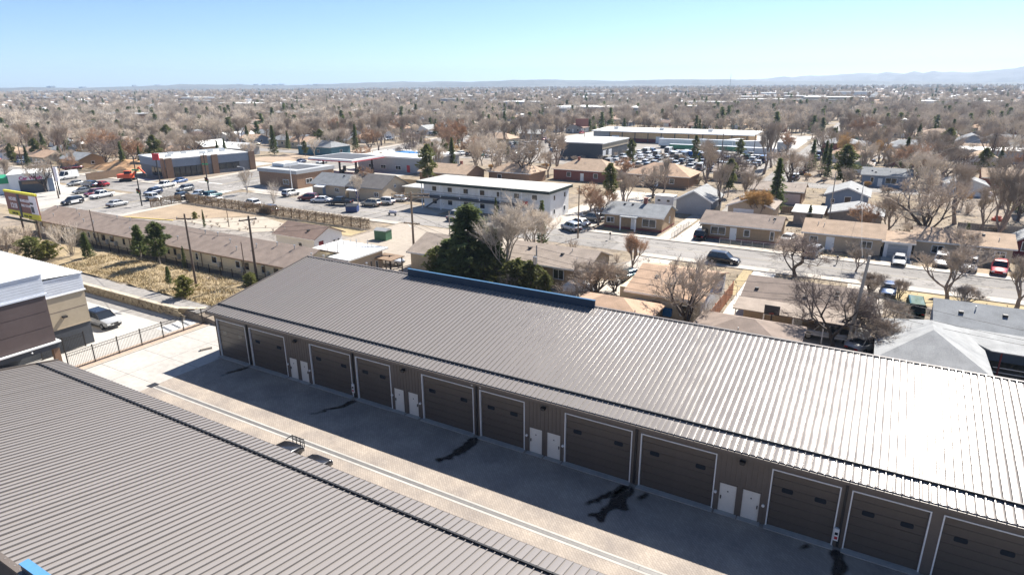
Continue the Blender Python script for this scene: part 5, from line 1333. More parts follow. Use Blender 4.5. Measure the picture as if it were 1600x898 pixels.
tpx("upright", 988, 424, 360, "round-headed pruned bare tree before the tan bungalow's drive", sx=1.25, rz=1.0)
tpx("wide", 1071, 522, 394, "dark-limbed bare backyard tree in front of the yellow bungalow", sx=1.0, rz=.8)
tpx("palshrub", 1098, 520, 455, "thin pale thicket under the dark backyard tree", sx=1.3)
tpx("clump", 930, 470, 396, "tangled bare shrubbery between the ranch and tan garage", sx=1.5)
tpx("shrub", 908, 472, 425, "grey bare brush beside the blue parapet", sx=1.8)
tpx("clump", 960, 455, 412, "dense brown bare bush left of the round-headed tree", sx=1.5)
tpx("shrub", 885, 478, 440, "low tangled brush below the tan brick ranch", sx=2.0)
tpx("dark", 1242, 432, 352, "dark spreading leafless tree beside the street", sx=1.55, rz=2.0)
tpx("round", 1337, 424, 384, "small grey bare tree at the street edge behind the tall grey pole", sx=1.3)
tpx("dark", 1302, 545, 425, "dark leaning bare tree left of the tall grey pole", sx=1.1, rz=.5)
tpx("wide", 1352, 535, 450, "bare tree right of the tall grey pole above parked things", sx=1.2)
tpx("clump", 1375, 560, 490, "bare brush beside the pale grey garage roof", sx=1.4)
tpx("round", 1480, 470, 380, "wide bare tree standing on the near sidewalk by the grey ranch", sx=1.3, rz=.3)
tpx("vase", 1588, 482, 395, "bare tree on the lawn at the right edge", sx=1.3)
tpx("wide", 1440, 384, 262, "large forked bare tree behind the tan-roofed ranch", sx=1.05, rz=1.2)
tpx("vase", 1532, 364, 285, "bare tree left of the red barn shed", sx=1.0)
tpx("dark", 1590, 345, 255, "dark bare tree over the red barn shed", sx=1.0)
tpx("round", 1382, 372, 300, "bare brown tree left of the white single garage", sx=1.1)
tpx("brown", 1348, 372, 312, "orange-brown bushy tree behind the low tan-roofed ranch", sx=1.2)
tpx("shrub", 1330, 398, 372, "grey bare bush in front of the low tan-roofed ranch", sx=1.6)
tpx("round", 1505, 412, 355, "low bare tree crossing the front of the long tan-roofed ranch", sx=1.5)
tpx("cone", 1505, 392, 348, "thin dark spruce growing before the long tan-roofed ranch", sx=.7)
tpx("cone", 1263, 352, 320, "solid dark green conical conifer behind the low ranch", sx=1.0)
tpx("goldbush", 1182, 345, 292, "golden leafless shrub behind the mauve-brown ranch", sx=1.5)
tpx("brown", 935, 352, 288, "orange-brown leafy tree left of the tan brick ranch", sx=1.2)
tpx("brown", 922, 330, 282, "second orange-brown tree behind the first beside the motel", sx=1.3)
tpx("vase", 975, 335, 262, "grey bare tree behind the tan brick ranch's roof", sx=1.1)
tpx("tall", 1123, 330, 250, "tall thin bare tree right of the white-grey garage", sx=.85)
tpx("vase", 1165, 328, 262, "bare tree behind the golden shrub", sx=1.0)
tpx("wide", 1020, 310, 255, "spreading bare tree over the pale trailer shed", sx=1.2)
tpx("pine", 985, 262, 216, "tall olive-green pine between the two brick hip-roofed houses", sx=.8)
tpx("pine", 1085, 258, 210, "tall dark pine in the storage yard, right of the trailers", sx=.65)
tpx("spruce", 1092, 262, 238, "small yellow-green pine at the tall yard pine's foot", sx=.8)
tpx("pine", 1155, 250, 216, "broad olive pine at the storage yard's right end", sx=1.1)
tpx("tall", 1193, 272, 188, "tall two-stemmed bare tree left of the side road", sx=1.0)
tpx("tall", 1205, 262, 185, "tall bare tree just behind the two-stemmed one", sx=1.1)
tpx("wide", 822, 284, 208, "large bare tree with heavy forked limbs behind the motel", sx=1.15, rz=.7)
tpx("pale", 775, 280, 208, "broad pale bare tree left of the heavy-limbed one", sx=1.2)
tpx("pale", 745, 272, 212, "pale bare tree right of the slim dark spruces", sx=1.0)
tpx("spruce2", 707, 264, 214, "right one of two slim dark spruces behind the shop", sx=.95)
tpx("spruce2", 677, 262, 222, "left one of two slim dark spruces behind the shop", sx=.95)
tpx("brown", 570, 305, 255, "brown-orange bare tree behind the filling station cottages", sx=1.0)
tpx("pale", 560, 318, 268, "pale bare tree before the grey gabled house", sx=.8)
tpx("palshrub", 428, 318, 278, "small pale bare tree by the corner office", sx=1.0)
tpx("pale", 386, 303, 262, "round pale bare tree beside the boulevard's near corner", sx=1.0)
tpx("wide", 72, 300, 242, "dark forked bare tree beside the car wash", sx=.9)
tpx("vase", 592, 238, 195, "bare tree with orange tint behind the filling station", sx=1.2)
tpx("brown", 578, 240, 196, "orange-brown bare tree left of the tinted one", sx=1.2)
tpx("spruce2", 320, 356, 327, "dark green columnar shrub in the rock garden", sx=.6, name="bush", cat="shrub")
tpx("ybush", 305, 342, 330, "small yellow-green ball bush in the rock garden", sx=.9)
for i in range(26):
    x = -120 + i * 1.0 + random.uniform(-.4, .4); y = 76.5 + 4.0 * math.sin(i * .9) * .9 + (i - 13) * .12
    tree("shrub", (x, y, .03), random.uniform(.4, .7), "low brown dormant clump in the pale rock garden", "dormant clumps in the rock garden", sx=2.2)

# ------------------------------------------------------------------ hedge fence along the street
M["hedge"] = mat("hedge_dry", (0.27, 0.20, 0.13), 0.95, 0.3, scale=2.5, rnd=.15)
def hedge_panel(seed, L=2.4, H=1.9):
    r = random.Random(seed); q = MB()
    q.box(0, L, -.03, .03, .1, .18); q.box(0, L, -.03, .03, H - .2, H - .12)
    for i in range(900):
        x = r.uniform(0, L); y = r.uniform(-.3, .3); z = r.uniform(.05, H) if r.random() < .8 else r.uniform(H * .6, H * 1.1)
        d = Vector((r.uniform(-1, 1), r.uniform(-1, 1), r.uniform(-.3, 1))).normalized() * r.uniform(.12, .34)
        sliver(q, Vector((x, y, z)), Vector((x, y, z)) + d, r.uniform(.02, .045))
    return q.mesh("hedge_panel", M["hedge"])
hpm = [hedge_panel(i) for i in range(4)]
hpost = MB().box(-.07, .07, -.07, .07, 0, 1.9).mesh("post", M["wood_brown"])
def hedge(label, a, b):
    a = Vector(a); b = Vector(b); L = (b - a).length; n = int(L / 2.4); d = b - a
    t = thing("hedge_fence", label, "hedge", a, math.atan2(d.y, d.x))
    for i in range(n):
        ob("post", hpost, t, (i * 2.4, 0, 0)); o = ob("hedge_panel", hpm[i % 4], t, (i * 2.4, 0, 0)); o["kind"] = "stuff"
hedge("long brown hedge grown through a wire fence along the street", (-138, 87.6, 0), (-78.5, 86.0, 0))
hedge("short brown hedge fence turning the corner by the boulevard", (-138.2, 79.2, 0), (-138.2, 87.2, 0))

# ------------------------------------------------------------------ vehicles
def paintm(name, rgb, rough=.28):
    if name in MATS: return MATS[name]
    m = bpy.data.materials.new(name); n, l = nodes(m); b = n["Principled BSDF"]
    b.inputs["Base Color"].default_value = (*rgb, 1); b.inputs["Roughness"].default_value = rough; b.inputs["Metallic"].default_value = .15
    b.inputs["Coat Weight"].default_value = .6; b.inputs["Coat Roughness"].default_value = .08
    nz = n.new("ShaderNodeTexNoise"); nz.inputs["Scale"].default_value = 3; mr = n.new("ShaderNodeMapRange"); mr.inputs["To Min"].default_value = rough * .8; mr.inputs["To Max"].default_value = rough * 1.3
    l.new(nz.outputs["Fac"], mr.inputs["Value"]); l.new(mr.outputs[0], b.inputs["Roughness"])
    MATS[name] = m; return m
CARP = {k: paintm("car_" + k, c) for k, c in dict(white=(.75, .75, .74), silver=(.42, .43, .44), grey=(.16, .165, .17), black=(.015, .015, .018), navy=(.025, .04, .09), blue=(.04, .09, .22), red=(.38, .02, .025), maroon=(.14, .02, .03), teal=(.04, .12, .13), green=(.03, .09, .06), tan=(.40, .36, .28), yellow=(.65, .45, .04), orange=(.6, .11, .03)).items()}

# profiles: stations of (x, z_under, z_belt, half width)
KINDS = {
 "sedan": dict(st=[(-2.3, .42, .72, .72), (-2.2, .28, .92, .84), (-1.5, .22, .98, .90), (0, .22, .95, .91), (1.0, .22, .93, .90), (1.9, .24, .80, .86), (2.25, .3, .66, .74)], cab=(-1.75, -1.05, .45, 1.15, .93, 1.43, .80, .60), wb=(-1.4, 1.4), wr=.32, tw=.92),
 "suv": dict(st=[(-2.3, .45, .85, .80), (-2.25, .32, 1.08, .90), (-1.5, .28, 1.12, .95), (0, .28, 1.08, .96), (1.0, .28, 1.05, .95), (1.95, .3, .95, .92), (2.3, .38, .75, .80)], cab=(-2.2, -1.9, .35, 1.1, 1.06, 1.72, .86, .70), wb=(-1.4, 1.42), wr=.37, tw=.97),
 "pickup": dict(st=[(-2.9, .55, 1.02, .92), (-2.85, .45, 1.1, .96), (-1.0, .4, 1.1, .97), (0, .4, 1.1, .97), (1.2, .4, 1.08, .97), (2.5, .42, 1.0, .94), (2.9, .5, .82, .84)], cab=(-1.0, -.8, .75, 1.35, 1.08, 1.85, .86, .72), wb=(-1.8, 1.8), wr=.40, tw=.98, bed=(-2.7, -1.1, .80)),
 "van": dict(st=[(-2.8, .5, 1.2, .95), (-2.75, .38, 1.3, 1.0), (-1, .36, 1.3, 1.0), (1.0, .36, 1.3, 1.0), (2.1, .38, 1.15, .96), (2.7, .45, .85, .84)], cab=(-2.75, -2.7, 1.25, 1.9, 1.28, 2.45, .96, .84), wb=(-1.7, 1.8), wr=.36, tw=1.0, solid=True),
 "jeep": dict(st=[(-1.9, .5, .95, .74), (-1.85, .45, 1.08, .78), (0, .42, 1.08, .80), (.9, .42, 1.1, .72), (1.85, .48, 1.05, .62), (1.95, .5, .9, .62)], cab=(-1.85, -1.8, .45, .62, 1.07, 1.80, .74, .68), wb=(-1.2, 1.25), wr=.42, tw=.86),
}
def car_meshes(kind):
    K = KINDS[kind]; st = K["st"]; q = MB(); n = len(st)
    ring = lambda x, zu, zb, hw: [(x, -hw * .88, zu), (x, -hw, zu + .16), (x, -hw, zb - .22), (x, -hw * .95, zb - .06), (x, -hw * .84, zb), (x, hw * .84, zb), (x, hw * .95, zb - .06), (x, hw, zb - .22), (x, hw, zu + .16), (x, hw * .88, zu)]
    m = 10
    for s in st: q.v.extend(ring(*s))
    for i in range(n - 1):
        for k in range(m):
            a = i * m + k; b = i * m + (k + 1) % m
            q.f.append((a, b, b + m, a + m)); q.mi.append(0)
    q.f.append(tuple(range(m))); q.mi.append(0); q.f.append(tuple(reversed(range((n - 1) * m, n * m)))); q.mi.append(0)
    xr0, xr1, xf1, xf0, zb, zt, wb_, wt = K["cab"]
    gl_ = MB()
    gl_.add([(xr0, -wb_, zb - .03), (xf0, -wb_, zb - .03), (xf0, wb_, zb - .03), (xr0, wb_, zb - .03), (xr1, -wt, zt - .05), (xf1, -wt, zt - .05), (xf1, wt, zt - .05), (xr1, wt, zt - .05)], [(0, 1, 5, 4), (1, 2, 6, 5), (2, 3, 7, 6), (3, 0, 4, 7), (4, 5, 6, 7)])
    rf = MB(); e = .04
    rf.add([(xr1 - e, -wt - e, zt - .06), (xf1 + e, -wt - e, zt - .06), (xf1 + e, wt + e, zt - .06), (xr1 - e, wt + e, zt - .06), (xr1 + .12, -wt + .1, zt + .02), (xf1 - .15, -wt + .1, zt + .02), (xf1 - .15, wt - .1, zt + .02), (xr1 + .12, wt - .1, zt + .02)], [(0, 1, 5, 4), (1, 2, 6, 5), (2, 3, 7, 6), (3, 0, 4, 7), (4, 5, 6, 7)])
    for s in (-1, 1):
        for xb, xt in ((xr0, xr1), (xf0, xf1), ((xr0 + xf0) / 2 - .1, (xr1 + xf1) / 2 - .1)): rf.tube((xb, s * (wb_ + .005), zb - .03), (xt, s * (wt + .01), zt - .04), .05, n=4, cap=False)
        if K.get("solid"):
            rf.add([(xr0, s * (wb_ + .012), zb - .03), (.4, s * (wb_ + .012), zb - .03), (.4, s * (wt + .012), zt - .04), (xr1, s * (wt + .012), zt - .04)], [(0, 1, 2, 3)])
    if K.get("bed"):
        b0, b1, hw = K["bed"]; bedm = MB().box(b0, b1, -hw, hw, .9, 1.13)
    else: bedm = None
    if kind == "sedan" or kind == "suv": pass
    wheel = MB().tube((0, -.11, 0), (0, .11, 0), K["wr"], n=14); rim = MB().tube((0, -.125, 0), (0, .125, 0), K["wr"] * .58, n=10)
    xf, zf = st[-1][0], st[-1][2]; xb, zbk = st[0][0], st[0][2]
    hl = MB().box(-.03, .03, -.17, .17, -.08, .08)
    return dict(body=q.mesh("body", M["white_trim"], True), glass=gl_.mesh("window_band", M["glass"]), roof=rf.mesh("roof_panel", M["white_trim"]), wheel=wheel.mesh("wheel", M["rubber"]), rim=rim.mesh("rim", M["rim"]), hl=hl.mesh("headlight", M["lamp_clear"]), tl=hl.mesh("taillight", M["lamp_red"]), bed=bedm.mesh("cargo_bed", M["black_plastic"]) if bedm else None,
                bump=MB().box(-.06, .06, -.7, .7, -.09, .09).mesh("bumper", M["black_plastic"]))
CM = {k: car_meshes(k) for k in KINDS}
for k in KINDS:   # soften the shading of the hulls
    me = CM[k]["body"]
def car(kind, loc, rz, color, label, group=None, cat=None, name=None, far=False, scale=1.0, roofcol=None):
    K = KINDS[kind]; Mx = CM[kind]
    t = thing(name or {"sedan": "car", "suv": "car", "pickup": "pickup_truck", "van": "van", "jeep": "car"}[kind], label, cat or {"pickup": "pickup truck", "van": "van"}.get(kind, "car"), loc, rz, group)
    t.scale = (scale,) * 3
    o = ob("body", Mx["body"], t); setm(o, CARP[color]); g_ = ob("window_band", Mx["glass"], t); ro = ob("roof_panel", Mx["roof"], t); setm(ro, CARP[roofcol or color])
    if Mx["bed"]: ob("cargo_bed", Mx["bed"], t)
    for x in K["wb"]:
        for s in (-1, 1):
            w = ob("wheel", Mx["wheel"], t, (x, s * (K["tw"] - .11), K["wr"]))
            if not far: ob("rim", Mx["rim"], w)
    xf, _, zf, hf = K["st"][-1]; xb, zu, zb, hb_ = K["st"][0]
    for s in (-1, 1):
        ob("headlight", Mx["hl"], t, (xf + .0, s * (hf - .2), zf - .12)); ob("taillight", Mx["tl"], t, (xb, s * (hb_ - .2), zb - .1))
    if not far:
        ob("bumper", Mx["bump"], t, (xf + .02, 0, .42)); ob("bumper", Mx["bump"], t, (xb - .02, 0, .45))
    return t
def cpx(kind, px, py, deg, color, label, z=0.03, **k):
    p = P(px, py, z); return car(kind, p, math.radians(deg), color, label, **k)
# ------------------------------------------------------------------ the vehicles in view (heading in degrees, 0 = facing right along the street)
BV = 100.0                                      # boulevard heading, northbound; southbound = BV+180
car("suv", (-73.2, 34.2, .02), math.radians(0), "silver", "silver SUV with black roof parked beside the beige wall", roofcol="black")
c = car("suv", (-33.8, 24.45, .02), math.radians(90), "black", "dark off-roader with brush guard peeking out below the near roof")
bg_ = MB()
for z_ in (.55, .85, 1.15): bg_.tube((2.5, -.6, z_), (2.5, .6, z_), .035, n=6)
for y_ in (-.6, -.2, .2, .6): bg_.tube((2.5, y_, .5), (2.5, y_, 1.2), .035, n=6)
bg_.tube((2.5, -.6, 1.15), (2.1, -.85, .95), .035, n=6).tube((2.5, .6, 1.15), (2.1, .85, .95), .035, n=6)
bg_.build("brush_guard", M["dark_metal"], c)
car("suv", (-30.7, 24.2, .02), math.radians(90), "black", "dark car nosing out below the near roof beside the off-roader")
# junction and boulevard
W = lambda *a, **k: cpx(*a, **k)
c = W("suv", 114, 319, 280, "black", "black and white patrol car with white doors heading left on the boulevard")
for s in (-1, 1): MB().box(-.9, 1.0, s * .965 - .012, s * .965 + .012, .45, 1.0).build("white_door", CARP["white"], c)
W("pickup", 160, 309, 282, "white", "white crew pickup crossing the junction from the right")
W("suv", 148, 306, 282, "maroon", "dark maroon SUV half behind the white crew pickup")
W("sedan", 130, 302, 270, "grey", "grey car waiting at the far left corner of the junction")
W("sedan", 119, 290, 282, "grey", "small grey car leaving the junction at far left")
W("suv", 140, 292, 190, "navy", "dark blue-grey car beside the red one in the junction")
W("sedan", 159, 291, 190, "red", "red car at the far side of the junction")
W("sedan", 184, 322, 100, "silver", "blurred silver car crossing in front of the hedge corner")
W("jeep", 241, 313, 10, "white", "white off-roader with open back by the hedge corner")
W("suv", 240, 304, 282, "navy", "dark blue SUV behind the white off-roader")
W("pickup", 259, 293, 282, "white", "white pickup in the far lane near the store")
W("sedan", 281, 286, 282, "blue", "dark blue car close to the store's brown pillar")
W("suv", 290, 299, 282, "grey", "grey SUV in the middle lane before the store")
W("suv", 289, 311, 100, "black", "black SUV queueing left of the grey SUV pair")
W("pickup", 312, 309, 100, "silver", "silver pickup behind the queueing dark sedan")
W("suv", 310, 313, 100, "grey", "dark grey SUV queueing in the near lane")
W("sedan", 334, 315, 100, "white", "white sedan in the near queue beside the hedge")
W("suv", 333, 309, 100, "teal", "dark teal car just behind the white sedan")
W("suv", 394, 322, 170, "white", "white SUV turning off the street by the corner lawn")
W("suv", 420, 332, 176, "navy", "dark blue minivan driving along the hedge")
W("sedan", 470, 255, 280, "navy", "dark car on the boulevard beyond the corner office")
W("suv", 503, 256, 280, "silver", "silver car on the boulevard next to the filling canopy")
# parked by the grey houses
W("suv", 455, 306, 95, "white", "white SUV parked beside the corner office's small trees")
W("suv", 482, 313, 200, "maroon", "maroon minivan parked before the white door canopy")
W("sedan", 502, 316, 200, "white", "white sedan parked right of the maroon minivan")
W("pickup", 531, 320, 200, "black", "black pickup parked before the grey gabled house")
W("suv", 580, 322, 185, "tan", "pale tan SUV parked right of the blue dumpster")
W("suv", 602, 319, 185, "white", "white boxy SUV right of the pale tan SUV")
W("sedan", 622, 314, 190, "white", "white car furthest right of the row by the motel drive")
W("pickup", 713, 342, 100, "silver", "silver pickup parked in the motel's front yard")
W("suv", 892, 360, 150, "silver", "silver SUV parked beside the motel's side drive")
W("sedan", 905, 352, 160, "white", "white car behind the silver SUV beside the tan brick ranch")
W("suv", 925, 345, 170, "grey", "grey car parked along the ranch's dark fence")
W("suv", 1096, 372, 90, "black", "black SUV parked in the bright concrete driveway")
W("suv", 1130, 411, -3, "black", "black SUV driving along the street by itself")
W("sedan", 1232, 377, 80, "white", "white car in the drive left of the low tan-roofed ranch")
W("suv", 1272, 398, 80, "silver", "silver SUV under the dark spreading street tree")
W("sedan", 1404, 412, 268, "silver", "silver car parked before the white single garage")
W("suv", 1470, 414, 265, "white", "white car under the bare tree before the long ranch")
W("pickup", 1514, 420, 262, "silver", "pale pickup right of the white car before the long ranch")
W("pickup", 1560, 425, 262, "red", "faded red pickup parked facing the street at right")
W("sedan", 1387, 458, 268, "blue", "blue and white car parked beyond the tall grey pole")
W("van", 1427, 492, 92, "green", "dark green van parked behind the pale grey garage roof", scale=.85)
W("sedan", 985, 435, 70, "teal", "teal car in the drive beside the yellow bungalow")
W("pickup", 1293, 530, 178, "silver", "open-bed truck with ladder rack parked behind the storage roof")
W("sedan", 1190, 490, 80, "maroon", "maroon car tucked under the patio roof's left end")
W("sedan", 1350, 545, 60, "silver", "pale car under the bare tree right of the tall pole")
W("sedan", 608, 413, 20, "silver", "silver car beside the flat white-roofed cottage")
W("van", 107, 280, 282, "white", "white cargo van parked by the brown fence across the boulevard")
W("suv", 158, 277, 200, "silver", "silver car parked at the worksite left of the orange machine")
W("sedan", 86, 283, 282, "white", "white car behind the dark forked tree")
W("pickup", 1218, 243, 85, "grey", "grey pickup at the side road's left kerb")
# parked along the side road and yards further back
r = random.Random(44)
cols = ["white", "white", "silver", "silver", "grey", "black", "navy", "blue", "red", "tan", "maroon"]
for i in range(13):
    y = 178 + i * 13 + r.uniform(-2, 2)
    car(r.choice(("sedan", "suv", "suv", "pickup")), (-19.0 + r.uniform(-.4, .4), y, .03), math.radians(90), r.choice(cols), "car parked along the right kerb of the side road", "cars along the side road's right kerb", far=True, cat="car", name="car")
# storage yard: rows of vehicles and box trailers
for row, (y, xa, xb) in enumerate(((197, -80, -32), (204, -80, -32), (211, -80, -32), (219, -80, -32), (227, -80, -32), (235, -80, -32), (242, -80, -32), (274, -82, -34), (200, -138, -104), (212, -138, -104), (226, -138, -104), (244, -138, -90), (262, -132, -90))):
    x = xa
    while x < xb:
        if r.random() < .78:
            k_ = r.choice(("sedan", "suv", "suv", "pickup", "van")); c_ = r.choice(["white"] * 7 + ["silver", "silver", "blue", "grey", "green", "tan"])
            pl_ = ("in the yard's front rows behind the hip-roofed houses" if row < 3 else "in the yard's middle rows" if row < 7 else "in the yard's last row by the warehouse") if row < 8 else "in the lot left of the workshop"
            car(k_, (x, y + r.uniform(-.6, .6), .03), math.radians(90 + r.uniform(-6, 6)), c_, f"{c_} {dict(sedan='car', suv='SUV', pickup='pickup', van='van')[k_]} parked {pl_}", "vehicles stored in the warehouse yard", far=True, cat="vehicle", name="parked_vehicle")
        x += 3.3 if row < 8 else 4.4
def trailer(loc, rz, L, m, label, group=None, hh=2.7):
    t = thing("box_trailer", label, "trailer", loc, rz, group)
    b_ = MB().box(-L / 2, L / 2, -1.25, 1.25, 1.0, 1.0 + hh).build("box", m, t)
    MB().box(-L / 2 + .1, L / 2 - .1, -1.0, 1.0, .8, .99).build("chassis", M["dark_metal"], t)
    MB().box(-L / 2 - .03, L / 2 + .03, -1.28, 1.28, 1.0 + hh, 1.06 + hh).build("top_edge", M["galv"], t)
    for x in (-L / 2 + 1.2, -L / 2 + 2.2):
        for s in (-1, 1): MB().tube((x, s * 1.0 - .14, .45), (x, s * 1.0 + .14, .45), .45, n=12).build("wheel", M["rubber"], t)
    MB().box(L / 2 - 1.6, L / 2 - 1.45, -.8, .8, 0, 1.0).build("landing_gear", M["dark_metal"], t)
trailer((-73, 262.5, 0), 0.03, 15, M["white_wall"], "long white box trailer behind the tall yard pine")
trailer((-58, 265.5, 0), 0.03, 13, M["white_wall"], "white box trailer in the middle of the storage yard")
trailer((-46, 266.0, 0), 0.5, 11, M["white_wall"], "white box trailer turned askew right of the green containers")
trailer((-66, 252.0, 0), 0.02, 14, M["green_metal"], "green box container in the storage yard", hh=1.6)
trailer((-52, 252.5, 0), -.03, 12, M["green_metal"], "second green box container right of the first", hh=1.6)
trailer((-52, 272, 0), 1.2, 9, M["wood_brown"], "brown box trailer standing between the white ones")
trailer((-33, 270, 0), 1.4, 10, M["grey_wall"], "grey box trailer by the side road's end of the yard")
trailer((-58, 231, 0), .05, 9, M["blue_tarp"], "blue covered trailer behind the orange-tan hip roof", hh=1.4)
trailer((-38.5, 246.5, 0), .02, 12, M["white_wall"], "long white motorhome body by the broad olive pine", hh=2.0)
# worksite machine
ex = thing("excavator", "orange-red excavator on the worksite beside the store", "excavator", tuple(P(200, 283, .0)), math.radians(35))
for s in (-1, 1):
    MB().prismy([(-1.7, 0.25), (-1.3, 0), (1.3, 0), (1.7, .25), (1.7, .6), (1.3, .85), (-1.3, .85), (-1.7, .6)], s * 1.1 - .28, s * 1.1 + .28).build("track", M["rubber"], ex)
MB().prism([(-2.1, -1.25), (1.2, -1.25), (1.6, -.8), (1.6, .8), (1.2, 1.25), (-2.1, 1.25), (-2.4, .8), (-2.4, -.8)], .95, 2.0).build("house_body", M["orange_paint"], ex)
cbn = MB().box(-.2, 1.4, -1.2, -.1, 2.0, 3.0).build("cab", M["orange_paint"], ex); MB().box(-.1, 1.42, -1.22, -.08, 2.15, 2.85).build("cab_window", M["glass"], cbn)
MB().prismy([(1.3, 1.8), (3.4, 4.0), (3.8, 3.8), (1.8, 1.6)], .1, .5).build("boom", M["orange_paint"], ex)
MB().prismy([(3.4, 4.0), (5.0, 2.2), (4.7, 2.0), (3.3, 3.6)], .14, .46).build("stick", M["orange_paint"], ex)
MB().prismy([(4.6, 2.2), (5.3, 1.9), (5.2, 1.2), (4.5, 1.2), (4.2, 1.7)], -.2, .8).build("bucket", M["dark_metal"], ex)

# ------------------------------------------------------------------ dumpsters, bins, mailboxes
def dumpster(loc, rz, m, label):
    t = thing("dumpster", label, "dumpster", loc, rz)
    MB().prismx([(-.9, .12), (.9, .12), (1.0, 1.0), (.75, 1.55), (-1.0, 1.25)], -1.2, 1.2).build("bin", m, t)
    MB().add([(-1.22, -1.03, 1.27), (-.02, -1.03, 1.27), (-.02, .77, 1.58), (-1.22, .77, 1.58), (-1.22, -1.03, 1.32), (-.02, -1.03, 1.32), (-.02, .77, 1.63), (-1.22, .77, 1.63)], [(4, 5, 6, 7), (0, 1, 5, 4), (1, 2, 6, 5), (3, 0, 4, 7), (2, 3, 7, 6)]).build("lid", M["black_plastic"], t)
    MB().add([(.02, -1.03, 1.27), (1.22, -1.03, 1.27), (1.22, .77, 1.58), (.02, .77, 1.58), (.02, -1.03, 1.32), (1.22, -1.03, 1.32), (1.22, .77, 1.63), (.02, .77, 1.63)], [(4, 5, 6, 7), (0, 1, 5, 4), (1, 2, 6, 5), (3, 0, 4, 7), (2, 3, 7, 6)]).build("lid", M["black_plastic"], t)
    for s in (-1, 1): MB().box(s * 1.2 - .06, s * 1.2 + .06, -.5, .5, .8, 1.0).build("lift_sleeve", m, t)
dumpster(P(551, 331), .5, M["dumpster_blue"], "dark blue dumpster at the street edge before the grey houses")
gdp = thing("donation_shed", "dark green metal bin with grey sloped top at the hedge's end", "bin", tuple(P(599, 374)), .1)
MB().box(-1.2, 1.2, -.9, .9, 0, 1.7).build("bin", M["dumpster_green"], gdp); MB().prismx([(-1.0, 1.7), (1.0, 1.7), (0, 2.1)], -1.3, 1.3).build("lid", M["sh_lgrey"], gdp)
def mailbox(loc, label):
    t = thing("mailbox", label, "mailbox", loc, 0.2)
    MB().box(-.05, .05, -.05, .05, 0, 1.05).build("post", M["wood_dark"], t); MB().box(-.12, .12, -.28, .28, 1.05, 1.32).build("box", M["black_plastic"], t)
mailbox(P(953, 375), "black mailbox on a post in front of the tan brick ranch"); mailbox(P(1307, 413), "black mailbox on a post before the low tan-roofed ranch"); mailbox(P(1502, 472), "black mailbox on a post before the long grey ranch")
bnch = thing("bench", "small pale bench sign at the street edge near the motel", "bench", tuple(P(613, 337)), 0)
MB().box(-1.0, 1.0, -.25, .25, .5, .58).build("seat", M["wood_grey"], bnch); MB().box(-1.0, 1.0, .22, .30, .6, 1.05).build("backrest", M["sign_white"], bnch)
for x in (-.8, .8): MB().box(x - .06, x + .06, -.2, .25, 0, .5).build("leg", M["dark_metal"], bnch)

# ------------------------------------------------------------------ plank and chain fences
def plank_fence(label, a, b, h, m, pw=.3, z=0.0, rails=True, group=None):
    a = Vector((a[0], a[1], z)); b = Vector((b[0], b[1], z)); d = b - a; L = d.length; n = max(2, int(L / pw))
    t = thing("plank_fence", label, "fence", a, math.atan2(d.y, d.x), group)
    pm = shared(("plank", round(h, 2), round(pw, 2), m.name), lambda: MB().box(.008, pw - .008, -.02, .02, .05, h).mesh("plank", m))
    r = random.Random(int(L * 13))
    for i in range(n): ob("plank", pm, t, (i * pw, r.uniform(-.015, .015), r.uniform(-.03, .03)))
    for zz in (.3, h - .3): MB().box(0, n * pw, .021, .07, zz, zz + .09).build("rail", m, t)
    k = int(L / 2.4)
    for i in range(k + 1): MB().box(i * L / k - .06, i * L / k + .06, .075, .19, 0, h).build("post", m, t)
plank_fence("tall rust-red plank fence between the yellow bungalow and the drive", (-13.6, 62.5), (-13.6, 79.5), 1.8, M["wood_red"])
plank_fence("dark open board fence between the two tan brick ranches' backyards", (-27.2, 118), (-27.2, 134), 1.6, M["wood_dark"], pw=.6)
plank_fence("orange timber fence behind the filling station cottages", (-112, 131), (-101, 131), 1.8, M["wood_pale"])
plank_fence("grey timber fence left of the tan brick ranch", (-49, 113), (-44.5, 120), 1.6, M["wood_grey"])
plank_fence("brown timber fence beyond the boulevard by the white cargo van", (-195.4, 95.2), (-196.2, 107.0), 2.2, M["wood_brown"], pw=.4)
sh_ = thing("soil_heap", "broad orange-tan heap of earth on the worksite behind the brown fence", "soil heap", (-214, 118, 0)); q = MB(); rq = random.Random(3)
for i in range(13):
    for j in range(9):
        u_, v_ = i / 12, j / 8; q.v.append((-13 + 26 * u_, -7 + 14 * v_, 2.6 * (math.sin(math.pi * u_) * math.sin(math.pi * v_)) ** .6 * rq.uniform(.7, 1.2) - .05))
for i in range(12):
    for j in range(8): a = i * 9 + j; q.f.append((a, a + 9, a + 10, a + 1)); q.mi.append(0)
q.build("earth", mat("orange_earth", (0.46, 0.28, 0.15), .95, .25, scale=.5), sh_)
plank_fence("long dark fence behind the low tan-roofed ranches", (-8, 120.5), (22, 122.5), 1.5, M["wood_dark"], pw=.4)
plank_fence("grey plank fence at the back of the bare right hand yards", (14, 136), (34, 137), 1.5, M["wood_grey"], pw=.4)
plank_fence("brown plank fence behind the tan garage and golden shrub", (-16, 138), (-2, 139), 1.5, M["wood_brown"], pw=.4)
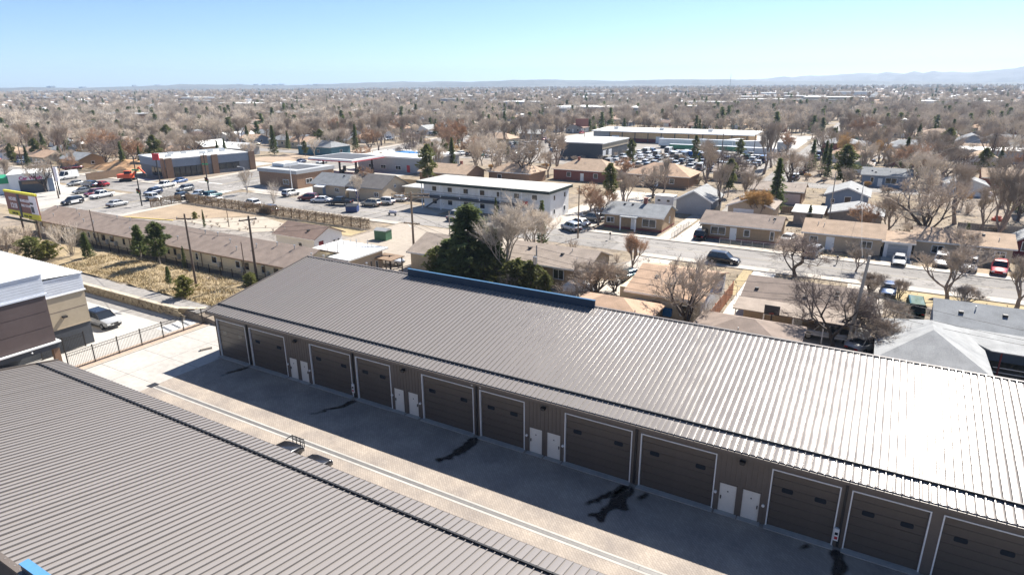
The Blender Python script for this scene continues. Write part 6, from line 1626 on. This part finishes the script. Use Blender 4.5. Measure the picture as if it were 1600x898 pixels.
def chain_fence(label, a, b, n, h=1.1):
    a = Vector((*a, 0)); b = Vector((*b, 0)); d = b - a; L = d.length
    t = thing("chain_fence", label, "fence", a, math.atan2(d.y, d.x))
    for i in range(n + 1): MB().tube((i * L / n, 0, 0), (i * L / n, 0, h), .035, n=6).build("post", M["galv"], t)
    MB().tube((0, 0, h), (L, 0, h), .025, n=5).build("top_rail", M["galv"], t)
    q = MB(); k = int(L / .22)
    for i in range(k): 
        x = i * L / k; q.tube((x, 0, .05), (min(L, x + h * .6), 0, h), .006, n=3, cap=False).tube((min(L, x + h * .6), 0, .05), (x, 0, h), .006, n=3, cap=False)
    q.build("mesh_wire", M["galv"], t)["kind"] = "stuff"
chain_fence("thin chain fence along the bright concrete driveway", (-29.0, 104.8), (-29.0, 116), 6)
chain_fence("thin chain fence before the mauve-brown ranch's yellow lawn", (-21, 105.2), (-9, 105.2), 7)
chain_fence("chain fence and gate across the mauve ranch's driveway", (-13.0, 78.5), (-10.0, 78.5), 2, 1.5)
chain_fence("white-railed fence beside the round-headed pruned tree", (-31.5, 79.0), (-27.5, 88), 4)

# ------------------------------------------------------------------ poles and wires
def arm_pole(label, base, h, m, arms=(), rad=.16, lean=0.0, extras=None, rz=0.0, name="utility_pole"):
    t = thing(name, label, "utility pole", tuple(base), rz)
    t.rotation_euler = (0, lean, rz)
    MB().tube((0, 0, -.2), (0, 0, h), rad, rad * .62, n=10).build("shaft", m, t)
    for z, L, a in arms:
        o = MB().box(-L / 2, L / 2, -.07, .07, -.08, .08).build("crossarm", m, t); o.location = (0, -.16, h - z); o.rotation_euler = (0, 0, a)
        n = max(2, int(L / .7))
        for i in range(n): MB().tube((-L / 2 + .1 + i * (L - .2) / (n - 1), 0, .081), (-L / 2 + .1 + i * (L - .2) / (n - 1), 0, .26), .045, n=6).build("insulator", M["galv"], o)
        if L > 2: MB().tube((-L * .3, .02, -.07), (0, .06, -.75), .025, n=5).tube((L * .3, .02, -.07), (0, .06, -.75), .025, n=5).build("brace", M["galv"], o)
    if extras: extras(t, h)
    return t
def transformer(t, h):
    o = MB().tube((-.0, -.42, h - 2.4), (0, -.42, h - 1.4), .26, n=12).build("transformer", M["galv"], t); MB().tube((0, -.42, h - 1.4), (0, -.42, h - 1.15), .05, n=6).build("bushing", M["dark_metal"], o)
pb = {}
def pole_px(key, bx_, by_, ty, label, m="pole_wood", z=0.0, **k):
    b = P(bx_, by_, z); h = HT(b, ty); pb[key] = (b, h); return arm_pole(label, b, h, M[m], **k)
pole_px("A", 306, 442, 334, "leaning dark utility pole in front of the cream building", "pole_dark", z=1.4, arms=((.6, 2.0, .4),))
pole_px("B", 402, 440, 337, "tall dark utility pole near the storage building's gable", "pole_dark", z=1.2, arms=((.5, 2.2, 1.2),), rad=.19)
pole_px("B2", 385, 438, 378, "thin dark service pole left of the gable-side pole", "pole_dark", z=1.2, rad=.08)
pole_px("C", 648, 412, 300, "tall tan pole with a double timber crossarm right of the white-roofed cottage", "pole_wood", arms=((.3, 5.6, .5), (.75, 5.6, .5), (4.6, 2.6, .2)), rad=.2)
pole_px("D", 838, 455, 383, "grey pole carrying a transformer beside the green evergreens", "pole_grey", extras=transformer, rad=.14)
pole_px("E", 1323, 545, 398, "tall leaning pale grey pole rising behind the storage roof", "pole_grey", rad=.2, lean=.06)
pole_px("F", 903, 372, 290, "tan street pole left of the tan brick ranch", "pole_wood", rad=.14)
pole_px("G", 703, 372, 330, "short grey service pole in front of the motel", "pole_grey", rad=.11)
pole_px("H", 152, 385, 328, "thin dark pole left end of the cream building", "pole_dark", z=1.2, rad=.1)
pole_px("I", 92, 310, 252, "dark utility pole near the car wash corner", "pole_dark", arms=((.5, 2.2, .3),))
pole_px("J", 38, 270, 222, "dark pole beyond the car wash roof", "pole_dark", rad=.15)
pole_px("K", 1537, 282, 208, "dark leaning pole among the right hand yards", "pole_dark", arms=((.5, 2.4, .3),), lean=.05)
pole_px("L", 1294, 352, 268, "slim pole beside the blue-grey bungalow", "pole_grey", rad=.12)
pole_px("N", 1340, 345, 286, "pale steel lamp post in front of the blue-grey bungalow", "galv", rad=.12)
pole_px("O", 358, 355, 320, "short lamp post inside the rock garden", "pole_dark", rad=.08)
pole_px("Q", 912, 245, 200, "thin pole left of the workshop", "pole_dark", rad=.16)
pole_px("R", 1125, 268, 205, "thin pole at the warehouse yard's right part", "pole_dark", rad=.16)
pole_px("S", 1177, 245, 200, "thin pole beside the warehouse's right end", "pole_dark", rad=.16)
# traffic signals
def signal(label, b, h, rz, arm):
    t = thing("traffic_signal", label, "traffic signal", tuple(b), rz)
    MB().tube((0, 0, 0), (0, 0, h), .14, .10, n=10).build("mast", M["dark_metal"], t)
    if arm: MB().tube((0, 0, h * .62), (-arm, 0, h * .70), .09, .05, n=8).build("signal_arm", M["dark_metal"], t)
    hd = MB().box(-.18, .18, -.15, .15, 0, 1.1).mesh("signal_head", M["black_plastic"])
    for (x, z) in ([(-arm * .5, h * .60), (-arm * .95, h * .63)] if arm else []) + [(.28, 2.6), (-.28, 2.9)]:
        o = ob("signal_head", hd, t, (x, -.2, z))
        for k, c_ in enumerate(("lamp_red", "yellow_paint", "sign_green")): MB().tube((0, -.19, .90 - k * .34), (0, -.152, .90 - k * .34), .12, n=10).build("lens", M[c_], o)
    MB().box(-.9, .9, -.05, .05, h * .72, h * .72 + .35).build("street_name_plate", M["sign_green"], t)
    MB().tube((0, 0, h - .1), (1.8, 0, h + .3), .05, n=6).box(1.5, 2.2, -.12, .12, h + .28, h + .38).build("street_light", M["galv"], t)
b_ = P(222, 322); signal("dark traffic signal mast nearest the hedge corner", b_, HT(b_, 245), .3, 0)
b_ = P(327, 302); signal("tall traffic signal mast beside the queueing cars", b_, HT(b_, 240), .2, 0)
lpm = thing("street_lamp", "white street lamp before the dark brick corner office", "street lamp", tuple(P(457, 298)), .2)
hh = HT(P(457, 298), 258); MB().tube((0, 0, 0), (0, 0, hh), .1, .07, n=8).build("mast", M["white_trim"], lpm); MB().tube((0, 0, hh), (-1.5, 0, hh + .2), .05, n=6).box(-2.0, -1.4, -.12, .12, hh + .15, hh + .25).build("lamp_head", M["white_trim"], lpm)
lpm = thing("street_lamp", "white street lamp beside the round pale tree at the junction", "street lamp", tuple(P(386, 299)), .2)
hh = HT(P(386, 299), 262); MB().tube((0, 0, 0), (0, 0, hh), .1, .07, n=8).build("mast", M["white_trim"], lpm); MB().tube((0, 0, hh), (-1.5, 0, hh + .2), .05, n=6).box(-2.0, -1.4, -.12, .12, hh + .15, hh + .25).build("lamp_head", M["white_trim"], lpm)
# wires, sagging between real poles
def wire(label, a, b, sag, rad=.02, m="dark_metal", n=14, group=None):
    a = Vector(a); b = Vector(b); pts = [a.lerp(b, i / n) - Vector((0, 0, sag * 4 * (i / n) * (1 - i / n))) for i in range(n + 1)]
    o = MB().path(pts, rad, 4).build("power_line", M[m]); tag(o, label, "wire", group)
T_ = lambda k, dz=.3, dx=0: (pb[k][0].x + dx, pb[k][0].y, pb[k][0].z + pb[k][1] - dz)
for dz in (1.2, 2.3, 2.9):
    wire("thin overhead wire running from the double-armed pole to the transformer pole", T_("C", dz + 2), T_("D", dz - .9), .8, group="wires between the double-armed and transformer poles")
    wire("thin overhead wire running from the transformer pole to the tall grey pole", T_("D", dz - .9), T_("E", dz + 2), 1.1, group="wires between the transformer and grey poles")
    wire("thin overhead wire leaving the tall grey pole towards the right edge", T_("E", dz + 2.4), (34, 62.5, 6.2 - dz * .4), .9, group="wires right of the tall grey pole")
    wire("thin overhead wire between the gable-side pole and double-armed pole", T_("B", dz - .7), T_("C", dz - .6), .9, group="wires left of the double-armed pole")
    wire("thin overhead wire between the leaning pole and gable-side pole", T_("A", dz - .7), T_("B", dz - .7), .5, group="wires before the cream building")
for a_, b_, l_ in (("C", "F", "street wire from the double-armed pole to the tan street pole"), ("F", "L", "wire from the tan street pole towards the blue-grey bungalow"), ("L", "K", "long wire crossing the right hand yards"), ("I", "J", "wire between the two dark poles by the car wash"), ("H", "A", "wire along the cream building's front"), ("Q", "R", "wire over the storage yard between thin poles"), ("R", "S", "wire to the warehouse's right end pole"), ("G", "C", "service wire from the motel yard to the double-armed pole"), ("E", "N", "service wire from the tall grey pole across the street")):
    wire(l_, T_(a_, .3), T_(b_, .3), 1.0)
# clutter behind the storage roof and in the backyards
ct = random.Random(77)
wht = thing("boat_cover", "white tarpaulin-covered heap among the bare brush", "tarp", tuple(P(905, 452)), .6)
q = MB(); 
for i in range(9):
    for j in range(6):
        q.v.append((-2.4 + i * .6, -1.2 + j * .48, .15 + 1.3 * math.sin(math.pi * i / 8) ** .7 * math.sin(math.pi * j / 5) ** .7 + ct.uniform(-.08, .08)))
for i in range(8):
    for j in range(5): a = i * 6 + j; q.f.append((a, a + 6, a + 7, a + 1)); q.mi.append(0)
q.build("tarp_sheet", M["flat_white"], wht)
MB().box(-2.4, 2.4, -1.15, 1.15, 0, .2).build("trailer_bed", M["dark_metal"], wht)
for i, (px, py, m_, lb_) in enumerate(((1302, 503, "flat_white", "white tarp bundle beside the open patio"), (1345, 528, "flat_white", "white bundle right of the tall grey pole"), (960, 442, "flat_white", "pale bin cluster beside the yellow bungalow's drive"), (1545, 306, "sign_white", "white square panel in the bare right hand yards"), (1558, 345, "orange_paint", "bright orange-red stacked crate near the barn shed"))):
    t = thing("bundle", lb_, "clutter", tuple(P(px, py)), ct.uniform(0, 3))
    MB().prism([(-.8, -.5), (.7, -.6), (.9, .4), (-.6, .6)], 0, .55).build("lower_pack", M[m_], t); MB().prism([(-.5, -.3), (.4, -.4), (.5, .3), (-.4, .4)], .551, .95).build("upper_pack", M[m_], t)
# ------------------------------------------------------------------ the suburb beyond
BLD = [(o.location.x, o.location.y) for o in COL.objects if o.parent is None and o.get("category") in ("house", "garage", "shed", "building", "shop", "office", "store", "motel", "warehouse", "workshop", "canopy", "car wash")]
EXC = [(-146, 60, -50, 127), (-220, -140, 50, 106), (-206, -140, 100, 200), (-172, -76, 100, 176), (-142, -28, 184, 356), (-29, -18, 0, 900), (-60, -18, 100, 178), (-27, 24, 100, 202)]
def free(x, y, pad=0.0):
    if any(a - pad < x < b + pad and c - pad < y < d + pad for a, b, c, d in EXC): return False
    o = -137.5 - .18 * (y - 77) - x
    return not (-5 - pad < o < 28 + pad)
def inview(x, y, z=4.0, m=40):
    a, b = PJ((x, y, z)); return -m < a < 1600 + m and b < 900
# what each tree, house or car stands beside, in words
def short(l):
    for w in (" with ", " behind ", " beside ", " standing ", " left of ", " right of ", " in the ", " on the ", " at ", " by ", " near ", " facing ", " among ", " directly ", " across ", " touching ", " hugging ", " half ", " peeking ", " under ", " above ", " before ", " beyond "):
        l = l.split(w)[0]
    return l
LAND = []
for o in COL.objects:
    if o.parent is None and o.get("category") in ("house", "garage", "shed", "building", "shop", "office", "store", "motel", "warehouse", "workshop", "canopy", "car wash") and not o.get("group") and "storage" not in o["label"]:
        s_ = short(o["label"]); LAND.append((PJ(o.location + Vector((0, 4, 1.5))), s_))
_c = {}
for _, s_ in LAND: _c[s_] = _c.get(s_, 0) + 1
LAND = [(p, s_) for p, s_ in LAND if _c[s_] == 1 and len(s_.split()) <= 7]
USED = set()
def where(base, x, y, fallback, reach=120):
    a, b = PJ((x, y, 1.5)); best = None
    for (u, v), s_ in LAND:
        d = math.hypot((a - u), (b - v) * 2.2)
        if d < reach and (best is None or d < best[0]): best = (d, a - u, (b - v) * 2.2, s_)
    if best:
        d, dx, dy, s_ = best
        if abs(dx) > abs(dy): rel = ("just right of the ", "further right of the ", "well right of the ") if dx > 0 else ("just left of the ", "further left of the ", "well left of the ")
        elif dy < 0: rel = ("close behind the ", "further behind the ", "well behind the ")
        else: rel = ("close in front of the ", "further in front of the ", "well in front of the ")
        for k in ((0, 1) if d < reach * .3 else (1, 2) if d < reach * .6 else (2,)):
            l_ = f"{base} {rel[k]}{s_}"
            if l_ not in USED and len(l_.split()) <= 16: USED.add(l_); return l_
    return fallback
R = random.Random(5)
def zone(x, y):
    if x < -160 - .18 * (y - 90): return "w", "beyond the boulevard and dark store"
    if x > -20: return "e", "right of the side road"
    return "c", "behind the long white-roofed warehouse" if y > 340 else "between the filling station shop and the workshop"
ROOFS = [("tan", "sh_tan"), ("brown", "sh_brown"), ("grey", "sh_grey"), ("pale grey", "sh_lgrey"), ("orange", "sh_orange"), ("reddish", "sh_red"), ("taupe", "sh_taupe"), ("white", "flat_white")]
WALLS = ["white_wall", "white_wall", "tan_wall", "cream_wall", "red_brick", "brown_brick", "grey_wall", "blue_wall", "green_wall", "tan_brick"]
SPECS = [(12.5, 8.5, 2.8, 'gx', 1.7), (11.0, 9.0, 2.8, 'hip', 2.1), (9.0, 11.0, 2.8, 'gy', 1.9), (14.0, 9.0, 2.9, 'hip', 2.3), (10.0, 8.0, 2.8, 'gx', 1.5)]
cand = []
for (sy, lo, hi) in [(s, -900, 700) for s in (96, 181, 262, 345, 428, 512, 596, 690, 800)]:
    for off in (13, 29, -22, -36):
        y0 = sy + off; x = lo
        back = abs(off) in (29, 36)
        while x < hi:
            xx = x + R.uniform(-2.5, 2.5); yy = y0 + R.uniform(-2, 2); x += 17.5 if not back else 23
            if back and R.random() < .35: continue
            if not free(xx, yy, 5) or not inview(xx, yy): continue
            if any(abs(xx - a) < 15 and abs(yy + 4 - b) < 13 for a, b in BLD): continue
            cand.append((math.hypot(xx, yy), xx, yy, back))
cand.sort()
NH = 205
fx = []
for i, (dist, x, y, back) in enumerate(cand[:NH]):
    w, d, h, rf, rise = R.choice(SPECS); rn, rm = R.choice(ROOFS); wl = R.choice(WALLS)
    if rm == "flat_white" and R.random() < .5: rn, rm = "taupe", "sh_taupe"
    if back: w, d, h = 6.5, 6.5, 2.4; rf = R.choice(('gx', 'gy')); rise = 1.4
    zk, zp = zone(x, y)
    u = R.uniform(-.5, .5)
    wins = [('f', -w * .28, .95, 1.5, 1.2), ('f', w * .3, .95, 1.3, 1.2), ('r', 0, 1.0, 1.1, 1.1)] if not back else []
    house(where(f"{rn} roofed {'outbuilding' if back else 'house'}", x, y, f"{rn} roofed {'outbuilding' if back else 'house'} in the rows {zp}"), x - w / 2, x + w / 2, y, d, h, rf, rise, M[wl], M[rm], wins, [('f', u, 1.0, 2.05, None)] if not back else [], [('f', 0, 3.4, 2.1, None)] if back else [], vents=1 if dist < 300 else 0,
          name="outbuilding" if back else "house", cat="outbuilding" if back else "house", group=f"{'outbuildings' if back else 'houses'} {zp}", fascia=dist < 260, e=.5, chimney=(w * .2, d * .45) if (R.random() < .2 and not back and rf == 'gx') else None)
    fx.append((x, y + d / 2))
    if not back and dist < 380 and R.random() < .55:
        car(R.choice(("sedan", "suv", "pickup")), (x + w / 2 + 2.0, y + R.uniform(-4, 2), .03), math.radians(R.choice((90, 270))), R.choice(cols), f"car parked beside a house in the rows {zp}", f"cars by the houses {zp}", far=True, cat="car", name="car")
allb = BLD + fx
# far houses too small to tell apart: one mass of roofs
FM = [M[k] for k in ("sh_tan", "sh_brown", "sh_grey", "sh_lgrey", "sh_orange", "sh_taupe", "flat_white", "white_wall", "tan_wall", "brown_brick", "grey_wall")]
q = MB(); nfar = 0
def far_house(q, x, y, w, d, h, rise, rm, wm):
    q.cur = wm; q.box(x - w / 2, x + w / 2, y, y + d, -1, h)
    q.cur = rm
    if rise > 0:
        e = .5
        q.add([(x - w / 2 - e, y - e, h), (x + w / 2 + e, y - e, h), (x + w / 2 + e, y + d + e, h), (x - w / 2 - e, y + d + e, h), (x - w / 2 + d * .3, y + d / 2, h + rise), (x + w / 2 - d * .3, y + d / 2, h + rise)],
              [(0, 1, 5, 4), (1, 2, 5), (2, 3, 4, 5), (3, 0, 4)])
    else: q.box(x - w / 2 - .2, x + w / 2 + .2, y - .2, y + d + .2, h, h + .5)
for (dist, x, y, back) in cand[NH:]:
    far_house(q, x, y, R.uniform(9, 14), R.uniform(8, 10), 2.9, R.uniform(1.4, 2.3), R.choice((0, 1, 2, 3, 3, 4, 5, 5, 6)), R.choice((7, 7, 8, 9, 10)))
for i in range(5200):
    dist = 620 + 3000 * R.random() ** 1.3; az = math.radians(R.uniform(-70, 11)); x, y = math.sin(az) * dist, math.cos(az) * dist
    if y < 880 and -900 < x < 700: continue
    far_house(q, x, y, R.uniform(10, 18), R.uniform(9, 12), 3.0, R.uniform(1.4, 2.6), R.choice((0, 1, 2, 3, 3, 4, 5, 5, 6)), R.choice((7, 7, 8, 9, 10)))
for i in range(90):     # big flat roofs of shops and schools
    dist = 480 + 2600 * R.random(); az = math.radians(R.uniform(-70, 11)); x, y = math.sin(az) * dist, math.cos(az) * dist
    if -30 < x < -15: continue
    far_house(q, x, y, R.uniform(30, 90), R.uniform(18, 40), R.uniform(4.5, 9), 0, R.choice((6, 6, 3)), R.choice((7, 8, 9, 10)))
o = q.build("distant_houses", FM); tag(o, "mass of small distant roofs spreading to the horizon", "houses", kind="stuff")
# the blue-glass office block and others that stand out in the distance
ofb = house("dark blue banded office block in the distance above the warehouse", -163, -118, 605, 14, 9, 'flat', .4, M["sign_blue"], M["flat_white"], [], [], vents=0, name="office_building", cat="office")
for i in range(14): MB().box(-21 + i * 3.1, -20 + i * 3.1, -.3, -.01, 0, 9).build("pilaster", M["white_wall"], ofb)
for (px, py, w, hh_, m_, lb_) in ((1075, 180, 30, 6, "grey_wall", "low white-roofed block beyond the warehouse's right half"), (300, 160, 60, 8, "white_wall", "long pale block far off at the left skyline"), (60, 153, 90, 9, "white_wall", "very long white block at the far left"), (1330, 152, 60, 9, "white_wall", "long pale block far off near the mountains"), (1255, 160, 50, 8, "flat_dirty", "pale roofed hall in the right distance")):
    p_ = P(px, py); 
    if p_.y > 0: house(lb_, p_.x - w / 2, p_.x + w / 2, p_.y, 22, hh_, 'flat', .5, M[m_], M["flat_white"], [('f', -w * .3 + k * w * .15, 2, 2.2, 1.3) for k in range(5)], [], vents=0, name="building", cat="building")
mast_b = P(1139, 152); mt = thing("radio_mast", "thin radio mast standing above the skyline right of centre", "mast", tuple(mast_b))
mh = HT(mast_b, 116); q = MB()
for k in range(3):
    a = k * 2.094; q.tube((1.2 * math.cos(a), 1.2 * math.sin(a), 0), (.3 * math.cos(a), .3 * math.sin(a), mh), .18, .1, n=5)
q.build("lattice_leg", M["grey_metal"], mt)["kind"] = "stuff"
q = MB()
for k in range(14): z = mh * k / 14; s_ = 1.2 - .9 * k / 14; q.path([(s_ * math.cos(a), s_ * math.sin(a), z) for a in (0, 2.094, 4.189, 6.283)], .08, 4)
q.build("lattice_ring", M["grey_metal"], mt)["kind"] = "stuff"
q = MB()
for i in range(46):
    az = math.radians(R.choice((R.gauss(-46.5, 2.2), R.gauss(-51, 1.5), R.gauss(-60, 4)))); dist = R.uniform(5600, 7000)
    x, y = math.sin(az) * dist, math.cos(az) * dist; w = R.uniform(20, 60); hh_ = R.uniform(20, 44)
    q.box(x - w / 2, x + w / 2, y, y + 30, 0, hh_)
o = q.build("distant_towers", M["grey_wall"]); tag(o, "faint cluster of towers on the far left horizon", "skyline", kind="stuff")

# ------------------------------------------------------------------ trees of the suburb
pts = []
seenx = [(o.location.x, o.location.y) for o in COL.objects if o.parent is None and o.get("category") in ("tree",)]
def try_tree(x, y, minb):
    if not inview(x, y): return False
    if -105 < x < -28 and 170 < y < 240 and R.random() < .95: return False
    if any(a < x < b and c < y < d for a, b, c, d in ((-146, 60, -50, 104.5), (-206, -140, 60, 152), (-172, -108, 100, 150), (-88, -50, 100, 124), (-100, -50, 124, 150), (-140, -30, 192, 352), (-28, -19.5, 0, 900), (-102, -82, 204, 236), (-12, 24, 100, 112), (-46, -12, 100, 118), (-184, -172, 100, 160))): return False
    o = -137.5 - .18 * (y - 77) - x
    if -1 < o < 25: return False
    for s in (96, 181, 262, 345, 428, 512, 596, 690, 800):
        if abs(y - s) < 5.2 and (x < -200 or x > -20): return False
    if y < 650 and any(abs(x - a) < 6.5 and abs(y - b) < 5.5 for a, b in allb): return False
    if any(abs(x - a) < minb and abs(y - b) < minb for a, b in seenx): return False
    return True
n_try = 0
while n_try < 5200:
    n_try += 1
    dist = 105 + math.sqrt(R.random()) * 520; az = math.radians(R.uniform(-69, 10)); x, y = math.sin(az) * dist, math.cos(az) * dist
    if try_tree(x, y, 5.0 if dist < 300 else 4.0): pts.append((dist, x, y)); seenx.append((x, y))
pts.sort()
NB, NC = 205, 66
nb = nc = 0; rest = []
BK = ["vase", "wide", "tall", "round", "pale", "vase", "round", "brown", "dark", "tall", "pale"]
KW = dict(vase="grey-brown bare tree", wide="wide-crowned bare tree", tall="tall narrow bare tree", round="round-crowned bare tree", pale="pale-twigged bare tree", brown="orange-brown bare tree", dark="dark spreading bare tree", willow="golden weeping bare tree", clump="many-stemmed bare bush", spruce="dark conical spruce", spruce2="slim dark spruce", pine="olive rounded pine")
for dist, x, y in pts:
    zk, zp = zone(x, y); c_ = R.random() < .2
    if c_ and nc < NC:
        k = R.choice(("spruce", "spruce", "spruce2", "pine")); nc += 1
        tree(k, (x, y, 0), R.uniform(5.5, 12), where(KW[k], x, y, f"{KW[k]} among the rows {zp}"), f"conifers {zp}", sx=R.uniform(.8, 1.15), r=R)
    elif nb < NB:
        k = R.choice(BK + (["willow"] if R.random() < .5 else [])); nb += 1
        big = R.random() < .5
        tree(k, (x, y, 0), R.uniform(9, 14) if big else R.uniform(5.5, 9), where(("tall " if big and "tall" not in KW[k] else "") + KW[k], x, y, f"{KW[k]} among the rows {zp}"), f"bare trees {zp}", sx=R.uniform(.95, 1.3), r=R)
    else: rest.append((x, y, R.uniform(.65, 1.4), 3 if c_ else R.choice((0, 1, 2))))
for i in range(8200):
    dist = 560 + 3600 * R.random() ** 1.5; az = math.radians(R.uniform(-70, 11)); x, y = math.sin(az) * dist, math.cos(az) * dist
    if -28 < x < -19: continue
    if dist > 560: rest.append((x, y, R.uniform(.7, 1.45) * (1.0 if dist < 1500 else 1.25), 3 if R.random() < .10 else R.choice((0, 1, 2))))
for i in range(900):
    dist = 330 + 260 * R.random(); az = math.radians(R.uniform(-70, 11)); x, y = math.sin(az) * dist, math.cos(az) * dist
    if try_tree(x, y, .5): rest.append((x, y, R.uniform(.5, 1.2), 3 if R.random() < .12 else R.choice((0, 1, 2))))
# bare brush along the back fences
nsh = 0
while nsh < 120:
    dist = 62 + 190 * R.random(); az = math.radians(R.uniform(-34, 9)); x, y = math.sin(az) * dist, math.cos(az) * dist
    if y < 51 or 90 < y < 107.5 or (-32 < x < -18 and y > 100) or not inview(x, y, 1, 0) or (x < -45 and y < 160): continue
    if any(abs(x - a) < 8.0 and -2.5 < y - b < 12.5 for a, b in allb): continue
    k = R.choice(("shrub", "shrub", "palshrub", "clump", "clump", "goldbush" if R.random() < .25 else "shrub")); nsh += 1
    zk, zp = zone(x, y)
    tree(k, (x, y, 0), R.uniform(1.3, 3.2), where({"shrub": "grey leafless brush", "palshrub": "pale leafless brush", "clump": "many-stemmed bare bush", "goldbush": "golden bare bush"}[k], x, y, "low leafless brush in the backyards"), "leafless brush in the backyards", sx=R.uniform(1.2, 2.0), r=R, name="shrub", cat="shrub")
# simplified crowns for the far wood
fc = bpy.data.collections.new("far_tree_shapes")
for k in range(3):
    T, C = gen_bare(60 + k, 10, limbs=5, spread=(.5, .75, .6)[k], trunk=.18, up=.24, lv=2, kids=(3, 4), twigs=12, sub=4, tw=.055, lf=.85)
    o_ = len(C.v); C.v += T.v; C.f += [tuple(i + o_ for i in f) for f in T.f]; C.mi += [1] * len(T.f)
    me = C.mesh("far_bare_shape", [(M["twig"], M["twig_pale"], M["twig_pale"])[k], M["bark"]])
    fc.objects.link(bpy.data.objects.new("bare_tree_shape", me))
T, C = gen_conifer(64, 8, 2.9, 190, .03, leaf=1.1); fc.objects.link(bpy.data.objects.new("conifer_tree_shape", C.mesh("far_conifer_shape", M["needle"])))
me = bpy.data.meshes.new("distant_trees"); me.from_pydata([(x, y, 0) for x, y, s, k in rest], [], [])
for nm, ty, vals in (("scl", 'FLOAT', [s for x, y, s, k in rest]), ("kindidx", 'INT', [k for x, y, s, k in rest]), ("rotz", 'FLOAT', [R.uniform(0, 6.28) for _ in rest])):
    at = me.attributes.new(nm, ty, 'POINT'); at.data.foreach_set("value", vals)
wood = ob("distant_trees", me); tag(wood, "far-off mass of leafless trees and dark conifers reaching the horizon", "trees", kind="stuff")
ng = bpy.data.node_groups.new("scatter", 'GeometryNodeTree')
ng.interface.new_socket("Geometry", in_out='INPUT', socket_type='NodeSocketGeometry'); ng.interface.new_socket("Geometry", in_out='OUTPUT', socket_type='NodeSocketGeometry')
gi = ng.nodes.new("NodeGroupInput"); go = ng.nodes.new("NodeGroupOutput"); iop = ng.nodes.new("GeometryNodeInstanceOnPoints"); ci = ng.nodes.new("GeometryNodeCollectionInfo")
ci.inputs["Collection"].default_value = fc; ci.inputs["Separate Children"].default_value = True; ci.inputs["Reset Children"].default_value = True
def attr(nm, ty):
    a = ng.nodes.new("GeometryNodeInputNamedAttribute"); a.data_type = ty; a.inputs["Name"].default_value = nm; return a
L_ = ng.links.new
L_(gi.outputs[0], iop.inputs["Points"]); L_(ci.outputs[0], iop.inputs["Instance"]); iop.inputs["Pick Instance"].default_value = True
ai, asx, ar = attr("kindidx", 'INT'), attr("scl", 'FLOAT'), attr("rotz", 'FLOAT')
L_(ai.outputs[0], iop.inputs["Instance Index"])
cs = ng.nodes.new("ShaderNodeCombineXYZ")
for i in range(3): L_(asx.outputs[0], cs.inputs[i])
L_(cs.outputs[0], iop.inputs["Scale"])
cr = ng.nodes.new("ShaderNodeCombineXYZ"); L_(ar.outputs[0], cr.inputs[2]); L_(cr.outputs[0], iop.inputs["Rotation"])
L_(iop.outputs[0], go.inputs[0])
wood.modifiers.new("scatter", 'NODES').node_group = ng

# ------------------------------------------------------------------ dry grass on the bank
tg_ = MB(); r = random.Random(12)
for i in range(9500):
    x = r.uniform(-100, -62); y = r.uniform(42.7, 50.3)
    if r.random() < .35: y = 42.7 + (y - 42.7) * r.random()
    z = gz(x, y) + .15; hh_ = r.uniform(.08, .34)
    a = r.uniform(0, 6.28)
    for k in range(3):
        a2 = a + r.uniform(-1.2, 1.2); w = .04
        tg_.v.extend(((x - w * math.sin(a2), y + w * math.cos(a2), z - .1), (x + w * math.sin(a2), y - w * math.cos(a2), z - .1), (x + math.cos(a2) * hh_ * .7, y + math.sin(a2) * hh_ * .7, z + hh_)))
        o_ = len(tg_.v) - 3; tg_.f.append((o_, o_ + 1, o_ + 2)); tg_.mi.append(0)
o = tg_.build("dry_grass", mat("dry_grass", (0.45, 0.36, 0.21), 0.95, 0.25, scale=.6, world_co=True)); tag(o, "tufted straw-coloured dry grass covering the bank", "grass", kind="stuff")
# weeds and debris scattered in the yards
wd = MB()
for i in range(9000):
    x = r.uniform(-50, 40); y = r.uniform(51, 250)
    if r.random() < .6: y = r.uniform(51, 150)
    if not inview(x, y, 0, 5) or 91 < y < 106 or (-28 < x < -19 and y > 104): continue
    if any(abs(x - a) < 5.5 and -1 < y - b < 9 for a, b in BLD): continue
    hh_ = r.uniform(.08, .3)
    for k in range(2):
        a2 = r.uniform(0, 6.28); w = .08
        wd.v.extend(((x - w * math.sin(a2), y + w * math.cos(a2), -.02), (x + w * math.sin(a2), y - w * math.cos(a2), -.02), (x + math.cos(a2) * hh_, y + math.sin(a2) * hh_, hh_)))
        o_ = len(wd.v) - 3; wd.f.append((o_, o_ + 1, o_ + 2)); wd.mi.append(0)
o = wd.build("dry_weeds", M["dry_leaf"]); tag(o, "scattered dry weeds and leaf litter in the backyards", "weeds", kind="stuff")

# ------------------------------------------------------------------ haze
HM = bpy.data.materials.new("haze_air"); n, l = nodes(HM); n.clear()
ho = n.new("ShaderNodeOutputMaterial"); pv = n.new("ShaderNodeVolumePrincipled")
pv.inputs["Color"].default_value = (0.54, 0.74, 1.0, 1); pv.inputs["Density"].default_value = 0.00011; pv.inputs["Anisotropy"].default_value = 0.12
l.new(pv.outputs[0], ho.inputs["Volume"])
haze = MB().box(-8200, 8200, -2900, 8200, -5, 215).build("haze", HM); haze["kind"] = "stuff"; haze["label"] = "pale blue haze over the far suburb"
